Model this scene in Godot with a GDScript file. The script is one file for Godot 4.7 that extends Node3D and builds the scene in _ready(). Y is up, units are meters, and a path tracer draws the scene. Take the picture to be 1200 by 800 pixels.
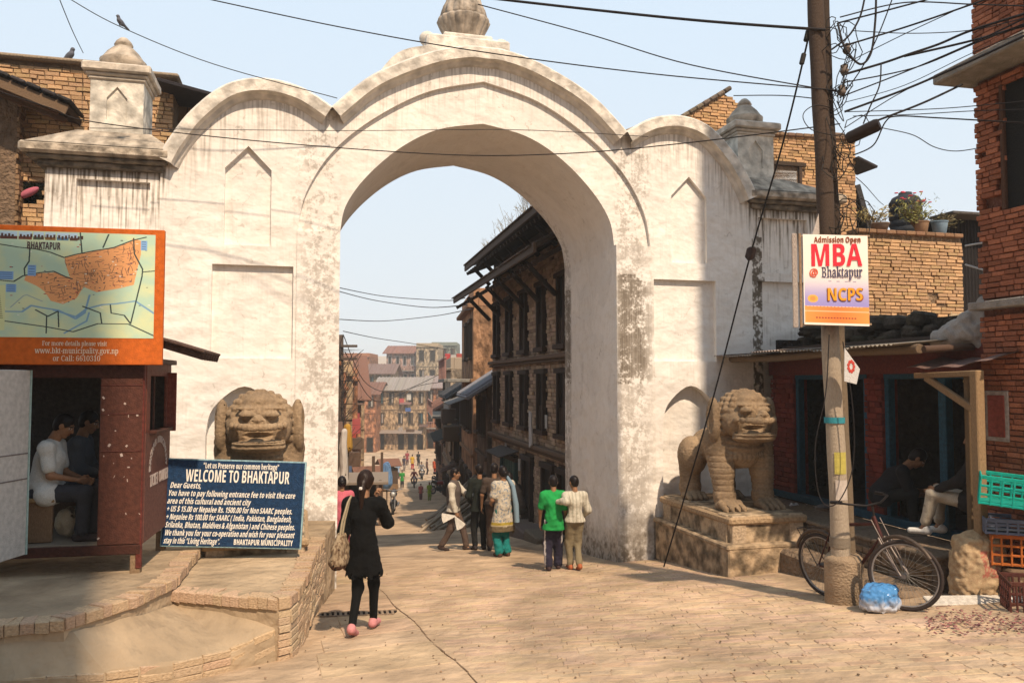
extends Node3D
# An old whitewashed town gate at the top of a brick street. x right, y up, -z away from the viewer, metres.
# h = height above the ground under the camera; the street falls away from there.

const EYE := 1.635
const FOC := 950.0
const PIT := 47.0 / 950.0          # tangent of the camera's upward tilt
const GATE_YAW := 0.2547
const ROW_YAW := -1.3503           # facades along the right side of the street
var rng := RandomNumberGenerator.new()
var used := {}
var T := {}                        # textures
var M := {}                        # materials
var fold := FastNoiseLite.new()

# ------------------------------------------------------------------ mesh builder
class MB:
	var v := PackedVector3Array()
	var n := PackedVector3Array()
	var c := PackedColorArray()
	var uv := PackedVector2Array()
	var ix := PackedInt32Array()
	var col := Color(1, 1, 1)

	func vert(p: Vector3, nn: Vector3, t := Vector2.ZERO) -> int:
		v.append(p); n.append(nn); c.append(col); uv.append(t)
		return v.size() - 1

	func tri(a: Vector3, b: Vector3, d: Vector3) -> void:      # a, b, d counter-clockwise from outside
		var nn := (b - a).cross(d - a).normalized()
		var i := vert(a, nn); vert(d, nn); vert(b, nn)
		ix.append(i); ix.append(i + 1); ix.append(i + 2)

	func quad(a: Vector3, b: Vector3, d: Vector3, e: Vector3, t0 := Vector2.ZERO, t1 := Vector2.ONE) -> void:
		var nn := (b - a).cross(e - a)
		if nn.length_squared() < 1e-14: nn = (d - b).cross(e - b)
		nn = nn.normalized()
		var i := vert(a, nn, Vector2(t0.x, t1.y))
		vert(b, nn, Vector2(t1.x, t1.y)); vert(d, nn, Vector2(t1.x, t0.y)); vert(e, nn, Vector2(t0.x, t0.y))
		for k in [0, 2, 1, 0, 3, 2]: ix.append(i + k)

	func out_tri(a: Vector3, b: Vector3, d: Vector3, mid: Vector3) -> void:
		if (b - a).cross(d - a).dot((a + b + d) / 3.0 - mid) < 0.0: tri(a, d, b)
		else: tri(a, b, d)

	func out_quad(a: Vector3, b: Vector3, d: Vector3, e: Vector3, mid: Vector3) -> void:
		if (b - a).cross(e - a).dot((a + b + d + e) / 4.0 - mid) < 0.0: quad(a, e, d, b)
		else: quad(a, b, d, e)

	func box(at: Vector3, size: Vector3, bev := 0.0, b := Basis()) -> void:
		var s := size / 2.0
		if bev <= 0.0:
			var q := []
			for k in 8: q.append(at + b * Vector3(s.x * (1 if k & 1 else -1), s.y * (1 if k & 2 else -1), s.z * (1 if k & 4 else -1)))
			for f in [[0, 1, 3, 2], [4, 5, 7, 6], [0, 1, 5, 4], [2, 3, 7, 6], [0, 2, 6, 4], [1, 3, 7, 5]]:
				out_quad(q[f[0]], q[f[1]], q[f[2]], q[f[3]], at)
			return
		bev = minf(bev, minf(s.x, minf(s.y, s.z)) * 0.98)
		var i := s - Vector3(bev, bev, bev)
		var f := func(sx: int, sy: int, sz: int, ax: int) -> Vector3:
			var w := Vector3(sx * (s.x if ax == 0 else i.x), sy * (s.y if ax == 1 else i.y), sz * (s.z if ax == 2 else i.z))
			return at + b * w
		for sg in [-1, 1]:
			out_quad(f.call(sg, -1, -1, 0), f.call(sg, 1, -1, 0), f.call(sg, 1, 1, 0), f.call(sg, -1, 1, 0), at)
			out_quad(f.call(-1, sg, -1, 1), f.call(1, sg, -1, 1), f.call(1, sg, 1, 1), f.call(-1, sg, 1, 1), at)
			out_quad(f.call(-1, -1, sg, 2), f.call(1, -1, sg, 2), f.call(1, 1, sg, 2), f.call(-1, 1, sg, 2), at)
			for s2 in [-1, 1]:
				out_quad(f.call(sg, s2, -1, 0), f.call(sg, s2, 1, 0), f.call(sg, s2, 1, 1), f.call(sg, s2, -1, 1), at)
				out_quad(f.call(sg, -1, s2, 0), f.call(sg, 1, s2, 0), f.call(sg, 1, s2, 2), f.call(sg, -1, s2, 2), at)
				out_quad(f.call(-1, sg, s2, 1), f.call(1, sg, s2, 1), f.call(1, sg, s2, 2), f.call(-1, sg, s2, 2), at)
				for s3 in [-1, 1]:
					out_tri(f.call(sg, s2, s3, 0), f.call(sg, s2, s3, 1), f.call(sg, s2, s3, 2), at)

	func bar(p: Vector3, q: Vector3, w: float, hh: float, bev := 0.0, up := Vector3.UP) -> void:   # a box from p to q
		var z := (q - p).normalized()
		var x := up.cross(z)
		if x.length() < 0.01: x = Vector3.RIGHT.cross(z)
		x = x.normalized()
		box((p + q) / 2.0, Vector3(w, hh, p.distance_to(q)), bev, Basis(x, z.cross(x), z))

	func tube(pts: Array, rad, sides := 8, cap := true) -> void:   # rad: a number or one per point
		var m := pts.size()
		var side := Vector3.ZERO
		var base := v.size()
		for i in m:
			var d: Vector3 = (pts[mini(i + 1, m - 1)] - pts[maxi(i - 1, 0)]).normalized()
			if i == 0:
				side = d.cross(Vector3.UP)
				if side.length() < 0.1: side = d.cross(Vector3.RIGHT)
			side = (side - d * side.dot(d)).normalized()
			var o := d.cross(side)
			var r: float = rad[i] if rad is Array else rad
			for k in sides:
				var an := TAU * k / sides
				var w := side * cos(an) + o * sin(an)
				vert(pts[i] + w * r, w, Vector2(float(k) / sides, float(i)))
		for i in m - 1:
			for k in sides:
				var a := base + i * sides + k
				var b := base + i * sides + (k + 1) % sides
				for q in [a, b + sides, b, a, a + sides, b + sides]: ix.append(q)
		if cap:
			for e in [0, m - 1]:
				var d: Vector3 = (pts[0] - pts[1]).normalized() if e == 0 else (pts[m - 1] - pts[m - 2]).normalized()
				var ci := vert(pts[e], d)
				var ring := []
				for k in sides: ring.append(vert(v[base + e * sides + k], d))
				for k in sides:
					var a: int = ring[k]
					var b: int = ring[(k + 1) % sides]
					for q in ([ci, a, b] if e == 0 else [ci, b, a]): ix.append(q)

	func lathe(prof: Array, at: Vector3, sides := 20, lobes := 0, amp := 0.0, sx := 1.0, sz := 1.0) -> void:   # prof: [radius, height] from the bottom up
		var base := v.size()
		var m := prof.size()
		for i in m:
			var p0: Array = prof[maxi(i - 1, 0)]
			var p1: Array = prof[mini(i + 1, m - 1)]
			var dr: float = p1[0] - p0[0]
			var dy: float = p1[1] - p0[1]
			for k in sides + 1:
				var an := TAU * k / sides
				var lob: float = 1.0 + (amp * absf(sin(an * lobes / 2.0)) if lobes > 0 else 0.0)
				var d := Vector3(cos(an), 0, sin(an))
				var nn := (d * dy - Vector3.UP * dr)
				if nn.length() < 1e-6: nn = Vector3.UP
				nn = nn.normalized()
				if lobes > 0: nn = (nn + Vector3(-sin(an), 0, cos(an)) * -amp * lobes * 0.5 * cos(an * lobes / 2.0) * signf(sin(an * lobes / 2.0))).normalized()
				vert(at + Vector3(d.x * prof[i][0] * lob * sx, prof[i][1], d.z * prof[i][0] * lob * sz), nn, Vector2(float(k) / sides, float(i) / m))
		for i in m - 1:
			for k in sides:
				var a := base + i * (sides + 1) + k
				var b := a + sides + 1
				for q in [a, a + 1, b, a + 1, b + 1, b]: ix.append(q)

	func extrude(poly: PackedVector2Array, z0: float, z1: float, xf := Transform3D()) -> void:   # poly in x, y; from z0 (back) to z1 (front)
		if Geometry2D.is_polygon_clockwise(poly): poly.reverse()
		var t := Geometry2D.triangulate_polygon(poly)
		for i in range(0, t.size(), 3):
			var a := poly[t[i]]; var b := poly[t[i + 1]]; var d := poly[t[i + 2]]
			if (b - a).cross(d - a) < 0.0:
				var k := b; b = d; d = k
			tri(xf * Vector3(a.x, a.y, z1), xf * Vector3(b.x, b.y, z1), xf * Vector3(d.x, d.y, z1))
			tri(xf * Vector3(a.x, a.y, z0), xf * Vector3(d.x, d.y, z0), xf * Vector3(b.x, b.y, z0))
		var m := poly.size()
		for i in m:
			var a := poly[i]; var b := poly[(i + 1) % m]
			quad(xf * Vector3(a.x, a.y, z0), xf * Vector3(b.x, b.y, z0), xf * Vector3(b.x, b.y, z1), xf * Vector3(a.x, a.y, z1))

	func slab(plan: PackedVector2Array, y0: float, y1: float) -> void:   # plan in x and depth (away from the viewer)
		extrude(plan, y0, y1, Transform3D(Basis(Vector3(1, 0, 0), Vector3(0, 0, -1), Vector3(0, 1, 0)), Vector3.ZERO))

	func sweep(path: PackedVector2Array, prof: Array, z := 0.0) -> void:   # prof: [outward, forward] pairs run along a curve in x, y
		var m := path.size()
		var rows := []
		for i in m:
			var d := (path[mini(i + 1, m - 1)] - path[maxi(i - 1, 0)]).normalized()
			var o := Vector2(-d.y, d.x)
			var row := []
			for q in prof: row.append(Vector3(path[i].x + o.x * q[0], path[i].y + o.y * q[0], z + q[1]))
			rows.append(row)
		for i in m - 1:
			for k in prof.size() - 1:
				quad(rows[i][k], rows[i + 1][k], rows[i + 1][k + 1], rows[i][k + 1])

	func blob(at: Vector3, r: Vector3, seg := 10, b := Basis()) -> void:
		var base := v.size()
		for i in seg + 1:
			var th := PI * i / seg
			for k in seg * 2 + 1:
				var ph := PI * k / seg
				var d := Vector3(sin(th) * cos(ph), cos(th), sin(th) * sin(ph))
				vert(at + b * (d * r), (b * (d / r)).normalized())
		for i in seg:
			for k in seg * 2:
				var a := base + i * (seg * 2 + 1) + k
				var e := a + seg * 2 + 1
				for q in [a, e, a + 1, a + 1, e, e + 1]: ix.append(q)

	func add(o: MB, xf := Transform3D(), tint = null) -> void:
		var base := v.size()
		var nb := xf.basis.inverse().transposed()
		var flip := xf.basis.determinant() < 0.0
		for i in o.v.size():
			v.append(xf * o.v[i]); n.append((nb * o.n[i]).normalized()); uv.append(o.uv[i])
			c.append(o.c[i] if tint == null else tint)
		for i in range(0, o.ix.size(), 3):
			ix.append(base + o.ix[i])
			ix.append(base + o.ix[i + (2 if flip else 1)])
			ix.append(base + o.ix[i + (1 if flip else 2)])

	func mesh() -> ArrayMesh:
		var a := []
		a.resize(Mesh.ARRAY_MAX)
		a[Mesh.ARRAY_VERTEX] = v; a[Mesh.ARRAY_NORMAL] = n; a[Mesh.ARRAY_COLOR] = c; a[Mesh.ARRAY_TEX_UV] = uv; a[Mesh.ARRAY_INDEX] = ix
		var m := ArrayMesh.new()
		if v.size() > 0: m.add_surface_from_arrays(Mesh.PRIMITIVE_TRIANGLES, a)
		return m

# ------------------------------------------------------------------ smooth field meshed as surface nets
class Field:
	var lo: Vector3
	var h: float
	var k: float
	var nx: int
	var ny: int
	var nz: int
	var a := PackedFloat32Array()

	func _init(lo_: Vector3, hi: Vector3, h_: float, k_ := 60.0) -> void:
		lo = lo_; h = h_; k = k_
		nx = int(ceil((hi.x - lo.x) / h)) + 1; ny = int(ceil((hi.y - lo.y) / h)) + 1; nz = int(ceil((hi.z - lo.z) / h)) + 1
		a.resize(nx * ny * nz)

	func span(p: Vector3, q: Vector3, r: float) -> Array:
		var mg := r + 3.5 / k + h
		var s := (p.min(q) - Vector3(mg, mg, mg) - lo) / h
		var e := (p.max(q) + Vector3(mg, mg, mg) - lo) / h
		return [maxi(0, int(floor(s.x))), maxi(0, int(floor(s.y))), maxi(0, int(floor(s.z))), mini(nx - 1, int(ceil(e.x))), mini(ny - 1, int(ceil(e.y))), mini(nz - 1, int(ceil(e.z)))]

	func cap(p: Vector3, q: Vector3, r0: float, r1 := -1.0) -> void:
		if r1 < 0.0: r1 = r0
		var s := span(p, q, maxf(r0, r1))
		var pq := q - p
		var inv := 1.0 / maxf(pq.length_squared(), 1e-9)
		var dr := r1 - r0
		for z in range(s[2], s[5] + 1):
			for y in range(s[1], s[4] + 1):
				var i := (z * ny + y) * nx + int(s[0])
				var w := Vector3(lo.x + s[0] * h, lo.y + y * h, lo.z + z * h) - p
				for x in range(s[0], s[3] + 1):
					var t := clampf(w.dot(pq) * inv, 0.0, 1.0)
					a[i] += exp(-k * ((w - pq * t).length() - r0 - dr * t))
					i += 1
					w.x += h

	func ell(p: Vector3, r: Vector3, b := Basis()) -> void:
		var m := maxf(r.x, maxf(r.y, r.z))
		var s := span(p, p, m)
		var bi := b.transposed()
		for z in range(s[2], s[5] + 1):
			for y in range(s[1], s[4] + 1):
				var i := (z * ny + y) * nx + int(s[0])
				var w := Vector3(lo.x + s[0] * h, lo.y + y * h, lo.z + z * h) - p
				for x in range(s[0], s[3] + 1):
					var q := (bi * w) / r
					var k0 := q.length()
					var k1 := (q / r).length()
					a[i] += exp(-k * (k0 * (k0 - 1.0) / k1 if k1 > 1e-5 else -m))
					i += 1
					w.x += h

	func done() -> void:
		for i in a.size(): a[i] = (-log(a[i]) / k) if a[i] > 1e-12 else 1.0

	func carve(p: Vector3, r: Vector3, b := Basis()) -> void:      # after done()
		var m := maxf(r.x, maxf(r.y, r.z))
		var s := span(p, p, m)
		var bi := b.transposed()
		for z in range(s[2], s[5] + 1):
			for y in range(s[1], s[4] + 1):
				for x in range(s[0], s[3] + 1):
					var q := (bi * (lo + Vector3(x, y, z) * h - p)) / r
					var k0 := q.length()
					var k1 := (q / r).length()
					var d := k0 * (k0 - 1.0) / k1 if k1 > 1e-5 else -m
					var i := (z * ny + y) * nx + x
					a[i] = maxf(a[i], -d)

	func ripple(fn: Callable) -> void:                             # after done(): fn(point) is added near the surface
		var i := 0
		for z in nz:
			for y in ny:
				for x in nx:
					if absf(a[i]) < h * 2.5: a[i] += fn.call(lo + Vector3(x, y, z) * h)
					i += 1

	func grad(p: Vector3) -> Vector3:
		var g := (p - lo) / h
		var x := clampi(int(g.x), 0, nx - 2); var y := clampi(int(g.y), 0, ny - 2); var z := clampi(int(g.z), 0, nz - 2)
		var f := g - Vector3(x, y, z)
		var i := (z * ny + y) * nx + x
		var j := i + nx
		var q := i + nx * ny
		var r := q + nx
		var d := Vector3()
		d.x = lerpf(lerpf(a[i + 1] - a[i], a[j + 1] - a[j], f.y), lerpf(a[q + 1] - a[q], a[r + 1] - a[r], f.y), f.z)
		d.y = lerpf(lerpf(a[j] - a[i], a[j + 1] - a[i + 1], f.x), lerpf(a[r] - a[q], a[r + 1] - a[q + 1], f.x), f.z)
		d.z = lerpf(lerpf(a[q] - a[i], a[q + 1] - a[i + 1], f.x), lerpf(a[r] - a[j], a[r + 1] - a[j + 1], f.x), f.y)
		return d.normalized()

	func to(mb: MB, color, xf := Transform3D()) -> void:            # color: a Color or a function of the point
		var ids := {}
		var off := [0, 1, nx, nx + 1, nx * ny, nx * ny + 1, nx * ny + nx, nx * ny + nx + 1]
		var edges := [[0, 1], [2, 3], [4, 5], [6, 7], [0, 2], [1, 3], [4, 6], [5, 7], [0, 4], [1, 5], [2, 6], [3, 7]]
		var lim := h * 1.9
		for z in nz - 1:
			for y in ny - 1:
				var i := (z * ny + y) * nx - 1
				for x in nx - 1:
					i += 1
					if absf(a[i]) > lim: continue
					var neg := 0
					for o in off: neg += 1 if a[i + o] < 0.0 else 0
					if neg == 0 or neg == 8: continue
					var sum := Vector3.ZERO
					var cnt := 0
					for e in edges:
						var fa: float = a[i + off[e[0]]]
						var fb: float = a[i + off[e[1]]]
						if (fa < 0.0) != (fb < 0.0):
							var t := fa / (fa - fb)
							var e0: int = e[0]
							var e1: int = e[1]
							sum += Vector3(e0 & 1, (e0 >> 1) & 1, e0 >> 2).lerp(Vector3(e1 & 1, (e1 >> 1) & 1, e1 >> 2), t)
							cnt += 1
					var p := lo + (Vector3(x, y, z) + sum / cnt) * h
					mb.col = color.call(p) if color is Callable else color
					ids[i] = mb.vert(xf * p, (xf.basis * grad(p)).normalized())
		for i in ids:
			var neg: bool = a[i] < 0.0
			var st := [1, nx, nx * ny]
			for ax in 3:
				var e: int = i + st[ax]
				if e >= a.size() or (a[e] < 0.0) == neg: continue
				var u: int = st[(ax + 1) % 3]
				var w: int = st[(ax + 2) % 3]
				if not (ids.has(i - u) and ids.has(i - w) and ids.has(i - u - w)): continue
				var q := [ids[i], ids[i - u], ids[i - u - w], ids[i - w]]
				if not neg: q.reverse()
				for t in [0, 2, 1, 0, 3, 2]: mb.ix.append(q[t])

# ------------------------------------------------------------------ naming and placing
func numbered(called: String) -> String:
	var i: int = used.get(called, -1) + 1
	used[called] = i
	return called if i == 0 else "%s_%03d" % [called, i]

func thing(called: String, label: String, category: String, at := Vector3.ZERO, yaw := 0.0, group := "") -> Node3D:
	var o := Node3D.new()
	o.name = numbered(called)
	add_child(o)
	o.position = at
	o.rotation.y = yaw
	return tag(o, label, category, group)

func tag(o: Node3D, label: String, category: String, group := "") -> Node3D:
	o.set_meta("label", label)
	o.set_meta("category", category)
	if group: o.set_meta("group", group)
	return o

func part(called: String, shape, mat: Material, parent: Node3D = null, at := Vector3.ZERO) -> MeshInstance3D:
	var o := MeshInstance3D.new()
	o.mesh = shape.mesh() if shape is MB else shape
	o.material_override = mat
	o.position = at
	if parent:
		o.name = called
		parent.add_child(o, true)
	else:
		o.name = numbered(called)
		add_child(o)
	return o

func struct(called: String, shape, mat: Material) -> MeshInstance3D:
	var o := part(called, shape, mat)
	o.set_meta("kind", "structure")
	return o

func dup(o: Node3D, label: String, at: Vector3, yaw := 0.0) -> Node3D:
	var c: Node3D = o.duplicate()
	c.name = numbered(str(o.name).trim_suffix("_000"))
	add_child(c)
	c.position = at
	c.rotation.y = yaw
	c.set_meta("label", label)
	return c

func V(x: float, h: float, z: float) -> Vector3:      # z = distance away from the viewer
	return Vector3(x, h, -z)

func at(ix: float, iy: float, z: float) -> Vector3:   # the point that shows at ix, iy of the photograph, z metres away
	var u := (ix - 600.0) / FOC
	var w := (400.0 - iy) / FOC
	var cs := 1.0 / sqrt(1.0 + PIT * PIT)
	var sn := PIT * cs
	var k := z / (cs - w * sn)
	return Vector3(u * k, EYE + (w * cs + sn) * k, -z)

func gh(x: float, z: float) -> float:                 # height of the street
	var g := -0.095 * minf(z, 12.0) - 0.11 * clampf(z - 12.0, 0.0, 60.0)
	return g + 0.055 * clampf(x, -6.0, 6.0) * (1.0 - smoothstep(30.0, 70.0, z)) * smoothstep(-8.0, 0.0, z)

func on_ground(ix: float, iy: float) -> Vector3:
	var a := 3.0
	var b := 120.0
	for i in 40:
		var m := (a + b) / 2.0
		var p := at(ix, iy, m)
		if p.y > gh(p.x, m): a = m
		else: b = m
	return at(ix, iy, a)

func lin(r: int, g: int, b: int) -> Color:            # a paint colour given as it looks on a screen
	return Color8(r, g, b).srgb_to_linear()

func jit(cc: Color, amt: float) -> Color:
	var k := 1.0 + rng.randf_range(-amt, amt)
	return Color(cc.r * k, cc.g * k * rng.randf_range(0.96, 1.04), cc.b * k * rng.randf_range(0.94, 1.06))

# ------------------------------------------------------------------ textures and materials
func noise_bytes(sd: int, freq: float, oct: int, size: int, kind := FastNoiseLite.TYPE_SIMPLEX_SMOOTH) -> Image:
	var f := FastNoiseLite.new()
	f.seed = sd; f.frequency = freq; f.fractal_octaves = oct; f.noise_type = kind
	var im := f.get_seamless_image(size, size)
	im.convert(Image.FORMAT_L8)
	return im

func tex(sd: int, freq: float, oct: int, lo: float, hi: float, size := 512, gamma := 1.0) -> ImageTexture:
	var d := noise_bytes(sd, freq, oct, size).get_data()
	var lut := []
	for i in 256: lut.append(int(clampf(lerpf(lo, hi, pow(i / 255.0, gamma)), 0, 1) * 255))
	for i in d.size(): d[i] = lut[d[i]]
	var im := Image.create_from_data(size, size, false, Image.FORMAT_L8, d)
	im.convert(Image.FORMAT_RGB8)
	return ImageTexture.create_from_image(im)

func bump(sd: int, freq: float, oct: int, strength: float, size := 512) -> ImageTexture:
	var im := noise_bytes(sd, freq, oct, size)
	im.convert(Image.FORMAT_RGB8)
	im.bump_map_to_normal_map(strength)
	return ImageTexture.create_from_image(im)

func mk(called: String, rough: float, t: Texture2D = null, scale := Vector3.ONE, nt: Texture2D = null, ns := 0.6, world := false, metal := 0.0) -> StandardMaterial3D:
	var m := StandardMaterial3D.new()
	m.resource_name = called
	m.vertex_color_use_as_albedo = true
	m.roughness = rough
	m.metallic = metal
	m.metallic_specular = 0.3
	m.uv1_triplanar = true
	m.uv1_world_triplanar = world
	m.uv1_scale = scale
	if t: m.albedo_texture = t
	if nt:
		m.normal_enabled = true
		m.normal_texture = nt
		m.normal_scale = ns
	M[called] = m
	return m

func tint(base: StandardMaterial3D, cc: Color) -> StandardMaterial3D:   # cc linear
	var m: StandardMaterial3D = base.duplicate()
	m.albedo_color = cc.linear_to_srgb()
	return m

func make_materials() -> void:
	fold.seed = 5; fold.frequency = 6.0; fold.fractal_octaves = 2
	T.fine = tex(1, 0.06, 4, 0.78, 1.0)
	T.cloud = tex(2, 0.012, 5, 0.78, 1.04)
	T.soft = tex(3, 0.02, 3, 0.85, 1.0)
	T.blotch = tex(4, 0.03, 5, 0.76, 1.06)
	T.grime = tex(8, 0.018, 6, 0.42, 1.2)
	T.worn = tex(9, 0.022, 6, 0.66, 1.1)
	T.n_fine = bump(5, 0.09, 4, 6.0)
	T.n_rough = bump(6, 0.03, 5, 14.0)
	T.n_cloth = bump(7, 0.02, 3, 8.0)
	mk("plain", 0.85, T.soft, Vector3(1.3, 1.3, 1.3), T.n_fine, 0.3)
	mk("cloth", 0.95, T.fine, Vector3(2.5, 2.5, 2.5), T.n_cloth, 0.5)
	mk("skin", 0.6, T.soft, Vector3(3, 3, 3))
	mk("hair", 0.45, T.fine, Vector3(6, 1.2, 6))
	mk("stone", 0.92, T.blotch, Vector3(1.3, 1.3, 1.3), T.n_rough, 0.4)
	mk("far_wall", 0.95, T.grime, Vector3(0.22, 0.09, 0.22), T.n_rough, 0.5, true)
	mk("grimy", 0.92, T.grime, Vector3(0.42, 0.42, 0.42), T.n_rough, 0.3)
	mk("brick", 0.95, T.blotch, Vector3(2.3, 3.1, 2.3), T.n_rough, 0.7, true)
	mk("mortar", 1.0, T.cloud, Vector3(0.8, 0.8, 0.8), T.n_rough, 1.0)
	mk("wood", 0.8, T.fine, Vector3(3, 0.6, 3), T.n_fine, 0.5)
	mk("old_paint", 0.6, T.blotch, Vector3(1.1, 1.1, 1.1), T.n_fine, 0.4)
	mk("metal", 0.5, T.cloud, Vector3(1.5, 1.5, 1.5), T.n_fine, 0.3, false, 0.5)
	mk("rust", 0.85, T.blotch, Vector3(0.8, 0.8, 0.8), T.n_fine, 0.6)
	mk("rubber", 0.7, T.soft, Vector3(3, 3, 3))
	mk("concrete", 0.95, T.cloud, Vector3(0.7, 0.7, 0.7), T.n_fine, 0.8)
	mk("ground", 0.97, T.cloud, Vector3(0.23, 0.23, 0.23), T.n_rough, 0.35, true)
	M.ground.detail_enabled = true
	M.ground.detail_albedo = T.cloud
	M.ground.detail_blend_mode = BaseMaterial3D.BLEND_MODE_MUL
	M.ground.detail_uv_layer = BaseMaterial3D.DETAIL_UV_2
	M.ground.uv2_triplanar = true
	M.ground.uv2_world_triplanar = true
	M.ground.uv2_scale = Vector3(0.071, 0.071, 0.071)
	mk("leaf", 0.7)
	M.leaf.backlight_enabled = true
	M.leaf.backlight = Color(0.15, 0.2, 0.08)
	mk("ink", 0.75)
	M.ink.uv1_triplanar = false

# ------------------------------------------------------------------ light, camera, ground
func set_stage() -> void:
	var cam := Camera3D.new()
	cam.name = "camera"
	add_child(cam)
	cam.position = Vector3(0, EYE, 0)
	cam.rotation.x = atan(PIT)
	cam.fov = rad_to_deg(2.0 * atan(400.0 / FOC))
	cam.near = 0.05
	cam.far = 2000.0
	cam.current = true
	var sky := ProceduralSkyMaterial.new()
	sky.sky_top_color = Color(0.79, 0.868, 0.945)
	sky.sky_horizon_color = Color(0.885, 0.905, 0.91)
	sky.sky_curve = 0.22
	sky.ground_horizon_color = Color(0.7, 0.65, 0.58)
	sky.ground_bottom_color = Color(0.35, 0.28, 0.2)
	sky.sun_angle_max = 0.6
	sky.sky_energy_multiplier = 0.97
	var env := Environment.new()
	env.background_mode = Environment.BG_SKY
	env.sky = Sky.new()
	env.sky.sky_material = sky
	env.tonemap_mode = Environment.TONE_MAPPER_LINEAR
	env.tonemap_exposure = 1.25
	env.sdfgi_enabled = true
	env.ssao_enabled = true
	env.ssil_enabled = true
	env.fog_enabled = true
	env.fog_mode = Environment.FOG_MODE_EXPONENTIAL
	env.fog_density = 0.0013
	env.fog_light_color = Color(0.93, 0.93, 0.92)
	var we := WorldEnvironment.new()
	we.name = "surroundings"
	we.environment = env
	add_child(we)
	var sun := DirectionalLight3D.new()
	sun.name = "sun"
	sun.light_color = Color(1.0, 0.905, 0.79)
	sun.light_energy = 1.45
	sun.light_angular_distance = 1.3
	sun.shadow_enabled = true
	add_child(sun)
	sun.look_at_from_position(Vector3(0.405, 1.2, 0.92), Vector3.ZERO)

func ground_basis(x: float, z: float) -> Basis:
	var e := 0.2
	var gx := (gh(x + e, z) - gh(x - e, z)) / (2 * e)
	var gz := (gh(x, z + e) - gh(x, z - e)) / (2 * e)
	var up := Vector3(-gx, 1, gz).normalized()
	var xx := Vector3(1, gx, 0).normalized()
	return Basis(xx, up, xx.cross(up))

var brick_mats := {}
var brick_meshes := []

func brick_kinds(base: Color, spread := 0.3) -> Array:
	var key := str(base)
	if not brick_mats.has(key):
		var r := []
		for i in 5: r.append(tint(M.brick, jit(base, spread)))
		brick_mats[key] = r
	return brick_mats[key]

func make_brick_meshes() -> void:
	for i in 3:
		var mb := MB.new()
		var b := MB.new()
		b.box(Vector3.ZERO, Vector3(1, 1, 1), 0.0)
		# a brick with worn, uneven edges; size 1, scaled where it is laid
		var q := []
		for k in 8: q.append(Vector3(0.5 * (1 if k & 1 else -1), 0.5 * (1 if k & 2 else -1), 0.5 if k & 4 else -0.5) + Vector3(rng.randf_range(-0.03, 0.03), rng.randf_range(-0.08, 0.08), rng.randf_range(-0.1, 0.1)))
		var fr := []
		for k in [4, 5, 7, 6]: fr.append(Vector3(q[k].x * 0.93, q[k].y * 0.8, 0.62))
		mb.out_quad(fr[0], fr[1], fr[2], fr[3], Vector3.ZERO)
		var o := [4, 5, 7, 6]
		for k in 4:
			mb.out_quad(q[o[k]], q[o[(k + 1) % 4]], fr[(k + 1) % 4], fr[k], Vector3.ZERO)
			mb.out_quad(q[o[k]], q[o[(k + 1) % 4]], q[o[(k + 1) % 4] - 4], q[o[k] - 4], Vector3.ZERO)
		brick_meshes.append(mb.mesh())

# lays bricks on a face: xf maps the face (x right, y up, z out); inside(x, y) says where there is wall
func lay_bricks(parent: Node3D, xf: Transform3D, w: float, hgt: float, base: Color, inside = null, single := 300, size := Vector3(0.23, 0.07, 0.05), gap := 0.012, rough := 0.016, from_top := false, order = null) -> void:
	var mats := brick_kinds(base)
	var rows := int(hgt / (size.y + gap))
	var spots := []
	for r in rows:
		var y := (r + 0.5) * (size.y + gap)
		var x := -rng.randf() * size.x
		while x < w:
			var l := size.x * (0.5 if rng.randf() < 0.22 else 1.0) * rng.randf_range(0.93, 1.05)
			var a := maxf(x, 0.0)
			var b := minf(x + l, w)
			if b - a > 0.04 and rng.randf() > 0.012 and (inside == null or inside.call((a + b) / 2.0, y)):
				spots.append([(a + b) / 2.0, y, b - a])
			x += l + gap
	if from_top: spots.reverse()
	if order is Callable: spots.sort_custom(order)
	var rest := []
	for i in spots.size():
		var p: Array = spots[i]
		var t := xf * Transform3D(Basis.from_euler(Vector3(0, rng.randf_range(-0.03, 0.03), rng.randf_range(-0.014, 0.014))).scaled_local(Vector3(p[2], size.y, size.z)), Vector3(p[0], p[1], rng.randf_range(-rough, rough)))
		if i < single:
			var o := MeshInstance3D.new()
			o.name = "brick"
			o.mesh = brick_meshes[rng.randi() % 3]
			o.material_override = mats[rng.randi() % 5]
			parent.add_child(o, true)
			o.transform = t
		else: rest.append(t)
	if rest.is_empty(): return
	var mm := MultiMesh.new()
	mm.transform_format = MultiMesh.TRANSFORM_3D
	mm.use_colors = true
	mm.mesh = brick_meshes[0]
	mm.instance_count = rest.size()
	for i in rest.size():
		mm.set_instance_transform(i, rest[i])
		mm.set_instance_color(i, jit(base, 0.3) * (0.6 if rng.randf() < 0.06 else 1.0))
	var mi := MultiMeshInstance3D.new()
	mi.name = "brickwork"
	mi.multimesh = mm
	mi.material_override = M.brick
	mi.set_meta("kind", "stuff")
	parent.add_child(mi, true)

var road: MeshInstance3D

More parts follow.
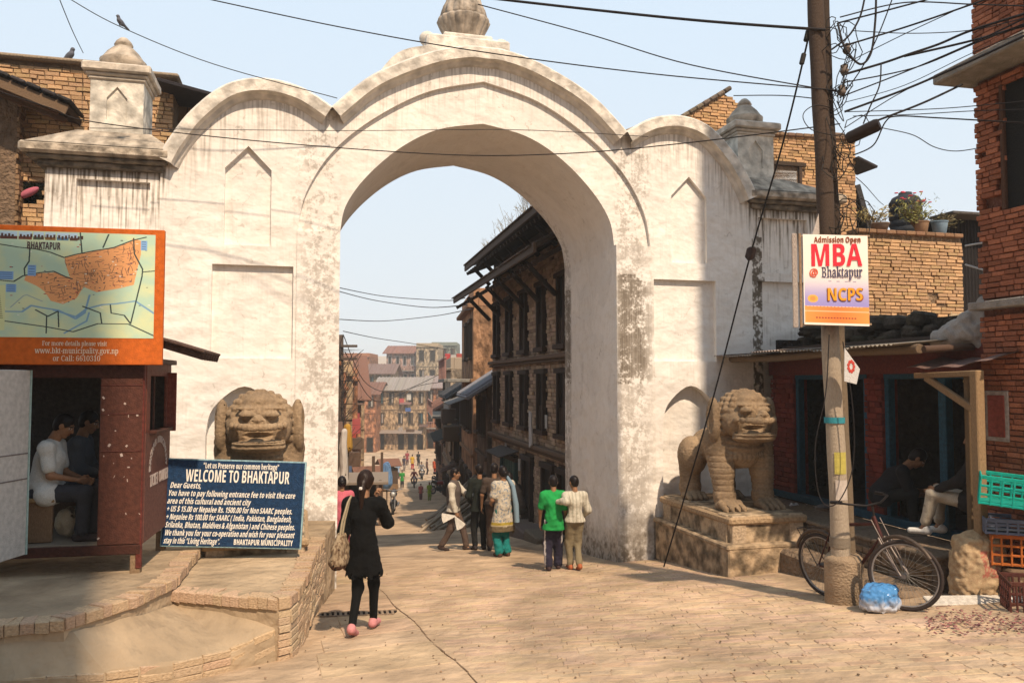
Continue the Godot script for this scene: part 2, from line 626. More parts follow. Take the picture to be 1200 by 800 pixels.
func build_ground() -> void:
	var mb := MB.new()
	mb.col = Color(0.645, 0.465, 0.305)
	var xs := []
	for i in 61: xs.append(-9.0 + 0.3 * i)
	xs = [-250.0, -150.0, -60.0, -25.0, -14.0] + xs + [14.0, 25.0, 60.0, 150.0, 250.0]
	var zs := []
	for i in 60: zs.append(-10.0 + 0.5 * i)
	for i in 30: zs.append(20.0 + 2.0 * i)
	zs += [80.0, 90.0, 100.0, 120.0, 150.0, 200.0, 300.0, 450.0, 600.0]
	zs.push_front(-30.0); zs.push_front(-90.0)
	fold.frequency = 0.9
	var idx := {}
	for j in zs.size():
		for i in xs.size():
			var x: float = xs[i]
			var z: float = zs[j]
			var y := gh(x, z) + (0.012 * fold.get_noise_2d(x, z) if absf(x) < 9.5 else 0.0) + maxf(0.0, z - 130.0) * 0.06
			var b := ground_basis(x, z)
			idx[Vector2i(i, j)] = mb.vert(V(x, y, z), b.y)
	for j in zs.size() - 1:
		for i in xs.size() - 1:
			var a: int = idx[Vector2i(i, j)]
			var b: int = idx[Vector2i(i + 1, j)]
			var d: int = idx[Vector2i(i + 1, j + 1)]
			var e: int = idx[Vector2i(i, j + 1)]
			for q in [a, d, b, a, e, d]: mb.ix.append(q)
	road = struct("road", mb, M.ground)
	fold.frequency = 6.0

func joint_x(z: float) -> float: return -1.78 + (11.04 - z) * 0.3116

func build_paving() -> void:
	# dusty bricks of the carriageway, in courses across the street; they end at the stone joint on the left
	var rows := []
	var z := 4.3
	while z < 12.6:
		var x := joint_x(z) + 0.05 + 0.1 * rng.randf()
		var xr := 3.1 if z > 7.4 else 5.0
		xr = minf(xr, 0.72 * z + 0.4)
		while x < xr:
			rows.append([x + 0.11, z])
			x += 0.236
		z += 0.118
	var mats := []
	var bc := Color(0.645, 0.463, 0.306)
	for i in 6: mats.append(tint(M.ground, jit(Color(0.99, 0.98, 0.98), 0.05)))
	var mesh := MB.new()
	mesh.col = bc
	mesh.box(Vector3.ZERO, Vector3(1, 1, 1), 0.0)
	var bm := MB.new()
	bm.col = bc
	bm.box(Vector3.ZERO, Vector3(0.2315, 0.02, 0.1145), 0.006)
	var am := bm.mesh()
	var rest := []
	for i in rows.size():
		var x: float = rows[i][0] + rng.randf_range(-0.006, 0.006)
		z = rows[i][1] + rng.randf_range(-0.004, 0.004)
		var b := ground_basis(x, z) * Basis.from_euler(Vector3(rng.randf_range(-0.02, 0.02), rng.randf_range(-0.02, 0.02), rng.randf_range(-0.012, 0.012)))
		fold.frequency = 0.9
		var t := Transform3D(b, V(x, gh(x, z) + 0.012 * fold.get_noise_2d(x, z) - 0.0068 + rng.randf_range(-0.0012, 0.0012), z))
		if i < 300:
			var o := MeshInstance3D.new()
			o.name = "brick"
			o.mesh = am
			o.material_override = mats[rng.randi() % 6]
			road.add_child(o, true)
			o.transform = t
		else: rest.append(t)
	fold.frequency = 6.0
	var mm := MultiMesh.new()
	mm.transform_format = MultiMesh.TRANSFORM_3D
	mm.use_colors = true
	mm.mesh = am
	mm.instance_count = rest.size()
	for i in rest.size():
		mm.set_instance_transform(i, rest[i])
		mm.set_instance_color(i, jit(Color(0.99, 0.98, 0.98), 0.05))
	var mi := MultiMeshInstance3D.new()
	mi.name = "paving_bricks"
	mi.multimesh = mm
	mi.material_override = M.ground
	mi.set_meta("kind", "stuff")
	road.add_child(mi, true)
	# the joint: a shallow open gutter line of dark earth between stones
	var g := MB.new()
	g.col = Color(0.2, 0.135, 0.085)
	z = 5.0
	while z < 12.0:
		var x := joint_x(z) - 0.015 + 0.02 * sin(z * 3.1)
		var x2 := joint_x(z + 0.35) - 0.015 + 0.02 * sin((z + 0.35) * 3.1)
		var wd := rng.randf_range(0.006, 0.018)
		g.bar(V(x, gh(x, z) + 0.001, z), V(x2, gh(x2, z + 0.33) + 0.001, z + 0.33), wd, 0.012)
		z += 0.36
	part("gutter_joint", g, M.concrete, road).set_meta("kind", "stuff")
	# paving slabs left of the joint
	var k := 0
	z = 6.6
	while z < 12.0:
		var l := rng.randf_range(0.55, 0.9)
		var x1 := joint_x(z + l / 2) - 0.05
		var wdt := rng.randf_range(0.7, 1.1)
		for x in [x1 - wdt / 2, x1 - wdt * 1.5 - 0.03]:
			if x < -1.9 - 0.1 * (z - 8.0) and z < 11.0: continue
			var sl := MB.new()
			sl.col = jit(Color(0.625, 0.45, 0.297), 0.04)
			sl.box(Vector3.ZERO, Vector3(wdt - 0.015, 0.03, l - 0.015), 0.006, Basis(Vector3.UP, 0.29))
			var o := part("paving_slab", sl, M.ground, road, V(x, gh(x, z + l / 2) - 0.008, z + l / 2))
			o.basis = ground_basis(x, z + l / 2)
			k += 1
		z += l + 0.02

# ------------------------------------------------------------------ the gate
func smooth(pts: Array, per := 6) -> PackedVector2Array:
	var r := PackedVector2Array()
	var m := pts.size()
	for i in m - 1:
		var p0: Vector2 = pts[maxi(i - 1, 0)]
		var p1: Vector2 = pts[i]
		var p2: Vector2 = pts[i + 1]
		var p3: Vector2 = pts[mini(i + 2, m - 1)]
		for k in per: r.append(p1.cubic_interpolate(p2, p0, p3, float(k) / per))
	r.append(pts[m - 1])
	return r

func mirrored(half: Array, per := 6, peak := true) -> PackedVector2Array:    # half: from the left end to the middle
	var l := smooth(half, per)
	var r := l.duplicate()
	for i in range(l.size() - 2, -1, -1): r.append(Vector2(-l[i].x, l[i].y))
	return r

func plaster_texture() -> ImageTexture:
	var W := 1300
	var H := 850
	var n1 := noise_bytes(21, 0.012, 5, 1300).get_data()
	var n2 := noise_bytes(22, 0.045, 4, 1300).get_data()
	var n3 := noise_bytes(23, 0.12, 3, 1300).get_data()
	var n4 := noise_bytes(24, 0.2, 3, 1300).get_data()
	var n6 := noise_bytes(26, 0.006, 4, 1300).get_data()
	var n5 := noise_bytes(25, 0.3, 3, 1300).get_data()
	var d := PackedByteArray()
	d.resize(W * H * 3)
	var i := 0
	for y in H:
		var h := 6.5 - y * 0.01
		var yf := y * 0.055
		var ys := int(yf) * 1300
		yf -= floorf(yf)
		var ys2 := (y / 60) * 1300
		for x in W:
			var s := x * 0.01 - 6.5
			var q := absf(s)
			var o := y * 1300 + x
			var a := n1[o] / 255.0
			var b := n2[o] / 255.0
			var c := n3[o] / 255.0
			var str1 := lerpf(n4[ys + x], n4[ys + 1300 + x], yf) / 255.0
			var str2 := n4[ys2 + (x * 7 + 311) % 1300] / 255.0
			var dirt := maxf(0.0, a - 0.72) * 0.5
			# drips below the ledges
			var top := 4.46 if q > 4.38 else (5.5 - 0.9 * maxf(0.0, q - 3.3) if q > 2.2 else 6.35 - 0.16 * q * q)
			var below := top - h
			if below > -0.3:
				var strength := 0.95 if q > 4.38 else (0.3 if q > 2.2 else 0.3)
				var reach := (0.25 + 1.9 * str2 * str2) if q > 4.38 else 0.15 + 0.9 * str2
				var f := clampf(1.0 - below / reach, 0, 1)
				dirt += strength * f * clampf((str1 - 0.42) * 3.2, 0, 1)
				if q > 4.38: dirt += 0.55 * clampf(1.0 - absf(below) / 0.16, 0, 1)
			if q > 4.38:
				dirt += 0.25 * clampf((str1 - 0.5) * 3.0, 0, 1) * clampf((b - 0.35) * 2.0, 0, 1)
			# piers: peeled and blackened
			if q > 2.04 and q < 2.72 and h < 5.2:
				var w := clampf(minf((q - 2.04) / 0.1, (2.72 + 0.1 * a - q) / 0.3), 0, 1)
				var m := (b * 0.32 + c * 0.36 + a * 0.2 + n5[o] / 255.0 * 0.27)
				var lim := 0.63
				if s > 0: lim = 0.44 if (h > 1.7 and h < 3.2) else (0.55 if h < 3.75 else 0.62)
				elif h > 1.0 and h < 3.9: lim = 0.585
				if h < 0.3: lim -= 0.07
				dirt += w * clampf((m - lim + 0.06) * (5.5 if s > 0 and h > 1.6 and h < 3.3 else 3.2), 0, 0.85 if s > 0 and h > 1.6 and h < 3.3 else 0.32) * (0.55 + 0.6 * str2)
			# a dark column of mould beside the right-hand block's corner
			if s > 4.42 and s < 4.68 and h < 4.0: dirt += 0.9 * clampf((b * 0.6 + c * 0.5 - 0.42) * 6.0, 0, 1)
			# rising damp
			var damp := clampf((0.1 + 1.0 * a - (h + 0.9)) * 1.1, 0, 1)
			dirt += damp * (0.4 + 0.6 * clampf((b + c - 0.8) * 2.0, 0, 1))
			# hairline cracks, patched plaster and a faint overall mottle
			var n6v := n6[o] / 255.0
			if absf(n6v - 0.47) < 0.0035 + 0.004 * (c - 0.5) and b > 0.5: dirt += 0.2
			dirt += 0.05 * clampf((b + c * 0.7 - 0.8) * 3.0, 0, 1) + 0.07 * clampf((str1 - 0.55) * 4.0, 0, 1) * clampf((a - 0.35) * 3.0, 0, 1)
			dirt = clampf(dirt, 0, 0.93)
			var warm := clampf(b * 0.25, 0, 0.2)
			var g := 0.93 + 0.05 * a + (0.025 if n6v > 0.56 else 0.0)
			d[i] = int(lerpf(236 * g, 82 + 26 * c, dirt))
			d[i + 1] = int(lerpf((231 - 8 * warm) * g, 73 + 24 * c, dirt))
			d[i + 2] = int(lerpf((224 - 16 * warm) * g, 62 + 22 * c, dirt))
			i += 3
	return ImageTexture.create_from_image(Image.create_from_data(W, H, false, Image.FORMAT_RGB8, d))

func csg_poly(pts: PackedVector2Array, front: float, depth: float, cut := false) -> CSGPolygon3D:
	var p := CSGPolygon3D.new()
	p.polygon = pts
	p.depth = depth
	p.position.z = front
	p.operation = CSGShape3D.OPERATION_SUBTRACTION if cut else CSGShape3D.OPERATION_UNION
	return p

func csg_box(x0: float, x1: float, y0: float, y1: float, z0: float, z1: float, cut := false) -> CSGBox3D:
	var p := CSGBox3D.new()
	p.size = Vector3(x1 - x0, y1 - y0, z1 - z0)
	p.position = Vector3((x0 + x1) / 2, (y0 + y1) / 2, (z0 + z1) / 2)
	p.operation = CSGShape3D.OPERATION_SUBTRACTION if cut else CSGShape3D.OPERATION_UNION
	return p

func build_gate() -> Node3D:
	var g := thing("town_gate", "big old whitewashed town gate with one pointed arch over the street", "gate", V(-0.43, 0, 11.93), GATE_YAW)
	T.plaster = plaster_texture()
	T.n_plaster = bump(31, 0.02, 6, 9.0, 1024)
	var pl := mk("plaster", 0.92, T.plaster, Vector3(1 / 13.0, 1 / 8.5, 1 / 13.0), T.n_plaster, 0.3)
	pl.uv1_offset = Vector3(0.5, -6.5 / 8.5, 0.5)
	pl.vertex_color_use_as_albedo = false
	var pv := mk("plaster_trim", 0.92, T.worn, Vector3(0.33, 0.33, 0.33), T.n_rough, 0.2)
	var white := Color(0.8, 0.74, 0.65)
	var low := -2.3
	var open_half := [Vector2(-2.08, low), Vector2(-2.08, 3.72), Vector2(-2.0, 4.14), Vector2(-1.69, 4.6), Vector2(-1.2, 5.05), Vector2(-0.66, 5.345), Vector2(0, 5.48)]
	var op := PackedVector2Array([open_half[0]])
	op.append_array(mirrored(open_half.slice(1), 6))
	op.append(Vector2(2.08, low))
	var vs := mirrored([Vector2(-2.66, 3.74), Vector2(-2.55, 4.28), Vector2(-2.2, 4.88), Vector2(-1.62, 5.41), Vector2(-0.84, 5.87), Vector2(0, 6.1)], 6)
	var ext := mirrored([Vector2(-2.215, 5.47), Vector2(-1.64, 5.99), Vector2(-0.86, 6.385), Vector2(-0.3, 6.54), Vector2(0, 6.55)], 6)
	var wing := smooth([Vector2(2.215, 5.47), Vector2(2.64, 5.71), Vector2(3.14, 5.79), Vector2(3.62, 5.66), Vector2(4.05, 5.27), Vector2(4.33, 4.85), Vector2(4.45, 4.6)], 6)
	var wall := CSGCombiner3D.new()
	wall.name = "wall"
	wall.material_override = pl
	var main_poly := ext.duplicate()
	main_poly.append(Vector2(2.215, low)); main_poly.append(Vector2(-2.215, low))
	wall.add_child(csg_poly(main_poly, 0.06, 2.5), true)
	for sd in [-1, 1]:
		var wp := PackedVector2Array()
		for q in wing: wp.append(Vector2(q.x * sd, q.y))
		wp.append(Vector2(4.45 * sd, low)); wp.append(Vector2(2.1 * sd, low)); wp.append(Vector2(2.1 * sd, 5.3))
		wall.add_child(csg_poly(wp, 0.06, 1.72), true)
	wall.add_child(csg_poly(vs, 1.0, 1.0, true), true)
	for sd in [-1, 1]:
		wall.add_child(csg_box(minf(2.05 * sd, 2.665 * sd), maxf(2.05 * sd, 2.665 * sd), low, 3.735, -0.5, 0.085), true)
	wall.add_child(csg_poly(op, 1.5, 6.0, true), true)
	for sd in [-1.0, 1.0]:
		var nc := PackedVector2Array([Vector2(3.02 * sd, 3.5), Vector2(3.02 * sd, 4.56), Vector2(3.33 * sd, 4.88), Vector2(3.63 * sd, 4.56), Vector2(3.63 * sd, 3.5)])
		wall.add_child(csg_poly(nc, 0.6, 0.61, true), true)
		wall.add_child(csg_box(minf(2.71 * sd, 3.775 * sd), maxf(2.71 * sd, 3.775 * sd), 1.95, 3.23, -0.015, 0.6, true), true)
		var ln := smooth([Vector2(2.84 * sd, 0.9), Vector2(2.93 * sd, 1.28), Vector2(3.33 * sd, 1.57), Vector2(3.73 * sd, 1.28), Vector2(3.82 * sd, 0.9)], 5)
		ln.append(Vector2(3.82 * sd, -1.05)); ln.append(Vector2(2.84 * sd, -1.05))
		wall.add_child(csg_poly(ln, 0.6, 0.72, true), true)
	g.add_child(wall, true)
	# raised vault behind the front edge
	for cv in [ext, wing]:
		for sd in ([1.0] if cv == ext else [-1.0, 1.0]):
			var mb := MB.new()
			mb.col = Color(0.52, 0.43, 0.33)
			var path := PackedVector2Array()
			for q in cv: path.append(Vector2(q.x * sd, q.y))
			if sd < 0: path.reverse()
			mb.sweep(path, [[0.0, -0.15], [0.09, -0.5], [0.12, -1.0], [0.09, -1.55], [0.0, -1.75 if cv == wing else -2.5]])
			part("vault_back", mb, M.grimy, g)
			# moulded edge
			var e := MB.new()
			e.col = white
			e.sweep(path, [[-0.25, 0.062], [-0.23, 0.1], [-0.185, 0.125], [-0.165, 0.19], [-0.165, 0.225], [-0.015, 0.235], [0.015, 0.2], [0.03, -0.2]])
			part("cornice", e, pv, g)
	# side blocks with their ledges and pinnacles
	for sd in [-1.0, 1.0]:
		var c5 := CSGCombiner3D.new()
		c5.name = "side_block"
		c5.material_override = pl
		c5.add_child(csg_box(minf(4.451 * sd, 5.85 * sd), maxf(4.451 * sd, 5.85 * sd), low, 4.52, -1.3, 0.02), true)
		c5.add_child(csg_box(minf(4.58 * sd, 5.48 * sd), maxf(4.58 * sd, 5.48 * sd), 3.4, 4.3, -0.05, 0.3, true), true)
		c5.add_child(csg_box(minf(4.55 * sd, 5.48 * sd), maxf(4.55 * sd, 5.48 * sd), 1.0, 3.26, -0.06, 0.3, true), true)
		g.add_child(c5, true)
		var px: float = 5.07 * sd if sd < 0 else 4.72
		var lg := MB.new()
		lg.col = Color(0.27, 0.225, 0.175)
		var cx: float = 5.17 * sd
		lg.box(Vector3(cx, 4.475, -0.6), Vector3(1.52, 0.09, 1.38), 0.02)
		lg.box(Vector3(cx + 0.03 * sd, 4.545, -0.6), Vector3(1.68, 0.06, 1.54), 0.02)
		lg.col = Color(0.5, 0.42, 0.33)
		lg.box(Vector3(cx + 0.05 * sd, 4.645, -0.6), Vector3(1.8, 0.14, 1.68), 0.03)
		# worn sloping top
		var a := [Vector3(cx - 0.88, 4.71, 0.23), Vector3(cx + 0.9, 4.71, 0.23), Vector3(cx + 0.9, 4.71, -1.4), Vector3(cx - 0.88, 4.71, -1.4)]
		var b := [Vector3(px - 0.46, 5.0, -0.15), Vector3(px + 0.46, 5.0, -0.15), Vector3(px + 0.46, 5.0, -1.0), Vector3(px - 0.46, 5.0, -1.0)]
		for k in 4: lg.out_quad(a[k], a[(k + 1) % 4], b[(k + 1) % 4], b[k], Vector3(cx, 4.4, -0.6))
		lg.out_quad(b[0], b[1], b[2], b[3], Vector3(cx, 4.4, -0.6))
		part("ledge", lg, M.grimy, g)
		var pn := CSGCombiner3D.new()
		pn.name = "pinnacle"
		pn.material_override = tint(M.plaster_trim, Color(0.72, 0.67, 0.58))
		pn.add_child(csg_box(px - 0.335, px + 0.335, 4.95, 5.8, -0.93, -0.25), true)
		pn.add_child(csg_poly(PackedVector2Array([Vector2(px - 0.13, 5.2), Vector2(px + 0.13, 5.2), Vector2(px + 0.13, 5.5), Vector2(px, 5.66), Vector2(px - 0.13, 5.5)]), 0.1, 0.38, true), true)
		g.add_child(pn, true)
		var cp := MB.new()
		cp.col = Color(0.66, 0.58, 0.48)
		cp.box(Vector3(px, 5.765, -0.59), Vector3(0.72, 0.05, 0.73), 0.015)
		cp.box(Vector3(px, 5.815, -0.59), Vector3(0.78, 0.05, 0.79), 0.02)
		cp.box(Vector3(px, 5.9, -0.59), Vector3(0.87, 0.12, 0.88), 0.02)
		part("cap", cp, pv, g)
		var f := MB.new()
		f.col = Color(0.56, 0.47, 0.37)
		f.lathe([[0.0, 5.955], [0.25, 5.957], [0.27, 6.0], [0.3, 6.06], [0.305, 6.13], [0.285, 6.14], [0.21, 6.25], [0.13, 6.33], [0.1, 6.35], [0.125, 6.37], [0.1, 6.42], [0.05, 6.47], [0.0, 6.49]], Vector3(px, 0, -0.59), 24)
		part("small_finial", f, M.grimy, g)
	# stepped base and lotus finial over the arch
	var st := MB.new()
	st.col = white
	st.extrude(smooth([Vector2(-1.55, 6.3), Vector2(-1.2, 6.75), Vector2(-0.7, 6.93), Vector2(0.0, 7.0), Vector2(0.7, 6.93), Vector2(1.2, 6.78), Vector2(1.55, 6.3)], 5), -1.7, -0.8)
	st.box(Vector3(-0.05, 7.03, -1.25), Vector3(1.36, 0.24, 0.85), 0.03)
	st.box(Vector3(-0.05, 7.18, -1.25), Vector3(0.8, 0.08, 0.75), 0.02)
	part("finial_base", st, pv, g)
	for sd in [-1.0, 1.0]:
		var bl := MB.new()
		bl.col = white
		bl.blob(Vector3(-0.05 + 0.62 * sd, 7.2, -1.2), Vector3(0.13, 0.12, 0.13), 8)
		part("knob", bl, pv, g)
	var fi := MB.new()
	fi.col = Color(0.5, 0.42, 0.34)
	fi.lathe([[0.0, 7.2], [0.26, 7.21], [0.27, 7.24], [0.33, 7.36], [0.39, 7.48], [0.415, 7.54], [0.4, 7.58], [0.34, 7.6]], Vector3(-0.06, 0, -1.25), 96, 18, 0.07)
	fi.lathe([[0.34, 7.6], [0.36, 7.64], [0.33, 7.76], [0.28, 7.86], [0.27, 7.9], [0.24, 8.02], [0.18, 8.16], [0.17, 8.2], [0.1, 8.34], [0.06, 8.5], [0.0, 8.6]], Vector3(-0.06, 0, -1.25), 96, 14, 0.1)
	part("lotus_finial", fi, M.grimy, g)
	return g

# ------------------------------------------------------------------ people
var head_field: Field
var hand_fields := []

func make_body_fields() -> void:
	var f := Field.new(Vector3(-0.11, -0.18, -0.13), Vector3(0.11, 0.15, 0.14), 0.0075, 130.0)
	f.ell(Vector3(0, 0.02, -0.012), Vector3(0.074, 0.096, 0.09))
	f.ell(Vector3(0, -0.045, 0.02), Vector3(0.055, 0.072, 0.06))
	f.ell(Vector3(0, -0.1, 0.05), Vector3(0.026, 0.02, 0.022))
	f.cap(Vector3(0, 0.006, 0.086), Vector3(0, -0.032, 0.103), 0.008, 0.013)
	f.cap(Vector3(-0.035, 0.022, 0.074), Vector3(0.035, 0.022, 0.074), 0.011)
	f.ell(Vector3(0, -0.066, 0.079), Vector3(0.023, 0.009, 0.01))
	f.cap(Vector3(0, -0.06, -0.025), Vector3(0, -0.17, -0.035), 0.048, 0.05)
	for s in [-1.0, 1.0]:
		f.ell(Vector3(0.036 * s, -0.03, 0.058), Vector3(0.02, 0.02, 0.02))
		f.ell(Vector3(0.077 * s, -0.005, -0.005), Vector3(0.01, 0.03, 0.018))
	f.done()
	for s in [-1.0, 1.0]: f.carve(Vector3(0.031 * s, 0.001, 0.094), Vector3(0.016, 0.009, 0.013))
	f.carve(Vector3(0, -0.066, 0.095), Vector3(0.022, 0.003, 0.012))
	head_field = f
	for curl in [[0.2, 0.5, 0.8], [0.8, 1.9, 2.8]]:
		var g := Field.new(Vector3(-0.11, -0.22, -0.07), Vector3(0.04, 0.03, 0.1), 0.005, 220.0)
		g.cap(Vector3(0, 0.01, 0), Vector3(0, -0.02, 0), 0.024, 0.021)
		g.cap(Vector3(0, -0.02, 0.012), Vector3(0, -0.085, 0.03), 0.016, 0.013)
		g.cap(Vector3(0, -0.02, 0), Vector3(0, -0.088, 0.008), 0.016, 0.014)
		g.cap(Vector3(0, -0.02, -0.012), Vector3(0, -0.082, -0.026), 0.016, 0.012)
		for i in 4:
			var p := Vector3(0, [-0.088, -0.092, -0.09, -0.082][i], [0.033, 0.012, -0.009, -0.029][i])
			var le: float = [0.95, 1.05, 1.0, 0.8][i]
			for k in 3:
				var an: float = curl[k] + i * 0.06
				var q: Vector3 = p + Vector3(-sin(an), -cos(an), [0.06, 0.02, -0.03, -0.1][i]) * [0.042, 0.027, 0.021][k] * le
				g.cap(p, q, 0.0085 - 0.0007 * k, 0.0078 - 0.0007 * k)
				p = q
		g.cap(Vector3(-0.003, -0.025, 0.022), Vector3(-0.012, -0.055, 0.05), 0.013, 0.0105)
		g.cap(Vector3(-0.012, -0.055, 0.05), Vector3(-0.028, -0.088, 0.055 if curl[0] < 0.5 else 0.035), 0.0105, 0.008)
		g.done()
		hand_fields.append(g)

func bend(a: Vector3, t: Vector3, l1: float, l2: float, pole: Vector3) -> Array:     # [middle joint, reached end]
	var d := t - a
	var l := clampf(d.length(), 0.05, (l1 + l2) * 0.995)
	d = d.normalized()
	var x := (l1 * l1 - l2 * l2 + l * l) / (2.0 * l)
	var hh := sqrt(maxf(l1 * l1 - x * x, 0.0))
	var p := (pole - d * pole.dot(d)).normalized()
	return [a + d * x + p * hh, a + d * l]

func person(label: String, where: Vector3, yaw: float, o: Dictionary, group := "") -> Node3D:
	var t := thing("person", label, "person", where, yaw, group)
	var k: float = o.get("H", 1.65) / 1.735
	var cell: float = o.get("cell", 0.018)
	var far: bool = cell > 0.024
	var skin: Color = o.get("skin", Color(0.3, 0.16, 0.09))
	var P: Vector3 = o.get("pelvis", Vector3(0, 0.925, 0)) * k
	var lean: float = o.get("lean", 0.03)
	var sl: float = o.get("side", 0.0)
	var up := Vector3(sin(sl), cos(lean) * cos(sl), sin(lean)).normalized()
	var tw: float = o.get("twist", 0.0)
	var side := Vector3(cos(tw), 0, -sin(tw))
	side = (side - up * side.dot(up)).normalized()
	var N := P + up * 0.5 * k
	var C := P + up * 0.33 * k
	var W := P + up * 0.13 * k
	var fw := side.cross(up)
	var hl: float = o.get("bow", 0.05)
	var hb := Basis(Vector3.UP, o.get("turn", 0.0) + tw) * Basis(Vector3.RIGHT, hl)
	var Hc := N + hb * Vector3(0, 0.195, 0.02) * k
	var sh := [N - up * 0.05 * k + side * 0.172 * k, N - up * 0.05 * k - side * 0.172 * k]
	var hp := [P + Vector3(0.09, -0.03, 0) * k, P + Vector3(-0.09, -0.03, 0) * k]
	var hands: Array = [o.get("hand_l", Vector3(0.27, 0.78, 0.05)) * k, o.get("hand_r", Vector3(-0.27, 0.78, 0.05)) * k]
	var feet: Array = [o.get("foot_l", Vector3(0.09, 0, 0.02)) * k, o.get("foot_r", Vector3(-0.09, 0, 0.02)) * k]
	var tip: Array = o.get("tip", [0.0, 0.0])
	var arms := []
	var legs := []
	for i in 2:
		var sg := 1.0 if i == 0 else -1.0
		var pole: Vector3 = o.get("elbow_l" if i == 0 else "elbow_r", Vector3(0.5 * sg, -0.2, -0.8))
		arms.append(bend(sh[i], hands[i], 0.285 * k, 0.26 * k, pole))
		var kp: Vector3 = o.get("knee_l" if i == 0 else "knee_r", Vector3(0.06 * sg, 0.1, 1.0))
		legs.append(bend(hp[i], feet[i] + Vector3(0, 0.075 + 0.1 * tip[i], 0) * k, 0.43 * k, 0.42 * k, kp))
	var toes := []
	for i in 2:
		var fd: Vector3 = o.get("toe_l" if i == 0 else "toe_r", Vector3(0.05 * (1.0 if i == 0 else -1.0), 0, 1.0)).normalized()
		toes.append(feet[i] + (fd * 0.15 + Vector3(0, 0.025, 0)) * k)
	var lo := P
	var hi := P
	for q in [N, Hc, Hc + Vector3(0, 0.13, 0) * k, sh[0], sh[1], arms[0][0], arms[0][1], arms[1][0], arms[1][1], legs[0][0], legs[0][1], legs[1][0], legs[1][1], toes[0], toes[1]]:
		lo = lo.min(q); hi = hi.max(q)
	var pad := Vector3(0.2, 0.14, 0.2) * k
	# the body, one surface
	var f := Field.new(lo - pad, hi + pad, cell, 70.0)
	var girth: float = o.get("girth", 1.0)
	f.cap(P, W, 0.1 * k * girth, 0.095 * k * girth)
	f.cap(W, C, 0.095 * k * girth, 0.11 * k * girth)
	f.cap(N, Hc - hb * Vector3(0, 0.05, 0.0) * k, 0.05 * k)
	f.cap(sh[0], sh[1], 0.05 * k)
	for i in 2:
		f.cap(sh[i], arms[i][0], 0.044 * k, 0.035 * k)
		f.cap(arms[i][0], arms[i][1], 0.037 * k, 0.025 * k)
		f.cap(hp[i], legs[i][0], 0.078 * k * girth, 0.05 * k)
		f.cap(legs[i][0], legs[i][1], 0.05 * k, 0.032 * k)
		f.cap(legs[i][1] - Vector3(0, 0.03, 0) * k, toes[i], 0.034 * k, 0.024 * k)
	if far:
		f.ell(Hc, Vector3(0.075, 0.11, 0.09) * k, hb)
		for i in 2: f.ell(arms[i][1], Vector3(0.04, 0.06, 0.04) * k)
	f.done()
	var mb := MB.new()
	f.to(mb, skin)
	if not far:
		var eye := func(p: Vector3) -> Color:
			var q := Vector3(absf(p.x), p.y, p.z)
			var d := Vector2(q.x - 0.031, q.y - 0.001)
			if p.z > 0.06 and d.length() < 0.007: return Color(0.02, 0.012, 0.01)
			if p.z > 0.06 and Vector2(d.x, d.y * 1.7).length() < 0.016: return Color(0.5, 0.42, 0.36)
			if p.z > 0.055 and absf(q.y - 0.026 + absf(q.x - 0.034) * 0.2) < 0.0065 and q.x > 0.012 and q.x < 0.055: return Color(0.03, 0.02, 0.015)
			if p.z > 0.07 and absf(p.y + 0.066) < 0.011 and q.x < 0.024: return skin * Color(0.8, 0.5, 0.5)
			return skin
		head_field.to(mb, eye, Transform3D(hb * k, Hc))
		for i in 2:
			var y: Vector3 = -(arms[i][1] - arms[i][0]).normalized()
			var zf: Vector3 = o.get("thumb_l" if i == 0 else "thumb_r", Vector3(0, 0.3, 1.0))
			zf = (zf - y * zf.dot(y)).normalized()
			var xx := y.cross(zf)
			if i == 1: xx = -xx
			hand_fields[o.get("grip_l" if i == 0 else "grip_r", 0)].to(mb, skin, Transform3D(Basis(xx, y, zf) * k, arms[i][1]))
			if i == 1:   # mirrored: turn its faces round
				pass
	if not far:
		fix_winding(mb)
	part("body", mb, M.skin, t)
	# clothes
	var top: Dictionary = o.get("top", {})
	if top:
		var g := Field.new(lo - pad, hi + pad, cell, 65.0)
		var th: float = top.get("thick", 0.022) * k
		g.cap(P + up * 0.05 * k, W, 0.105 * k * girth + th, 0.1 * k * girth + th)
		g.cap(W, C, 0.098 * k * girth + th, 0.113 * k * girth + th)
		g.cap(C, N - up * 0.03 * k, 0.11 * k + th, 0.05 * k + th)
		g.cap(sh[0], sh[1], 0.052 * k + th)
		var sleeve: String = top.get("sleeve", "long")
		for i in 2:
			if sleeve == "none": continue
			var e: Vector3 = arms[i][0]
			if sleeve == "short":
				g.cap(sh[i], sh[i].lerp(e, 0.72), 0.046 * k + th, 0.044 * k + th)
			else:
				g.cap(sh[i], e, 0.046 * k + th, 0.04 * k + th)
				g.cap(e, e.lerp(arms[i][1], 0.55 if sleeve == "rolled" else 0.95), 0.04 * k + th, 0.03 * k + th)
		var hem: float = top.get("hem", 0.84)
		var fl: float = top.get("flare", 0.02)
		for i in 2:
			var b: Vector3 = Vector3(hp[i].x * 0.8, hem * k, 0) if not o.has("pelvis") else hp[i].lerp(legs[i][0], 0.15)
			if not o.has("pelvis"): b.z = lerpf(P.z, (legs[i][0].z + P.z) / 2.0, clampf((0.8 - hem) * 3.0, 0, 1))
			g.cap(P + up * 0.06 * k + (hp[i] - P) * 0.5, b, 0.085 * k * girth + th, 0.085 * k * girth + th + fl * k)
		g.done()
		var amp: float = top.get("fold", 0.009)
		g.ripple(func(p: Vector3) -> float: return amp * fold.get_noise_3d(p.x, p.y * 0.55, p.z) + amp * 0.6 * fold.get_noise_3d(p.x * 2.5, p.y * 2.2, p.z * 2.5))
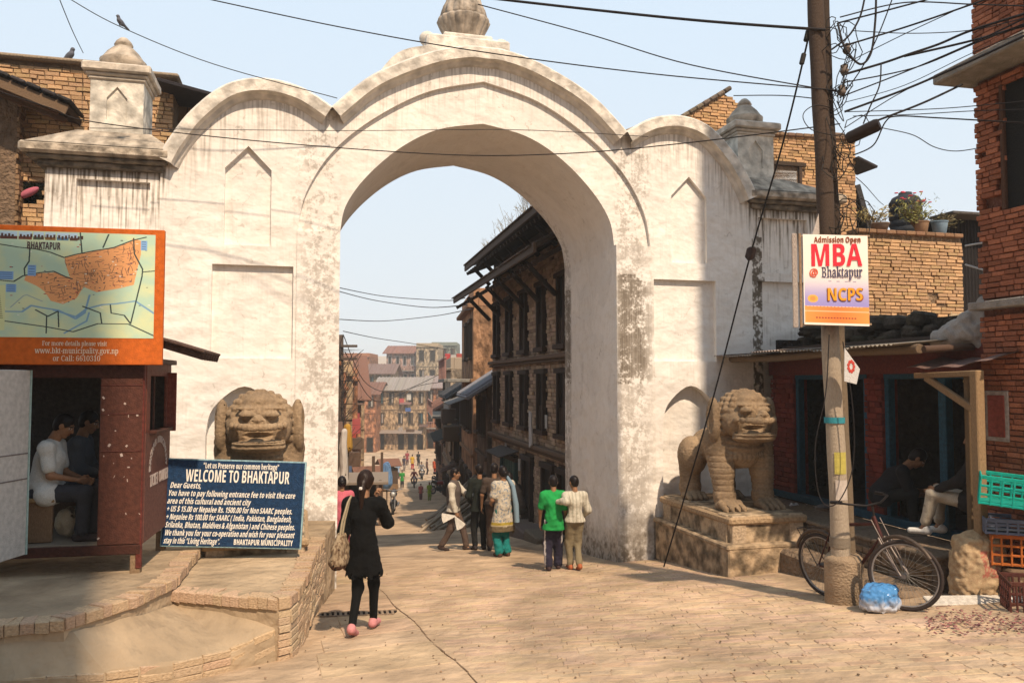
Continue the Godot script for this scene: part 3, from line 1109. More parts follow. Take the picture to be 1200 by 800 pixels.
		if not o.has("pelvis"):      # a straight hem
			var i := 0
			for z in g.nz:
				for y in g.ny:
					var py: float = g.lo.y + y * g.h
					for x in g.nx:
						var px: float = g.lo.x + x * g.h
						if absf(px) < 0.235 * k: g.a[i] = maxf(g.a[i], (hem - 0.012 + top.get("ragged", 0.0) * fold.get_noise_2d(px * 3.0, z * g.h * 3.0)) * k - py)
						i += 1
		var m2 := MB.new()
		g.to(m2, (top.fn if top.has("fn") else top.col))
		part(top.get("name", "shirt"), m2, M.cloth, t)
	var bot: Dictionary = o.get("bottom", {})
	if bot:
		var g := Field.new(lo - pad, Vector3(hi.x, maxf(P.y + 0.2 * k, maxf(legs[0][0].y, legs[1][0].y)), hi.z) + pad, cell, 65.0)
		var ls: float = bot.get("loose", 1.0)
		g.cap(P + up * 0.1 * k, P, 0.104 * k * girth, 0.108 * k * girth)
		for i in 2:
			g.cap(hp[i], legs[i][0], (0.082 * girth + 0.005 * ls) * k, (0.052 + 0.018 * ls) * k)
			g.cap(legs[i][0], legs[i][0].lerp(legs[i][1], bot.get("to", 0.93)), (0.05 + 0.018 * ls) * k, (0.033 + 0.026 * ls) * k)
		g.done()
		var amp: float = bot.get("fold", 0.008) * ls
		g.ripple(func(p: Vector3) -> float: return amp * fold.get_noise_3d(p.x, p.y * 0.8, p.z) + amp * 0.5 * fold.get_noise_3d(p.x * 2.2, p.y * 2.4, p.z * 2.2))
		var m2 := MB.new()
		g.to(m2, (bot.fn if bot.has("fn") else bot.col))
		part(bot.get("name", "trousers"), m2, M.cloth, t)
	if o.has("shoes"):
		for i in 2:
			var a: Vector3 = legs[i][1] - Vector3(0, 0.04, 0.02) * k
			var g := Field.new(a.min(toes[i]) - Vector3(0.1, 0.1, 0.1), a.max(toes[i]) + Vector3(0.1, 0.12, 0.1), maxf(cell * 0.6, 0.01), 120.0)
			var hd: Vector3 = (toes[i] - a).normalized()
			g.cap(a - hd * 0.03 * k, toes[i] - Vector3(0, 0.0, 0), 0.042 * k, 0.036 * k)
			g.cap(a, a + Vector3(0, 0.03, 0) * k, 0.042 * k)
			g.done()
			var m2 := MB.new()
			var base: float = minf(a.y, toes[i].y)
			var sc: Color = o.shoes
			g.to(m2, func(p: Vector3) -> Color: return o.get("sole", sc) if p.y < base - 0.012 else sc)
			part("shoe", m2, M.rubber, t)
	var hs: String = o.get("hair", "short")
	if hs != "none":
		var hc: Color = o.get("hair_col", Color(0.012, 0.009, 0.008))
		var g := Field.new(Vector3(-0.14, -0.36, -0.19), Vector3(0.14, 0.17, 0.14), maxf(cell * 0.6, 0.009), 110.0)
		g.ell(Vector3(0, 0.032, -0.018), Vector3(0.083, 0.1, 0.098))
		if hs == "short": g.ell(Vector3(0, -0.02, -0.05), Vector3(0.07, 0.07, 0.055))
		if hs in ["tail", "bun", "long"]:
			g.ell(Vector3(0, 0.0, -0.05), Vector3(0.08, 0.09, 0.066))
			for s in [-1.0, 1.0]: g.cap(Vector3(0.07 * s, 0.03, -0.0), Vector3(0.05 * s, -0.06, -0.06), 0.02)
		if hs == "tail":
			g.cap(Vector3(0, -0.03, -0.105), Vector3(0, -0.1, -0.12), 0.035, 0.034)
			g.cap(Vector3(0, -0.1, -0.12), Vector3(0.005, -0.3, -0.1), 0.036, 0.018)
		if hs == "bun": g.ell(Vector3(0, -0.01, -0.13), Vector3(0.05, 0.045, 0.04))
		if hs == "long": g.cap(Vector3(0, -0.04, -0.09), Vector3(0, -0.22, -0.09), 0.055, 0.045)
		g.done()
		g.carve(Vector3(0, -0.075, 0.1), Vector3(0.085, 0.125, 0.1))
		g.ripple(func(p: Vector3) -> float: return 0.003 * fold.get_noise_3d(p.x * 9.0, p.y * 1.5, p.z * 9.0))
		var m2 := MB.new()
		g.to(m2, hc, Transform3D(hb * k, Hc))
		part("hair", m2, M.hair, t)
	t.set_meta("hand_l", arms[0][1]); t.set_meta("hand_r", arms[1][1]); t.set_meta("sh_l", sh[0]); t.set_meta("head", Hc)
	return t

func fix_winding(mb: MB) -> void:      # make every face agree with its vertex normals
	for i in range(0, mb.ix.size(), 3):
		var a := mb.ix[i]; var b := mb.ix[i + 1]; var c := mb.ix[i + 2]
		if (mb.v[c] - mb.v[a]).cross(mb.v[b] - mb.v[a]).dot(mb.n[a] + mb.n[b] + mb.n[c]) < 0.0:
			mb.ix[i + 1] = c; mb.ix[i + 2] = b

func hem_bands(base: Color, bands: Array) -> Callable:     # bands: [low, high, colour]
	return func(p: Vector3) -> Color:
		for b in bands:
			if p.y > b[0] and p.y < b[1]: return b[2]
		return base

func on_spot(ix: float, iy: float) -> Vector3: return on_ground(ix, iy)

func build_people() -> void:

	var black := Color(0.005, 0.004, 0.005)
	var w := person("woman in black walking away with a bag over her shoulder", on_spot(425, 743), PI - 0.12, {
		"H": 1.6, "cell": 0.013, "hair": "tail", "hair_col": Color(0.02, 0.01, 0.007), "girth": 0.92, "lean": 0.02, "bow": 0.16,
		"hand_l": Vector3(0.24, 0.8, 0.0), "hand_r": Vector3(-0.12, 1.4, 0.15), "elbow_r": Vector3(-0.4, -1.0, 0.1), "elbow_l": Vector3(0.8, 0, -0.6), "grip_r": 1,
		"foot_l": Vector3(0.055, 0.0, -0.2), "foot_r": Vector3(-0.04, 0, 0.26), "tip": [0.7, 0.0], 
		"top": {"col": black, "sleeve": "long", "hem": 0.63, "flare": 0.03, "ragged": 0.09, "fold": 0.012, "name": "tunic"},
		"bottom": {"col": Color(0.007, 0.006, 0.007), "loose": 0.35, "to": 0.97, "name": "leggings"}, "shoes": Color(0.6, 0.25, 0.25), "sole": Color(0.75, 0.5, 0.48)})
	var clip := MB.new()
	clip.col = Color(0.8, 0.75, 0.7)
	var hd: Vector3 = w.get_meta("head")
	clip.box(hd + Vector3(0.005, -0.05, -0.155), Vector3(0.032, 0.028, 0.02), 0.006)
	part("hair_clip", clip, M.plain, w)
	# her bag
	var bag := thing("shoulder_bag", "patterned brown cloth shoulder bag hanging at the black-dressed woman's left side", "bag", w.position, w.rotation.y)
	var bf := Field.new(Vector3(0.0, 0.55, -0.3), Vector3(0.4, 1.15, 0.12), 0.011, 70.0)
	bf.ell(Vector3(0.2, 0.83, -0.12), Vector3(0.075, 0.15, 0.16))
	bf.cap(Vector3(0.2, 0.74, -0.22), Vector3(0.2, 0.74, -0.02), 0.075)
	bf.cap(Vector3(0.19, 0.97, -0.16), Vector3(0.19, 0.97, -0.08), 0.035)
	bf.done()
	bf.ripple(func(p: Vector3) -> float: return 0.012 * fold.get_noise_3d(p.x * 2, p.y * 1.2, p.z * 2) + 0.01 * fold.get_noise_3d(p.x * 4, p.y * 1.5, p.z * 4))
	var bm := MB.new()
	bf.to(bm, func(p: Vector3) -> Color:
		if p.y < 0.715: return Color(0.1, 0.05, 0.03)
		return Color(0.36, 0.27, 0.17).lerp(Color(0.16, 0.1, 0.06), clampf(fold.get_noise_3d(p.x * 5, p.y * 3, p.z * 5) * 3.0 + 0.3, 0, 1)))
	part("pouch", bm, M.cloth, bag)
	for dz in [-0.045, 0.03]:
		var s := MB.new()
		s.col = Color(0.42, 0.34, 0.22)
		s.tube([Vector3(0.19, 0.95, -0.13 + dz), Vector3(0.17, 1.12, -0.11 + dz), Vector3(0.13, 1.3, -0.085 + dz * 0.6), Vector3(0.125, 1.352, -0.02), Vector3(0.13, 1.3, 0.07)], 0.011, 6)
		part("strap", s, M.cloth, bag)
	person("woman in a pink top, half hidden behind the left pier of the gate", V(-3.0, gh(-3.0, 14.4), 14.4), PI + 0.3, {
		"H": 1.53, "cell": 0.022, "hair": "bun", "top": {"col": Color(0.62, 0.15, 0.2), "sleeve": "short", "hem": 0.6}, "bottom": {"col": Color(0.3, 0.06, 0.1), "loose": 1.5}, "shoes": Color(0.05, 0.03, 0.03)})
	var white := Color(0.62, 0.57, 0.48)
	var pm := person("man in a grey vest and white sleeves striding with a fan of papers", on_spot(531, 645), PI / 2 - 0.25, {
		"H": 1.58, "cell": 0.017, "hair": "short", "turn": 0.1,
		"hand_r": Vector3(-0.2, 0.82, 0.12), "hand_l": Vector3(0.12, 1.13, 0.47), "elbow_l": Vector3(0.3, -1, -0.2), "grip_r": 1, "thumb_l": Vector3(0, 1, 0.2),
		"foot_l": Vector3(0.07, 0, 0.28), "foot_r": Vector3(-0.07, 0, -0.24), "tip": [0.0, 0.3],
		"top": {"col": white, "sleeve": "long"}, "bottom": {"col": Color(0.11, 0.075, 0.06), "loose": 1.2}, "shoes": Color(0.05, 0.035, 0.03)})
	var vf := Field.new(Vector3(-0.3, 0.75, -0.25), Vector3(0.3, 1.45, 0.3), 0.017, 65.0)
	vf.cap(Vector3(0, 0.86, 0), Vector3(0, 1.0, 0.0), 0.128)
	vf.cap(Vector3(0, 1.0, 0), Vector3(0, 1.16, 0.01), 0.127, 0.138)
	vf.cap(Vector3(0, 1.16, 0.01), Vector3(0, 1.27, 0.015), 0.138, 0.1)
	vf.cap(Vector3(-0.1, 1.27, 0.01), Vector3(0.1, 1.27, 0.01), 0.072)
	vf.done()
	var vm := MB.new()
	vf.to(vm, Color(0.12, 0.095, 0.09))
	part("vest", vm, M.cloth, pm)
	var pap := thing("paper_sheets", "fan of white paper sheets held low by the man in the grey vest", "papers", pm.position, pm.rotation.y)
	var hr: Vector3 = pm.get_meta("hand_r") + Vector3(0, -0.07, 0)
	for i in 9:
		var s := MB.new()
		s.col = Color(0.8, 0.77, 0.7)
		var an: float = (-1.75 + 0.17 * i) if i < 5 else (0.25 + 0.2 * (i - 5))
		var d := Vector3(0.0, -cos(an) * 0.75 - 0.05, sin(an)).normalized()
		var e := Vector3(1, 0, 0).cross(d).normalized()
		var a := hr + Vector3(-0.02 - 0.004 * i, 0, 0)
		s.quad(a - e * 0.012, a + e * 0.012, a + d * 0.26 + e * 0.03 + Vector3(-0.03, 0, 0), a + d * 0.26 - e * 0.03 + Vector3(-0.03, 0, 0))
		s.quad(a + d * 0.26 - e * 0.03 + Vector3(-0.032, 0, 0), a + d * 0.26 + e * 0.03 + Vector3(-0.032, 0, 0), a + e * 0.012 - Vector3(0.002, 0, 0), a - e * 0.012 - Vector3(0.002, 0, 0))
		part("sheet", s, M.plain, pap)
	person("man in dark green clothes standing with his back turned, left of two men", on_spot(562, 644), PI + 0.25, {
		"H": 1.62, "cell": 0.018, "hand_l": Vector3(0.16, 0.95, 0.22), "hand_r": Vector3(-0.25, 0.8, 0.05), "top": {"col": Color(0.018, 0.022, 0.016), "sleeve": "long", "hem": 0.8}, "bottom": {"col": Color(0.012, 0.012, 0.013)}, "shoes": Color(0.03, 0.02, 0.02)})
	person("man in a brown sleeveless sweater and belt standing with his back turned", on_spot(579, 645), PI - 0.1, {
		"H": 1.62, "cell": 0.018, "girth": 1.08, "hand_l": Vector3(0.27, 0.86, 0.12), "hand_r": Vector3(-0.2, 0.9, 0.2),
		"top": {"sleeve": "short", "hem": 0.93, "fn": hem_bands(Color(0.085, 0.06, 0.048), [[0.86, 0.93, Color(0.03, 0.02, 0.02)]]), "name": "sweater"}, "bottom": {"col": Color(0.05, 0.03, 0.022), "loose": 1.3}, "shoes": Color(0.03, 0.02, 0.02)})
	var kf := func(p: Vector3) -> Color:
		if p.y < 0.53: return Color(0.16, 0.12, 0.07)
		if p.y < 0.56: return Color(0.5, 0.42, 0.28)
		if p.y < 0.6: return Color(0.4, 0.3, 0.05)
		return Color(0.6, 0.53, 0.42).lerp(Color(0.2, 0.25, 0.32), clampf(fold.get_noise_3d(p.x * 4, p.y * 4, p.z * 4) * 4.0 - 0.3, 0, 1))
	var lady := person("woman in a white and yellow tunic over wide teal trousers", on_spot(590, 652), PI + 0.55, {
		"H": 1.55, "cell": 0.016, "hair": "bun", "girth": 1.1, "hand_l": Vector3(0.14, 1.0, 0.24), "hand_r": Vector3(-0.12, 1.04, 0.26),
		"top": {"fn": kf, "sleeve": "short", "hem": 0.5, "flare": 0.06, "thick": 0.03, "fold": 0.014, "name": "tunic"}, "bottom": {"col": Color(0.012, 0.2, 0.19), "loose": 2.0, "fold": 0.01}, "shoes": Color(0.08, 0.04, 0.03)})
	var sf := MB.new()
	sf.col = Color(0.22, 0.32, 0.4)
	sf.tube([Vector3(-0.17, 0.6, -0.17), Vector3(-0.15, 0.9, -0.17), Vector3(-0.11, 1.22, -0.13), Vector3(-0.07, 1.36, -0.02), Vector3(-0.08, 1.25, 0.13), Vector3(-0.06, 0.95, 0.2)], [0.045, 0.05, 0.04, 0.03, 0.035, 0.05], 8)
	part("scarf", sf, M.cloth, lady)
	person("figure in dark clothes sitting hunched on the step of the old brick house", at(611, 590, 15.6) + Vector3(0, -0.42, 0), PI + 0.9, {
		"H": 1.6, "cell": 0.02, "pelvis": Vector3(0, 0.36, 0), "lean": 0.5, "bow": 0.5, "hand_l": Vector3(0.12, 0.42, 0.45), "hand_r": Vector3(-0.12, 0.42, 0.45), "foot_l": Vector3(0.1, -0.05, 0.36), "foot_r": Vector3(-0.1, -0.05, 0.36), "knee_l": Vector3(0, 1, 0.6), "knee_r": Vector3(0, 1, 0.6),
		"top": {"col": Color(0.02, 0.017, 0.018)}, "bottom": {"col": Color(0.015, 0.013, 0.014)}, "shoes": Color(0.1, 0.05, 0.04)})
	var gb := person("boy in a bright green T-shirt and dark tracksuit trousers walking away", on_spot(649, 669), PI + 0.05, {
		"H": 1.36, "cell": 0.016, "hand_l": Vector3(0.24, 0.86, 0.16), "hand_r": Vector3(-0.25, 0.84, 0.1), "elbow_l": Vector3(0.8, 0, -0.7),
		"foot_l": Vector3(0.09, 0, 0.02), "foot_r": Vector3(-0.1, 0, 0.2), "tip": [0.1, 0.0],
		"top": {"col": Color(0.02, 0.34, 0.08), "sleeve": "short", "hem": 0.76, "thick": 0.034, "fold": 0.014}, "bottom": {"loose": 1.9, "fn": func(p: Vector3) -> Color: return Color(0.5, 0.46, 0.44) if absf(absf(p.x) - 0.128) < 0.011 and absf(p.z) < 0.05 else Color(0.03, 0.025, 0.045)}, "shoes": Color(0.05, 0.03, 0.03)})
	person("boy in a white striped shirt with one arm round the green-shirted boy", on_spot(674, 668), PI + 0.2, {
		"H": 1.34, "cell": 0.016, "turn": 0.35, "hand_l": Vector3(0.34, 1.28, -0.02), "hand_r": Vector3(-0.2, 0.95, 0.2), "elbow_l": Vector3(0.3, -0.3, -1.0), "thumb_l": Vector3(0, 1, 0),
		"foot_l": Vector3(0.06, 0, 0.12), "foot_r": Vector3(-0.05, 0, -0.12), "tip": [0.0, 0.5],
		"top": {"hem": 0.9, "sleeve": "long", "fn": func(p: Vector3) -> Color: return Color(0.62, 0.57, 0.46) if fmod(absf(p.x) + 1.0, 0.05) > 0.012 else Color(0.4, 0.38, 0.3)}, "bottom": {"col": Color(0.25, 0.2, 0.125), "loose": 1.1}, "shoes": Color(0.4, 0.12, 0.05)})
	var spots := [
		[471, 572, "distant pedestrian in a bright green shirt on the sloping street", Color(0.03, 0.3, 0.05), Color(0.03, 0.03, 0.04), 0.2, 1.6],
		[483, 550, "distant woman in a yellow top and red skirt up the street", Color(0.6, 0.36, 0.03), Color(0.4, 0.03, 0.03), 3.0, 1.6],
		[503, 587, "small child in a lime green top beside the bamboo poles", Color(0.35, 0.55, 0.05), Color(0.3, 0.4, 0.05), 0.4, 1.05],
		[493, 586, "small child in a red and white top next to the lime green child", Color(0.5, 0.15, 0.15), Color(0.2, 0.1, 0.12), 0.1, 0.95],
		[473, 552, "distant pedestrian in a dark top left of the yellow woman", Color(0.05, 0.04, 0.06), Color(0.25, 0.2, 0.17), 1.0, 1.6],
		[500, 556, "distant pedestrian in a brown wrap near the parked motorcycles", Color(0.16, 0.1, 0.08), Color(0.08, 0.06, 0.06), 2.0, 1.6],
		[509, 556, "distant pedestrian in orange red near the parked motorcycles", Color(0.5, 0.1, 0.04), Color(0.3, 0.06, 0.04), 2.6, 1.6],
		[448, 562, "distant pedestrian in grey by the market stall", Color(0.2, 0.2, 0.22), Color(0.06, 0.05, 0.05), 1.2, 1.6],
		[466, 561, "distant pedestrian in a pale blue shirt just left of the ridden motorcycles", Color(0.3, 0.4, 0.55), Color(0.08, 0.07, 0.08), 0.3, 1.6],
		[477, 545, "distant pedestrian in maroon farther up than the yellow woman", Color(0.3, 0.06, 0.07), Color(0.1, 0.05, 0.05), 0.3, 1.6],
		[490, 546, "distant pedestrian in black farther up than the yellow woman", Color(0.03, 0.03, 0.03), Color(0.05, 0.04, 0.04), 2.8, 1.6],
		[455, 574, "distant pedestrian in brown carrying on past the stall", Color(0.2, 0.12, 0.08), Color(0.06, 0.05, 0.05), 0.1, 1.6],
		[459, 560, "distant pedestrian in a white shirt beyond the motorcycle", Color(0.6, 0.58, 0.55), Color(0.08, 0.07, 0.08), 2.9, 1.6]]
	for s in spots:
		person(s[2], on_spot(s[0], s[1]), s[5], {"H": s[6], "cell": 0.034, "top": {"col": s[3], "sleeve": "short", "hem": 0.7, "fold": 0.0}, "bottom": {"col": s[4], "loose": 1.4, "fold": 0.0}, "hair": "short"}, "people far down the street")

# ------------------------------------------------------------------ lettering
var bold: SystemFont
var plain_font: SystemFont

func words(parent: Node3D, s: String, pos: Vector3, hgt: float, cc: Color, width := 0.0, strong := true, left := false, basis := Basis(), called := "lettering") -> MeshInstance3D:
	if bold == null:
		bold = SystemFont.new()
		bold.font_names = PackedStringArray(["Droid Sans"])
		bold.font_weight = 700
		plain_font = SystemFont.new()
		plain_font.font_names = PackedStringArray(["Droid Serif"])
	var t := TextMesh.new()
	t.text = s
	t.font = bold if strong else plain_font
	t.font_size = 32
	t.pixel_size = hgt / 24.0
	t.depth = 0.004
	t.curve_step = 3.0
	t.horizontal_alignment = HORIZONTAL_ALIGNMENT_LEFT if left else HORIZONTAL_ALIGNMENT_CENTER
	var o := MeshInstance3D.new()
	o.name = called
	o.mesh = t
	o.material_override = tint(M.ink, cc)
	parent.add_child(o, true)
	var k := 1.0
	if width > 0.0 and t.get_aabb().size.x > 0.01: k = width / t.get_aabb().size.x
	o.transform = Transform3D(basis.scaled_local(Vector3(k, 1, 1)), pos)
	return o

# ------------------------------------------------------------------ platform, guardian lions, kiosk
func edge_bricks(parent: Node3D, pts: Array, h: float, tall: float, cc: Color, long := 0.085) -> void:    # a row of bricks on edge along the top of a riser; pts: [x, z]
	var mats := brick_kinds(cc, 0.07)
	for i in pts.size() - 1:
		var a := V(pts[i][0], h + (pts[i][2] if pts[i].size() > 2 else 0.0), pts[i][1])
		var b := V(pts[i + 1][0], h + (pts[i + 1][2] if pts[i + 1].size() > 2 else 0.0), pts[i + 1][1])
		var l := a.distance_to(b)
		var m := maxi(1, int(l / long))
		var d := (b - a).normalized()
		for k in m:
			var o := MeshInstance3D.new()
			o.name = "brick"
			o.mesh = brick_meshes[rng.randi() % 3]
			o.material_override = mats[rng.randi() % 5]
			parent.add_child(o, true)
			var z := d.cross(Vector3.UP)
			var bs := Basis(d, Vector3.UP, z)
			if z.dot(V(-3.5, 0, 9) - a) > 0: bs = Basis(-d, Vector3.UP, -z)
			bs = bs * Basis.from_euler(Vector3(0, rng.randf_range(-0.04, 0.04), rng.randf_range(-0.03, 0.03)))
			o.transform = Transform3D(bs.scaled_local(Vector3(l / m * 0.985, tall * rng.randf_range(0.94, 1.02), 0.16)), a + d * (k + 0.5) * l / m + Vector3(0, -tall / 2.0 + 0.006, 0) - bs.z * (0.075 + rng.randf_range(-0.008, 0.008)))

func plan(pts: Array) -> PackedVector2Array:
	var r := PackedVector2Array()
	for p in pts: r.append(Vector2(p[0], p[1]))
	return r

func build_platform() -> void:
	var steps := struct("steps", MB.new(), M.ground)
	var cc := Color(0.56, 0.42, 0.275)
	# worn low step that slopes towards the road
	var back := [[-1.99, 7.3, -0.385], [-2.5, 7.36, -0.385], [-3.08, 7.52, -0.385], [-3.14, 6.95, -0.33], [-3.36, 6.3, -0.28], [-3.78, 6.12, -0.26], [-6.5, 6.0, -0.26]]
	var front := [[-1.985, 7.35, -0.42], [-2.08, 7.22, -0.52], [-2.38, 6.96, -0.61], [-2.72, 6.6, -0.6], [-3.1, 6.28, -0.56], [-3.6, 5.98, -0.5], [-6.5, 5.5, -0.45]]
	var lower := MB.new()
	lower.col = cc
	var rows := []
	for i in 6:
		for k in 6:
			var t := k / 6.0
			var b: Array = back[i]
			var b2: Array = back[i + 1]
			var f: Array = front[i]
			var f2: Array = front[i + 1]
			var row := []
			for j in 9:
				var u := j / 8.0
				var p := V(lerpf(b[0], b2[0], t), lerpf(b[2], b2[2], t), lerpf(b[1], b2[1], t)).lerp(V(lerpf(f[0], f2[0], t), lerpf(f[2], f2[2], t), lerpf(f[1], f2[1], t)), u)
				p.y += 0.022 * fold.get_noise_3d(p.x * 0.5, 0, p.z * 0.5)
				row.append(p)
			var edge: Vector3 = row[8]
			row.append(edge + Vector3(0.012 * fold.get_noise_1d(i * 6 + k), -0.03, 0.025))
			row.append(edge + Vector3(0, -0.5, 0.05))
			rows.append(row)
	for i in rows.size() - 1:
		for j in 10: lower.quad(rows[i][j], rows[i][j + 1], rows[i + 1][j + 1], rows[i + 1][j])
	part("lower_step", lower, M.ground, steps)
	var up := MB.new()
	up.col = cc
	var uf := [[-3.1, 7.5], [-2.5, 7.32], [-2.05, 7.2], [-1.97, 7.28], [-1.97, 7.5], [-2.05, 8.2], [-2.18, 9.0], [-2.3, 10.0], [-2.42, 11.2]]
	var upl := uf.duplicate()
	upl += [[-3.7, 11.2], [-3.6, 9.0]]
	up.slab(plan(upl), -1.6, -0.265)
	part("upper_step", up, M.ground, steps)
	var kp := MB.new()
	kp.col = cc * 0.98
	var kf := [[-6.5, 6.02], [-3.76, 6.1], [-3.4, 6.25], [-3.16, 6.9], [-3.09, 7.52], [-3.4, 8.9]]
	var kl := kf.duplicate()
	kl += [[-3.9, 11.0], [-6.5, 10.5]]
	kp.slab(plan(kl), -1.6, -0.165)
	part("kiosk_terrace", kp, M.ground, steps)
	edge_bricks(steps, kf, -0.165, 0.1, Color(0.54, 0.38, 0.245))
	edge_bricks(steps, uf.slice(0, 8), -0.265, 0.11, Color(0.54, 0.38, 0.245))
	for r in 3: edge_bricks(steps, front, -0.012 - 0.066 * r, 0.064, Color(0.56, 0.4, 0.26), 0.19 + 0.03 * (r % 2))
	# rough brick courses of the outer side
	for r in 8:
		edge_bricks(steps, uf.slice(2, 8), -0.38 - 0.064 * r, 0.062, Color(0.55, 0.4, 0.26), 0.2 + 0.03 * (r % 2))

func sloped_top(pl: Array, h: float, cc: Color) -> MB:
	var mb := MB.new()
	mb.col = cc
	return mb

func lion_mesh() -> ArrayMesh:
	var f := Field.new(Vector3(-0.68, -0.02, -1.0), Vector3(0.68, 1.92, 1.2), 0.0145, 95.0)
	var hc := Vector3(0, 1.25, 0.46)
	var hs := 1.16
	var hd := func(p: Vector3, r: Vector3) -> void: f.ell(hc + (p - hc) * hs, r * hs)
	for s in [-1.0, 1.0]:
		f.cap(Vector3(0.33 * s, 1.0, 0.3), Vector3(0.32 * s, 0.55, 0.42), 0.22, 0.175)
		f.cap(Vector3(0.32 * s, 0.55, 0.42), Vector3(0.31 * s, 0.17, 0.45), 0.17, 0.14)
		f.cap(Vector3(0.31 * s - 0.005, 0.2, 0.45), Vector3(0.31 * s + 0.005, 0.2, 0.45), 0.16)
		f.ell(Vector3(0.31 * s, 0.07, 0.54), Vector3(0.18, 0.085, 0.18))
		for k in 4:
			var x: float = 0.31 * s + (k - 1.5) * 0.092
			f.cap(Vector3(x, 0.115, 0.6), Vector3(x * 1.01, 0.055, 0.74), 0.05, 0.043)
			f.cap(Vector3(x * 1.01, 0.06, 0.76), Vector3(x * 1.01, 0.02, 0.8), 0.022, 0.012)
		f.ell(Vector3(0.28 * s, 0.7, -0.58), Vector3(0.21, 0.31, 0.29))
		f.cap(Vector3(0.3 * s, 0.5, -0.62), Vector3(0.3 * s, 0.18, -0.62), 0.17, 0.145)
		f.cap(Vector3(0.3 * s - 0.005, 0.2, -0.62), Vector3(0.3 * s + 0.005, 0.2, -0.62), 0.165)
		f.ell(Vector3(0.3 * s, 0.07, -0.54), Vector3(0.17, 0.085, 0.19))
		for k in 4:
			var x: float = 0.3 * s + (k - 1.5) * 0.088
			f.cap(Vector3(x, 0.1, -0.46), Vector3(x * 1.01, 0.05, -0.34), 0.046, 0.04)
		hd.call(Vector3(0.2 * s, 1.28, 0.58), Vector3(0.13, 0.17, 0.14))
		hd.call(Vector3(0.13 * s, 1.495, 0.715), Vector3(0.105, 0.024, 0.045))
		hd.call(Vector3(0.12 * s, 1.43, 0.74), Vector3(0.085, 0.045, 0.05))
		hd.call(Vector3(0.05 * s, 1.365, 0.92), Vector3(0.035, 0.03, 0.035))
		for k in 6: hd.call(Vector3((0.03 + k * 0.046) * s, 1.305 + k * k * 0.0004, 0.93 - k * k * 0.0075), Vector3(0.034, 0.042, 0.04))
		hd.call(Vector3(0.39 * s, 1.34, 0.42), Vector3(0.075, 0.25, 0.11))
		hd.call(Vector3(0.4 * s, 1.2, 0.46), Vector3(0.068, 0.18, 0.09))
		# cheek curls
		for k in 4: hd.call(Vector3(0.29 * s, 1.16 + k * 0.09, 0.5 + 0.02 * k), Vector3(0.05, 0.045, 0.05))
	f.ell(Vector3(0, 0.93, 0.28), Vector3(0.41, 0.36, 0.32))
	f.ell(Vector3(0, 0.84, 0.5), Vector3(0.23, 0.24, 0.14))
	f.cap(Vector3(0, 0.89, 0.15), Vector3(0, 0.86, -0.58), 0.29, 0.27)
	f.cap(Vector3(0, 1.05, 0.28), Vector3(0, 1.3, 0.36), 0.3, 0.3)
	hd.call(Vector3(0, 1.4, 0.48), Vector3(0.285, 0.26, 0.28))
	hd.call(Vector3(0, 1.56, 0.5), Vector3(0.2, 0.1, 0.22))
	hd.call(Vector3(0, 1.085, 0.7), Vector3(0.275, 0.06, 0.2))
	hd.call(Vector3(0, 1.128, 0.72), Vector3(0.27, 0.028, 0.2))
	hd.call(Vector3(0, 1.39, 0.92), Vector3(0.055, 0.05, 0.055))
	hd.call(Vector3(0, 1.21, 0.6), Vector3(0.2, 0.12, 0.14))
	# necklaces: two rows of beads, a fringe and breast curls
	for r in 2:
		for i in 25:
			var an := -1.35 + 2.7 * i / 24.0
			f.ell(Vector3(sin(an) * (0.365 + 0.02 * r), 1.06 - 0.08 * r - 0.09 * cos(an), 0.28 + cos(an) * (0.335 + 0.012 * r)), Vector3(0.03, 0.028, 0.03))
	for i in 13:
		var an := -1.0 + 2.0 * i / 12.0
		f.ell(Vector3(sin(an) * 0.39, 0.83 - 0.06 * cos(an), 0.28 + cos(an) * 0.345), Vector3(0.03, 0.06, 0.028))
	# curled mane in rows
	for r in 7:
		var th := 0.12 + r * 0.27
		var m := 3 + r * 3
		for i in m:
			var ph := PI + (float(i) / (m - 1) - 0.5) * 4.2
			var d := Vector3(sin(th) * sin(ph), cos(th), sin(th) * cos(ph))
			hd.call(Vector3(0, 1.39, 0.47) + d * Vector3(0.3, 0.275, 0.3), Vector3(0.04, 0.04, 0.04))
	f.done()
	var cv := func(p: Vector3, r: Vector3) -> void: f.carve(hc + (p - hc) * hs, r * hs)
	cv.call(Vector3(0, 1.205, 0.86), Vector3(0.26, 0.045, 0.2))
	cv.call(Vector3(0, 1.215, 0.99), Vector3(0.16, 0.04, 0.14))
	for s in [-1.0, 1.0]:
		cv.call(Vector3(0.12 * s, 1.462, 0.8), Vector3(0.085, 0.007, 0.05))
		cv.call(Vector3(0.12 * s, 1.4, 0.8), Vector3(0.08, 0.007, 0.05))
		cv.call(Vector3(0.12 * s, 1.43, 0.802), Vector3(0.022, 0.018, 0.012))
		cv.call(Vector3(0.05 * s, 1.365, 0.96), Vector3(0.014, 0.012, 0.02))
		cv.call(Vector3(0.46 * s, 1.32, 0.47), Vector3(0.03, 0.18, 0.06))
		for k in 3: f.carve(Vector3(0.31 * s + (k - 1) * 0.092, 0.06, 0.76), Vector3(0.006, 0.08, 0.09))
	fold.frequency = 3.0
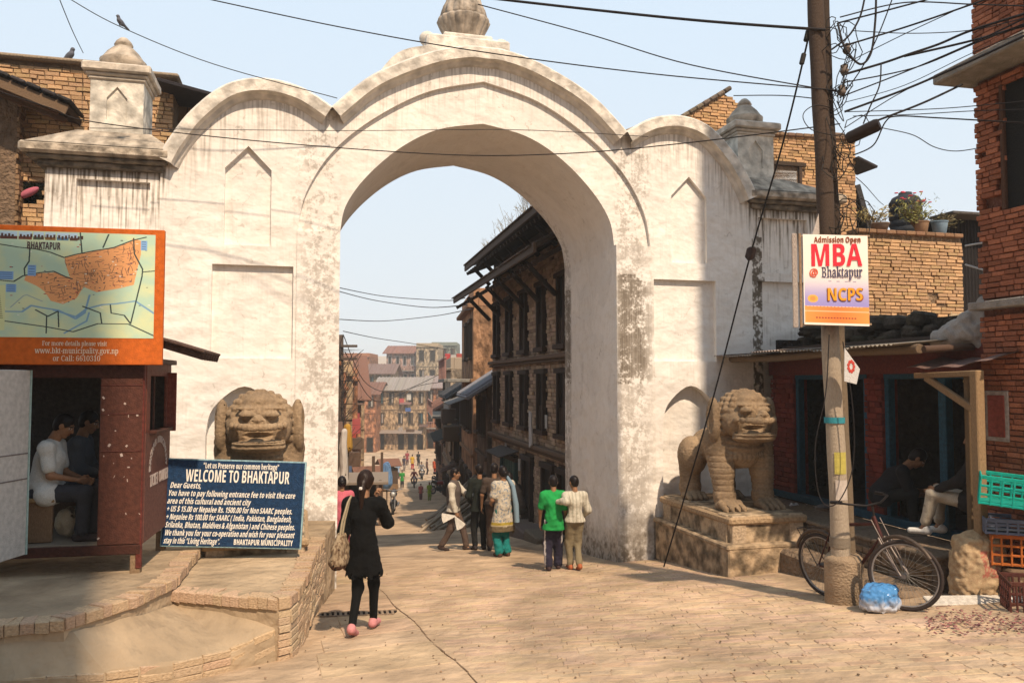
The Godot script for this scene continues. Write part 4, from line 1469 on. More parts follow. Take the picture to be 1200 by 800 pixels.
	f.ripple(func(p: Vector3) -> float:
		var e := 0.006 * fold.get_noise_3dv(p) + 0.004 * fold.get_noise_3d(p.x * 4, p.y * 4, p.z * 4)
		if p.y < 0.82 and p.y > 0.24 and absf(p.x) > 0.16: e += 0.007 * smoothstep(0.3, 0.9, sin(p.y * TAU / 0.085)) * (1.0 if p.z > 0.2 else 0.25)
		e += 0.004 * smoothstep(0.25, 0.55, fold.get_noise_3d(p.x * 2.2 + 7.0, p.y * 2.2, p.z * 2.2))
		return e)
	fold.frequency = 6.0
	var mb := MB.new()
	fold.frequency = 1.4
	f.to(mb, func(p: Vector3) -> Color:
		var q := clampf(0.5 + fold.get_noise_3dv(p) * 0.9, 0, 1)
		return Color(0.25, 0.175, 0.108).lerp(Color(0.38, 0.272, 0.17), q))
	fold.frequency = 6.0
	return mb.mesh()

func build_lions(gate: Node3D) -> void:
	var gx := gate.transform
	var lm := lion_mesh()
	for sd in [1.0, -1.0]:
		var ls: float = 3.3 if sd > 0 else -3.05
		var base := gx * Vector3(ls, 0, 1.2)
		var ped := thing("lion_pedestal", "weathered stepped stone plinth under the right-hand guardian lion" if sd > 0 else "stone plinth under the left-hand guardian lion, hidden behind the blue board", "plinth", base, GATE_YAW, "plinths of the guardian lions")
		var top := -0.105 if sd > 0 else -0.1
		var mb := MB.new()
		mb.col = Color(0.459, 0.338, 0.216)
		mb.box(Vector3(0, -0.75, 0.02), Vector3(1.26, 0.62, 2.2), 0.02)
		mb.box(Vector3(0, -0.47, 0.0), Vector3(1.3, 0.07, 2.26), 0.02)
		part("foot", mb, M.grimy, ped)
		var die := MB.new()
		die.col = Color(0.486, 0.365, 0.243)
		die.box(Vector3(0, -0.285 + top + 0.105, 0), Vector3(1.06, 0.4, 2.02), 0.012)
		for q in [[Vector3(0, -0.27 + top + 0.105, 1.02), Vector3(0.72, 0.26, 0.02)], [Vector3(-0.54, -0.27 + top + 0.105, 0.0), Vector3(0.02, 0.26, 1.7)]]:
			pass
		part("die", die, M.grimy, ped)
		for q in [[-0.42, -0.01], [0.42, -0.01]]:
			var fr := MB.new()
			fr.col = Color(0.513, 0.392, 0.270)
			fr.box(Vector3(q[0], -0.285 + top + 0.105, 1.012), Vector3(0.2, 0.39, 0.04), 0.01)
			part("corner_panel", fr, M.stone, ped)
		for zz in [0.82, -0.82]:
			var fr := MB.new()
			fr.col = Color(0.446, 0.338, 0.230)
			fr.box(Vector3(-0.532, -0.285 + top + 0.105, zz), Vector3(0.04, 0.39, 0.22), 0.01)
			part("corner_panel", fr, M.stone, ped)
		var cap := MB.new()
		cap.col = Color(0.432, 0.304, 0.182)
		cap.box(Vector3(0, top - 0.05, 0), Vector3(1.14, 0.1, 2.12), 0.025)
		part("cap", cap, M.stone, ped)
		var l := thing("stone_lion", "carved stone guardian lion seen from its side with open jaws, right of the arch" if sd > 0 else "carved stone guardian lion facing forward, its body behind the blue welcome board", "statue", gx * Vector3(ls, top, 1.2), GATE_YAW, "pair of stone guardian lions")
		var o := part("carving", lm, M.stone, l)
		o.scale = Vector3(0.95, 0.93, 0.95)

func map_texture() -> ImageTexture:
	var im := Image.create(900, 640, false, Image.FORMAT_RGB8)
	im.fill(Color8(176, 202, 178))
	var n := FastNoiseLite.new()
	n.seed = 3; n.frequency = 0.006
	for y in range(0, 640, 4):
		for x in range(0, 900, 4):
			var q := n.get_noise_2d(x, y)
			im.fill_rect(Rect2i(x, y, 4, 4), Color8(178, 206, 184).lerp(Color8(206, 214, 170), clampf(q * 1.2 + float(y) / 1100.0 + 0.1, 0, 1)))
	var tp := func(x: float, y: float) -> Vector2: return Vector2(306 + x * 0.84, (y - 85) * 1.267)
	var city := PackedVector2Array()
	for q in [[290, 205], [340, 190], [440, 165], [510, 150], [590, 120], [600, 105], [640, 115], [640, 180], [625, 250], [610, 330], [540, 350], [440, 370], [380, 345], [350, 400], [290, 430], [235, 415], [205, 370], [170, 345], [115, 320], [120, 300], [180, 285], [250, 280], [290, 295], [318, 300], [300, 250]]: city.append(tp.call(q[0], q[1]))
	for y in range(20, 450, 2):
		for x in range(390, 860, 2):
			if Geometry2D.is_point_in_polygon(Vector2(x, y), city): im.fill_rect(Rect2i(x, y, 2, 2), Color8(222, 158, 104) if (x * 7 + y * 13) % 31 else Color8(200, 132, 88))
	var line := func(pts: Array, wd: int, cc: Color) -> void:
		for i in pts.size() - 1:
			var a: Vector2 = pts[i]
			var b: Vector2 = pts[i + 1]
			var m := int(a.distance_to(b)) + 1
			for k in m:
				var p := a.lerp(b, float(k) / m)
				im.fill_rect(Rect2i(int(p.x) - wd / 2, int(p.y) - wd / 2, wd, wd), cc)
	var ink := Color8(46, 62, 60)
	var r2 := RandomNumberGenerator.new()
	r2.seed = 4
	for k in 420:      # lanes of the old town
		var p := Vector2(r2.randf_range(390, 850), r2.randf_range(20, 440))
		if not Geometry2D.is_point_in_polygon(p, city): continue
		var d := Vector2.from_angle(r2.randf_range(-0.3, 0.3) + (PI / 2 if r2.randf() < 0.5 else -0.15)) * r2.randf_range(14, 48)
		if Geometry2D.is_point_in_polygon(p + d, city): line.call([p, p + d * 0.5 + Vector2(r2.randf_range(-4, 4), r2.randf_range(-4, 4)), p + d], 2, Color8(112, 80, 66))
	for k in 260:
		var p := Vector2(r2.randf_range(330, 880), r2.randf_range(20, 520))
		if Geometry2D.is_point_in_polygon(p, city) or k % 6 == 0: im.fill_rect(Rect2i(int(p.x), int(p.y), r2.randi_range(3, 10), r2.randi_range(3, 6)), [Color8(60, 60, 90), Color8(232, 232, 222), Color8(160, 60, 60), Color8(40, 44, 44)][r2.randi() % 4])
	var river := Color8(120, 160, 188)
	var route := func(pts: Array, wd: int, cc: Color) -> void:
		var o := []
		for q in pts: o.append(tp.call(q[0], q[1]))
		line.call(o, wd, cc)
	route.call([[40, 470], [110, 470], [150, 440], [200, 450], [270, 460], [350, 500], [390, 470], [410, 385]], 7, river)
	route.call([[250, 460], [350, 490], [400, 450], [470, 430], [530, 425], [620, 410], [710, 470]], 7, river)
	route.call([[300, 570], [400, 510], [410, 470]], 6, river)
	route.call([[60, 450], [115, 395], [130, 390], [200, 420]], 4, Color8(150, 172, 170))
	for q in [[[0, 152], [90, 165], [160, 170], [230, 185], [290, 208], [340, 192], [430, 170], [510, 155], [600, 115], [665, 97]], [[137, 168], [135, 230], [115, 265], [118, 300]], [[0, 322], [70, 328], [110, 300], [190, 282], [245, 275], [300, 300], [330, 310]],
		[[605, 105], [610, 180], [650, 255], [648, 290], [600, 520]], [[650, 268], [720, 260]], [[38, 515], [110, 525], [220, 540], [340, 562], [450, 522], [590, 522], [710, 578]], [[170, 460], [225, 490], [270, 465], [275, 540]], [[220, 490], [220, 570]],
		[[380, 440], [460, 470], [468, 520]], [[505, 430], [510, 470], [570, 480], [600, 520]], [[360, 85], [370, 180]], [[490, 90], [465, 155]]]:
		route.call(q, 5, ink)
	for q in [[130, 248, 38, 52], [-6, 280, 76, 40], [38, 340, 46, 38], [640, 115, 30, 48]]:
		var p: Vector2 = tp.call(q[0], q[1])
		var e := Vector2i(int(q[2] * 0.84), int(q[3] * 1.267))
		im.fill_rect(Rect2i(Vector2i(p), e), Color8(126, 168, 214))
		for k in 4: im.fill_rect(Rect2i(int(p.x) + 4, int(p.y) + 6 + k * e.y / 4, e.x - 9, 3), Color8(50, 70, 110))
	# strip of little photographs
	var px := 4.0
	for k in 6:
		var wd: float = [80, 62, 52, 50, 56, 40][k]
		var p: Vector2 = tp.call(px, 90)
		var e := Vector2i(int(wd * 0.84) - 3, 46)
		im.fill_rect(Rect2i(Vector2i(p), e), Color8(170, 198, 222))
		im.fill_rect(Rect2i(int(p.x), int(p.y) + 28, e.x, 18), [Color8(90, 50, 40), Color8(110, 60, 44), Color8(70, 90, 70), Color8(120, 92, 50), Color8(80, 120, 150), Color8(84, 60, 50)][k])
		for b in 4: im.fill_rect(Rect2i(int(p.x) + 4 + b * 13, int(p.y) + 12 + (b * 5 + k * 3) % 9, 8, 22), Color8(70, 46, 40))
		px += wd + 2.0
	# legend
	im.fill_rect(Rect2i(0, 330, 336, 270), Color8(206, 212, 160))
	for k in 24: im.fill_rect(Rect2i(300, 338 + k * 11, 12 + (k * 37) % 18, 3), Color8(80, 84, 60))
	return ImageTexture.create_from_image(im)

func board_quad(tex_: Texture2D, x0: float, x1: float, y0: float, y1: float, z: float, called: String, parent: Node3D) -> MeshInstance3D:
	var mb := MB.new()
	mb.quad(Vector3(x0, y0, z), Vector3(x1, y0, z), Vector3(x1, y1, z), Vector3(x0, y1, z))
	var m := StandardMaterial3D.new()
	m.resource_name = called
	m.albedo_texture = tex_
	m.roughness = 0.6
	return part(called, mb, m, parent)

func build_kiosk() -> void:
	var yaw := 0.2
	var k := thing("ticket_kiosk", "dark red painted wooden ticket kiosk on short legs with its door open", "kiosk", V(-3.5, 0.0, 7.72), yaw)
	var red := Color(0.1, 0.036, 0.025)
	var dark := Color(0.07, 0.025, 0.018)
	var add := func(called: String, c: Vector3, s: Vector3, cc: Color, mat: Material = M.old_paint, bev := 0.006) -> MeshInstance3D:
		var mb := MB.new()
		mb.col = cc
		mb.box(c, s, bev)
		return part(called, mb, mat, k)
	add.call("front_panel", Vector3(-0.195, 0.97, 0.0), Vector3(0.37, 1.72, 0.03), red)
	for y in [1.33, 1.6, 0.98]: add.call("rail", Vector3(-0.195, y, 0.017), Vector3(0.37, 0.012, 0.008), Color(0.1, 0.03, 0.02))
	add.call("corner_post", Vector3(-0.02, 0.86, -0.02), Vector3(0.05, 1.96, 0.05), Color(0.14, 0.035, 0.025))
	add.call("lintel", Vector3(-1.25, 1.735, 0.0), Vector3(2.5, 0.13, 0.05), dark)
	add.call("floor_beam", Vector3(-1.2, 0.06, -0.02), Vector3(2.4, 0.09, 0.06), dark)
	add.call("floor", Vector3(-1.2, 0.1, -0.6), Vector3(2.36, 0.03, 1.14), Color(0.25, 0.2, 0.15), M.wood)
	add.call("back_wall", Vector3(-1.2, 0.98, -1.17), Vector3(2.4, 1.76, 0.03), Color(0.06, 0.048, 0.042))
	add.call("roof", Vector3(-1.2, 1.84, -0.58), Vector3(2.5, 0.05, 1.3), dark)
	add.call("far_front_panel", Vector3(-1.75, 0.97, 0.0), Vector3(1.3, 1.72, 0.03), red)
	# side with its window
	add.call("side_panel", Vector3(-0.005, 0.62, -0.6), Vector3(0.03, 1.04, 1.1), Color(0.15, 0.06, 0.045))
	add.call("side_panel", Vector3(-0.005, 1.49, -0.14), Vector3(0.03, 0.7, 0.16), Color(0.16, 0.05, 0.035))
	add.call("side_panel", Vector3(-0.005, 1.49, -1.05), Vector3(0.03, 0.7, 0.2), Color(0.16, 0.05, 0.035))
	add.call("side_panel", Vector3(-0.005, 1.76, -0.6), Vector3(0.028, 0.14, 0.76), Color(0.16, 0.05, 0.035))
	add.call("window_sill", Vector3(0.03, 1.14, -0.58), Vector3(0.1, 0.03, 0.78), dark)
	add.call("window_bar", Vector3(-0.005, 1.43, -0.42), Vector3(0.02, 0.6, 0.02), dark)
	add.call("window_shutter", Vector3(0.05, 1.42, -0.98), Vector3(0.1, 0.62, 0.025), Color(0.19, 0.05, 0.035))
	for q in [[-0.05, -0.05], [-0.05, -1.1], [-2.3, -0.05], [-2.3, -1.1]]: add.call("leg", Vector3(q[0], -0.075, q[1]), Vector3(0.09, 0.22, 0.09), Color(0.3, 0.2, 0.12), M.wood)
	# door swung towards the viewer
	var dr := MB.new()
	dr.col = Color(0.55, 0.53, 0.5)
	dr.box(Vector3(0, 0.9, 0.4), Vector3(0.035, 1.68, 0.8), 0.006)
	var d := part("door", dr, M.plain, k, Vector3(-0.985, 0.0, 0.03))
	d.rotation.y = -0.27
	for y in [0.75, 0.98]:
		var gl := MB.new()
		gl.col = Color(0.2, 0.18, 0.17)
		gl.box(Vector3(0.018, y, 0.4), Vector3(0.006, 0.012, 0.78))
		part("door_rail", gl, M.plain, d)
	var stile := MB.new()
	stile.col = Color(0.4, 0.55, 0.52)
	stile.box(Vector3(0.02, 0.9, 0.008), Vector3(0.01, 1.68, 0.02))
	part("door_edge", stile, M.plain, d)
	# chips of bare wood in the red paint
	var ch := MB.new()
	ch.col = Color(0.55, 0.45, 0.4)
	for i in 20:
		var x := -0.37 + 0.36 * rng.randf()
		var y := 0.14 + 1.6 * rng.randf()
		ch.box(Vector3(x, y, 0.0155), Vector3(rng.randf_range(0.004, 0.022), rng.randf_range(0.004, 0.03), 0.002), 0.0, Basis(Vector3.BACK, rng.randf_range(-0.8, 0.8)))
	part("paint_chips", ch, M.plain, k).set_meta("kind", "stuff")
	# painted words on the side
	var side := Basis(Vector3.UP, PI / 2)
	words(k, "TICKET", Vector3(0.014, 0.66, -0.42), 0.12, Color(0.4, 0.33, 0.3), 0.34, true, false, side)
	words(k, "COUNTER", Vector3(0.014, 0.66, -0.85), 0.12, Color(0.4, 0.33, 0.3), 0.42, true, false, side)
	var arc := "BHAKTAPUR MUNICIPALITY"
	for i in arc.length():
		var an := PI * (1.0 - float(i) / (arc.length() - 1))
		if arc[i] == " ": continue
		words(k, arc[i], Vector3(0.014, 0.78 + 0.27 * sin(an), -0.6 - 0.36 * cos(an)), 0.07, Color(0.4, 0.33, 0.3), 0.0, true, false, side * Basis(Vector3.BACK, an - PI / 2))
	# rusty eave on the right
	var eave := part("side_eave", MB.new(), M.rust, k)
	for i in 7:
		var mb := MB.new()
		mb.col = jit(Color(0.1, 0.06, 0.045), 0.2)
		mb.box(Vector3(0.28, 2.0, -0.1 - i * 0.15), Vector3(0.52, 0.025, 0.14), 0.006, Basis(Vector3.BACK, -0.3))
		mb.box(Vector3(0.28, 1.955, -0.1 - i * 0.15), Vector3(0.5, 0.08, 0.02), 0.004, Basis(Vector3.BACK, -0.3))
		part("board", mb, M.rust, eave)
	# the map board on the roof edge
	var b := thing("map_board", "large orange-framed town map board fixed above the ticket kiosk", "sign board", V(-3.5, 0.0, 7.72), yaw)
	var fr := MB.new()
	fr.col = Color(0.62, 0.14, 0.02)
	fr.box(Vector3(-0.92, 2.43, 0.1), Vector3(2.2, 1.28, 0.05), 0.006)
	part("panel", fr, M.plain, b)
	board_quad(map_texture(), -1.93, 0.1, 2.04, 3.02, 0.128, "map_print", b)
	words(b, "BHAKTAPUR", Vector3(-0.865, 2.885, 0.13), 0.07, Color(0.08, 0.05, 0.06), 0.28)
	var cream := Color(0.75, 0.66, 0.5)
	words(b, "For more details please visit", Vector3(-0.58, 1.985, 0.128), 0.042, cream, 0.55, false)
	words(b, "www.bkt-municipality.gov.np", Vector3(-0.56, 1.918, 0.128), 0.052, cream, 0.71, false)
	words(b, "or Call: 6610310", Vector3(-0.56, 1.848, 0.128), 0.05, cream, 0.4, false)
	# things inside
	var sack := thing("cloth_bundle", "pale cloth bundle under the bench inside the kiosk", "bundle", k.transform * Vector3(-0.75, 0.12, -0.45), yaw)
	var f := Field.new(Vector3(-0.2, -0.02, -0.2), Vector3(0.2, 0.4, 0.2), 0.016, 60.0)
	f.ell(Vector3(0, 0.15, 0), Vector3(0.14, 0.15, 0.13))
	f.done()
	f.ripple(func(p: Vector3) -> float: return 0.02 * fold.get_noise_3d(p.x * 1.5, p.y * 1.5, p.z * 1.5) + 0.01 * smoothstep(0.8, 1.0, absf(sin(p.x * 28.0))) )
	var sm := MB.new()
	f.to(sm, Color(0.5, 0.42, 0.3))
	part("cloth", sm, M.cloth, sack)
	var bench := thing("bench", "low wooden bench inside the ticket kiosk", "bench", k.transform * Vector3(-0.98, 0.12, -0.5), yaw)
	var bt := MB.new()
	bt.col = Color(0.3, 0.2, 0.1)
	bt.box(Vector3(0, 0.4, -0.1), Vector3(0.36, 0.04, 0.95), 0.008)
	part("seat", bt, M.wood, bench)
	for zz in [-0.5, 0.3]:
		var l := MB.new()
		l.col = Color(0.22, 0.14, 0.08)
		l.box(Vector3(0, 0.19, zz), Vector3(0.3, 0.38, 0.05), 0.006)
		part("leg", l, M.wood, bench)
	var hg := thing("cable_loop", "dark looped cord hanging on the kiosk's inner wall", "cord", k.transform * Vector3(-0.34, 1.0, -1.1), yaw)
	var cm := MB.new()
	cm.col = Color(0.03, 0.02, 0.02)
	cm.tube([Vector3(-0.03, 0.6, 0), Vector3(-0.035, 0.2, 0.01), Vector3(-0.05, 0.05, 0.02), Vector3(0, 0.0, 0.02), Vector3(0.04, 0.05, 0.02), Vector3(0.02, 0.2, 0.01), Vector3(0.0, 0.6, 0)], 0.012, 6)
	part("cord", cm, M.rubber, hg)
	var seat := {"H": 1.6, "cell": 0.014, "pelvis": Vector3(0, 0.52, 0), "lean": 0.16, "bow": 0.45, "hand_l": Vector3(0.05, 0.62, 0.36), "hand_r": Vector3(-0.06, 0.62, 0.34),
		"foot_l": Vector3(0.1, 0.0, 0.46), "foot_r": Vector3(-0.1, 0.0, 0.4), "knee_l": Vector3(0.1, 1, 0.5), "knee_r": Vector3(-0.1, 1, 0.5), "thumb_l": Vector3(0, 1, 0.2), "thumb_r": Vector3(0, 1, 0.2),
		"top": {"col": Color(0.6, 0.6, 0.57), "sleeve": "short"}, "bottom": {"col": Color(0.05, 0.05, 0.058), "loose": 1.3}, "shoes": Color(0.04, 0.03, 0.03), "girth": 1.1}
	person("man in a white short-sleeved shirt sitting in the kiosk, head bowed", k.transform * Vector3(-0.95, 0.12, -0.3), PI / 2 + yaw, seat)
	var s2: Dictionary = seat.duplicate()
	s2.top = {"col": Color(0.1, 0.11, 0.13), "sleeve": "rolled"}
	s2.bow = 0.3
	person("man in dark clothes sitting deeper in the kiosk behind the white-shirted man", k.transform * Vector3(-0.84, 0.12, -0.78), PI / 2 + yaw, s2)

func build_welcome_board() -> void:
	var p := at(270, 642, 8.75)
	var b := thing("welcome_board", "dark blue WELCOME TO BHAKTAPUR notice board with white lettering, leaning by the lion", "sign board", p, 0.07)
	b.rotation.x = -0.1
	b.rotation.z = -0.035
	var w := 1.48
	var h := 0.93
	var fr := MB.new()
	fr.col = Color(0.3, 0.47, 0.52)
	fr.box(Vector3(0, h / 2, -0.01), Vector3(w, h, 0.03), 0.004)
	part("frame", fr, M.old_paint, b)
	var pn := MB.new()
	pn.col = Color(0.012, 0.045, 0.11)
	pn.box(Vector3(0, h / 2, 0.004), Vector3(w - 0.03, h - 0.03, 0.012), 0.0)
	part("panel", pn, M.old_paint, b)
	var c := Color(0.78, 0.74, 0.66)
	words(b, "\"Let us Preserve our common heritage\"", Vector3(0.05, 0.862, 0.012), 0.062, c, 0.8)
	words(b, "WELCOME TO BHAKTAPUR", Vector3(0.02, 0.75, 0.012), 0.135, c, 1.1)
	var slant := Basis(Vector3(1, 0, 0), Vector3(0.18, 1, 0), Vector3(0, 0, 1))
	var lines := [["Dear Guests,", 0.33], ["You have to pay following entrance fee to visit the core", 1.38], ["area of this cultural and ancient city", 0.9], ["+ US $ 15.00 or Nepalee Rs. 1500.00 for Non SAARC peoples.", 1.36], ["+ Nepalee Rs 100.00 for SAARC ( India, Pakistan, Bangladesh,", 1.36], ["Srilanka, Bhutan, Maldives & Afganistan ) and Chinese peoples.", 1.4], ["We thank you for your co-operation and wish for your pleasant", 1.4], ["stay in this \"Living Heritage\".", 0.6]]
	var y := 0.645
	for i in lines.size():
		words(b, lines[i][0], Vector3(-0.7 + lines[i][1] * 0.49 + (0.02 if i == 0 else 0.0), y, 0.011), 0.062, c, lines[i][1] * 0.97, true, false, slant)
		if i == 7: words(b, "BHAKTAPUR MUNICIPALITY", Vector3(0.34, y, 0.012), 0.06, c, 0.62)
		y -= 0.083

func tower_of(called: String, label: String, cat: String) -> void: pass

func build_left_houses(gate: Node3D) -> void:
	var gx := gate.transform
	# brick house behind the left side block
	var hs := thing("brick_house", "old brick house with a flat parapet behind the left end of the gate", "house", gx * Vector3(0, 0, -2.6), GATE_YAW)
	var bk := MB.new()
	bk.col = Color(0.28, 0.2, 0.13)
	bk.box(Vector3(-6.6, 2.3, -1.55), Vector3(2.9, 8.9, 3.0))
	bk.box(Vector3(-4.98, 2.2, -1.55), Vector3(0.56, 8.9, 3.0))
	part("wall", bk, M.mortar, hs)
	var orange := Color(0.58, 0.37, 0.2)
	lay_bricks(hs, Transform3D(Basis(), Vector3(-8.0, 3.95, -0.04)), 2.83, 2.8, orange, func(x: float, y: float) -> bool: return not (x > 1.02 and x < 1.38 and y > 0.5 and y < 0.85) and (x > 0.1 or y < 2.0), 300, Vector3(0.2, 0.06, 0.05), 0.012, 0.016, true)
	lay_bricks(hs, Transform3D(Basis(), Vector3(-5.25, 5.4, -0.04)), 0.54, 1.22, orange, null, 60, Vector3(0.2, 0.06, 0.05), 0.012, 0.014)
	var cp := MB.new()
	cp.col = Color(0.3, 0.23, 0.16)
	cp.box(Vector3(-6.35, 6.79, -0.4), Vector3(2.4, 0.08, 1.0), 0.03)
	cp.box(Vector3(-4.95, 6.7, -0.3), Vector3(0.68, 0.08, 0.8), 0.03)
	part("coping", cp, M.stone, hs)
	# lean-to roof and boards to the right of the parapet
	var rf := MB.new()
	rf.col = Color(0.035, 0.03, 0.032)
	rf.box(Vector3(-4.35, 6.36, -0.2), Vector3(1.1, 0.06, 1.4), 0.01, Basis(Vector3.BACK, -0.2))
	part("lean_to_roof", rf, M.rust, hs)
	for i in 5:
		var pk := MB.new()
		pk.col = jit(Color(0.2, 0.12, 0.07), 0.2)
		pk.box(Vector3(-4.6 + i * 0.16, 5.7, -0.3), Vector3(0.14, 1.2, 0.03), 0.005)
		part("plank", pk, M.wood, hs)
	# the hole in the wall
	var hole := MB.new()
	hole.col = Color(0.01, 0.008, 0.007)
	hole.box(Vector3(-6.8, 4.62, -0.055), Vector3(0.38, 0.36, 0.02))
	part("hole", hole, M.mortar, hs)
	var rag := thing("pink_rag", "pink rolled rag stuffed in the hole of the left brick wall", "rag", gx * Vector3(-6.8, 4.62, -2.58), GATE_YAW)
	var rm := MB.new()
	rm.col = Color(0.55, 0.16, 0.22)
	rm.blob(Vector3(0, 0, 0.02), Vector3(0.17, 0.06, 0.06), 8, Basis(Vector3.BACK, 0.55))
	part("cloth", rm, M.cloth, rag)
	for q in [["pigeon", "grey pigeon perched on the parapet of the left brick house", Vector3(-6.32, 6.86, -2.75), 1.2], ["pigeon", "small dark bird perched on the wire above the left pinnacle", Vector3.ZERO, -0.4]]:
		var bd := thing(q[0], q[1], "bird", gx * q[2] if q[2] != Vector3.ZERO else at(141, 31, 9.8), q[3])
		var f := Field.new(Vector3(-0.1, -0.05, -0.25), Vector3(0.1, 0.26, 0.2), 0.012, 120.0)
		f.ell(Vector3(0, 0.09, 0), Vector3(0.05, 0.055, 0.1), Basis(Vector3.RIGHT, -0.5))
		f.ell(Vector3(0, 0.19, 0.07), Vector3(0.028, 0.03, 0.035))
		f.cap(Vector3(0, 0.12, 0.04), Vector3(0, 0.18, 0.065), 0.035, 0.026)
		f.cap(Vector3(0, 0.06, -0.08), Vector3(0, 0.01, -0.2), 0.03, 0.02)
		f.cap(Vector3(0, 0.185, 0.1), Vector3(0, 0.178, 0.125), 0.01, 0.004)
		for s in [-1.0, 1.0]: f.cap(Vector3(0.02 * s, 0.04, 0.01), Vector3(0.02 * s, 0.0, 0.02), 0.008)
		f.done()
		var m := MB.new()
		f.to(m, Color(0.13, 0.14, 0.17))
		part("body", m, M.skin, bd)
		if q[2] == Vector3.ZERO: bd.scale = Vector3.ONE * 0.6
	# house at the very left with its deep eave
	var lh := thing("eaved_house", "dark timber-eaved house at the left edge of the street", "house", V(-7.75, 0.12, 12.5), GATE_YAW)
	var lw := MB.new()
	lw.col = Color(0.22, 0.15, 0.1)
	lw.box(Vector3(-2.0, 2.6, -0.5), Vector3(4.0, 7.0, 1.0))
	part("wall", lw, M.mortar, lh)
	lay_bricks(lh, Transform3D(Basis(Vector3.UP, PI / 2), Vector3(0.01, 3.6, 0.0)), 0.9, 2.4, Color(0.3, 0.19, 0.11), null, 120)
	var ev := MB.new()
	ev.col = Color(0.06, 0.04, 0.03)
	var tilt := Basis(Vector3.BACK, -0.36)
	ev.box(Vector3(-0.55, 6.22, -0.7), Vector3(3.0, 0.1, 2.6), 0.01, tilt)
	part("roof", ev, M.wood, lh)
	for i in 6:
		var rt := MB.new()
		rt.col = jit(Color(0.16, 0.095, 0.06), 0.15)
		rt.box(Vector3(-0.6, 6.12, 0.5 - i * 0.42), Vector3(2.8, 0.09, 0.08), 0.008, tilt)
		part("rafter", rt, M.wood, lh)
	var fb := MB.new()
	fb.col = Color(0.2, 0.13, 0.08)
	fb.box(Vector3(-0.55, 6.16, 0.615), Vector3(3.02, 0.16, 0.03), 0.008, tilt)
	part("fascia", fb, M.wood, lh)
	for i in 14:
		var tl := MB.new()
		tl.col = jit(Color(0.05, 0.045, 0.045), 0.25)
		tl.box(Vector3(-1.9 + i * 0.21, 6.79 - i * 0.0767, 0.3), Vector3(0.2, 0.05, 0.8), 0.012, tilt)
		part("tile", tl, M.rust, lh)
	# tall house behind the viewer, whose shadow lies over the kiosk
	var th := thing("tall_house", "tall brick house behind the viewer that shades the kiosk", "house", V(0.7, 0, -2.5), 0.0)
	var tw := MB.new()
	tw.col = Color(0.3, 0.17, 0.1)
	tw.box(Vector3(-6.0, 7.6, 3.0), Vector3(12.0, 16.8, 6.0))
	part("wall", tw, M.mortar, th)

# ------------------------------------------------------------------ shops, tower and the wall behind them
func add_box(o: Node3D, called: String, c: Vector3, s: Vector3, cc: Color, mat: Material, bev := 0.006, b := Basis()) -> MeshInstance3D:
	var mb := MB.new()
	mb.col = cc
	mb.box(c, s, bev, b)
	return part(called, mb, mat, o)

func corrugated(cc: Color, w: float, l: float, pitch := 0.076, amp := 0.011, sag := 0.0) -> MB:     # lies in x, z; ridges run along z
	var mb := MB.new()
	mb.col = cc
	var n := int(w / pitch * 6.0)
	for i in n:
		var x0 := w * i / n
		var x1 := w * (i + 1) / n
		var y0 := amp * sin(x0 / pitch * TAU) - sag * sin(PI * x0 / w)
		var y1 := amp * sin(x1 / pitch * TAU) - sag * sin(PI * x1 / w)
		mb.quad(Vector3(x0, y0, l), Vector3(x1, y1, l), Vector3(x1, y1, 0), Vector3(x0, y0, 0))
		mb.quad(Vector3(x0, y0 - 0.004, 0), Vector3(x1, y1 - 0.004, 0), Vector3(x1, y1 - 0.004, l), Vector3(x0, y0 - 0.004, l))
		mb.quad(Vector3(x0, y0 - 0.004, l), Vector3(x1, y1 - 0.004, l), Vector3(x1, y1, l), Vector3(x0, y0, l))
	return mb

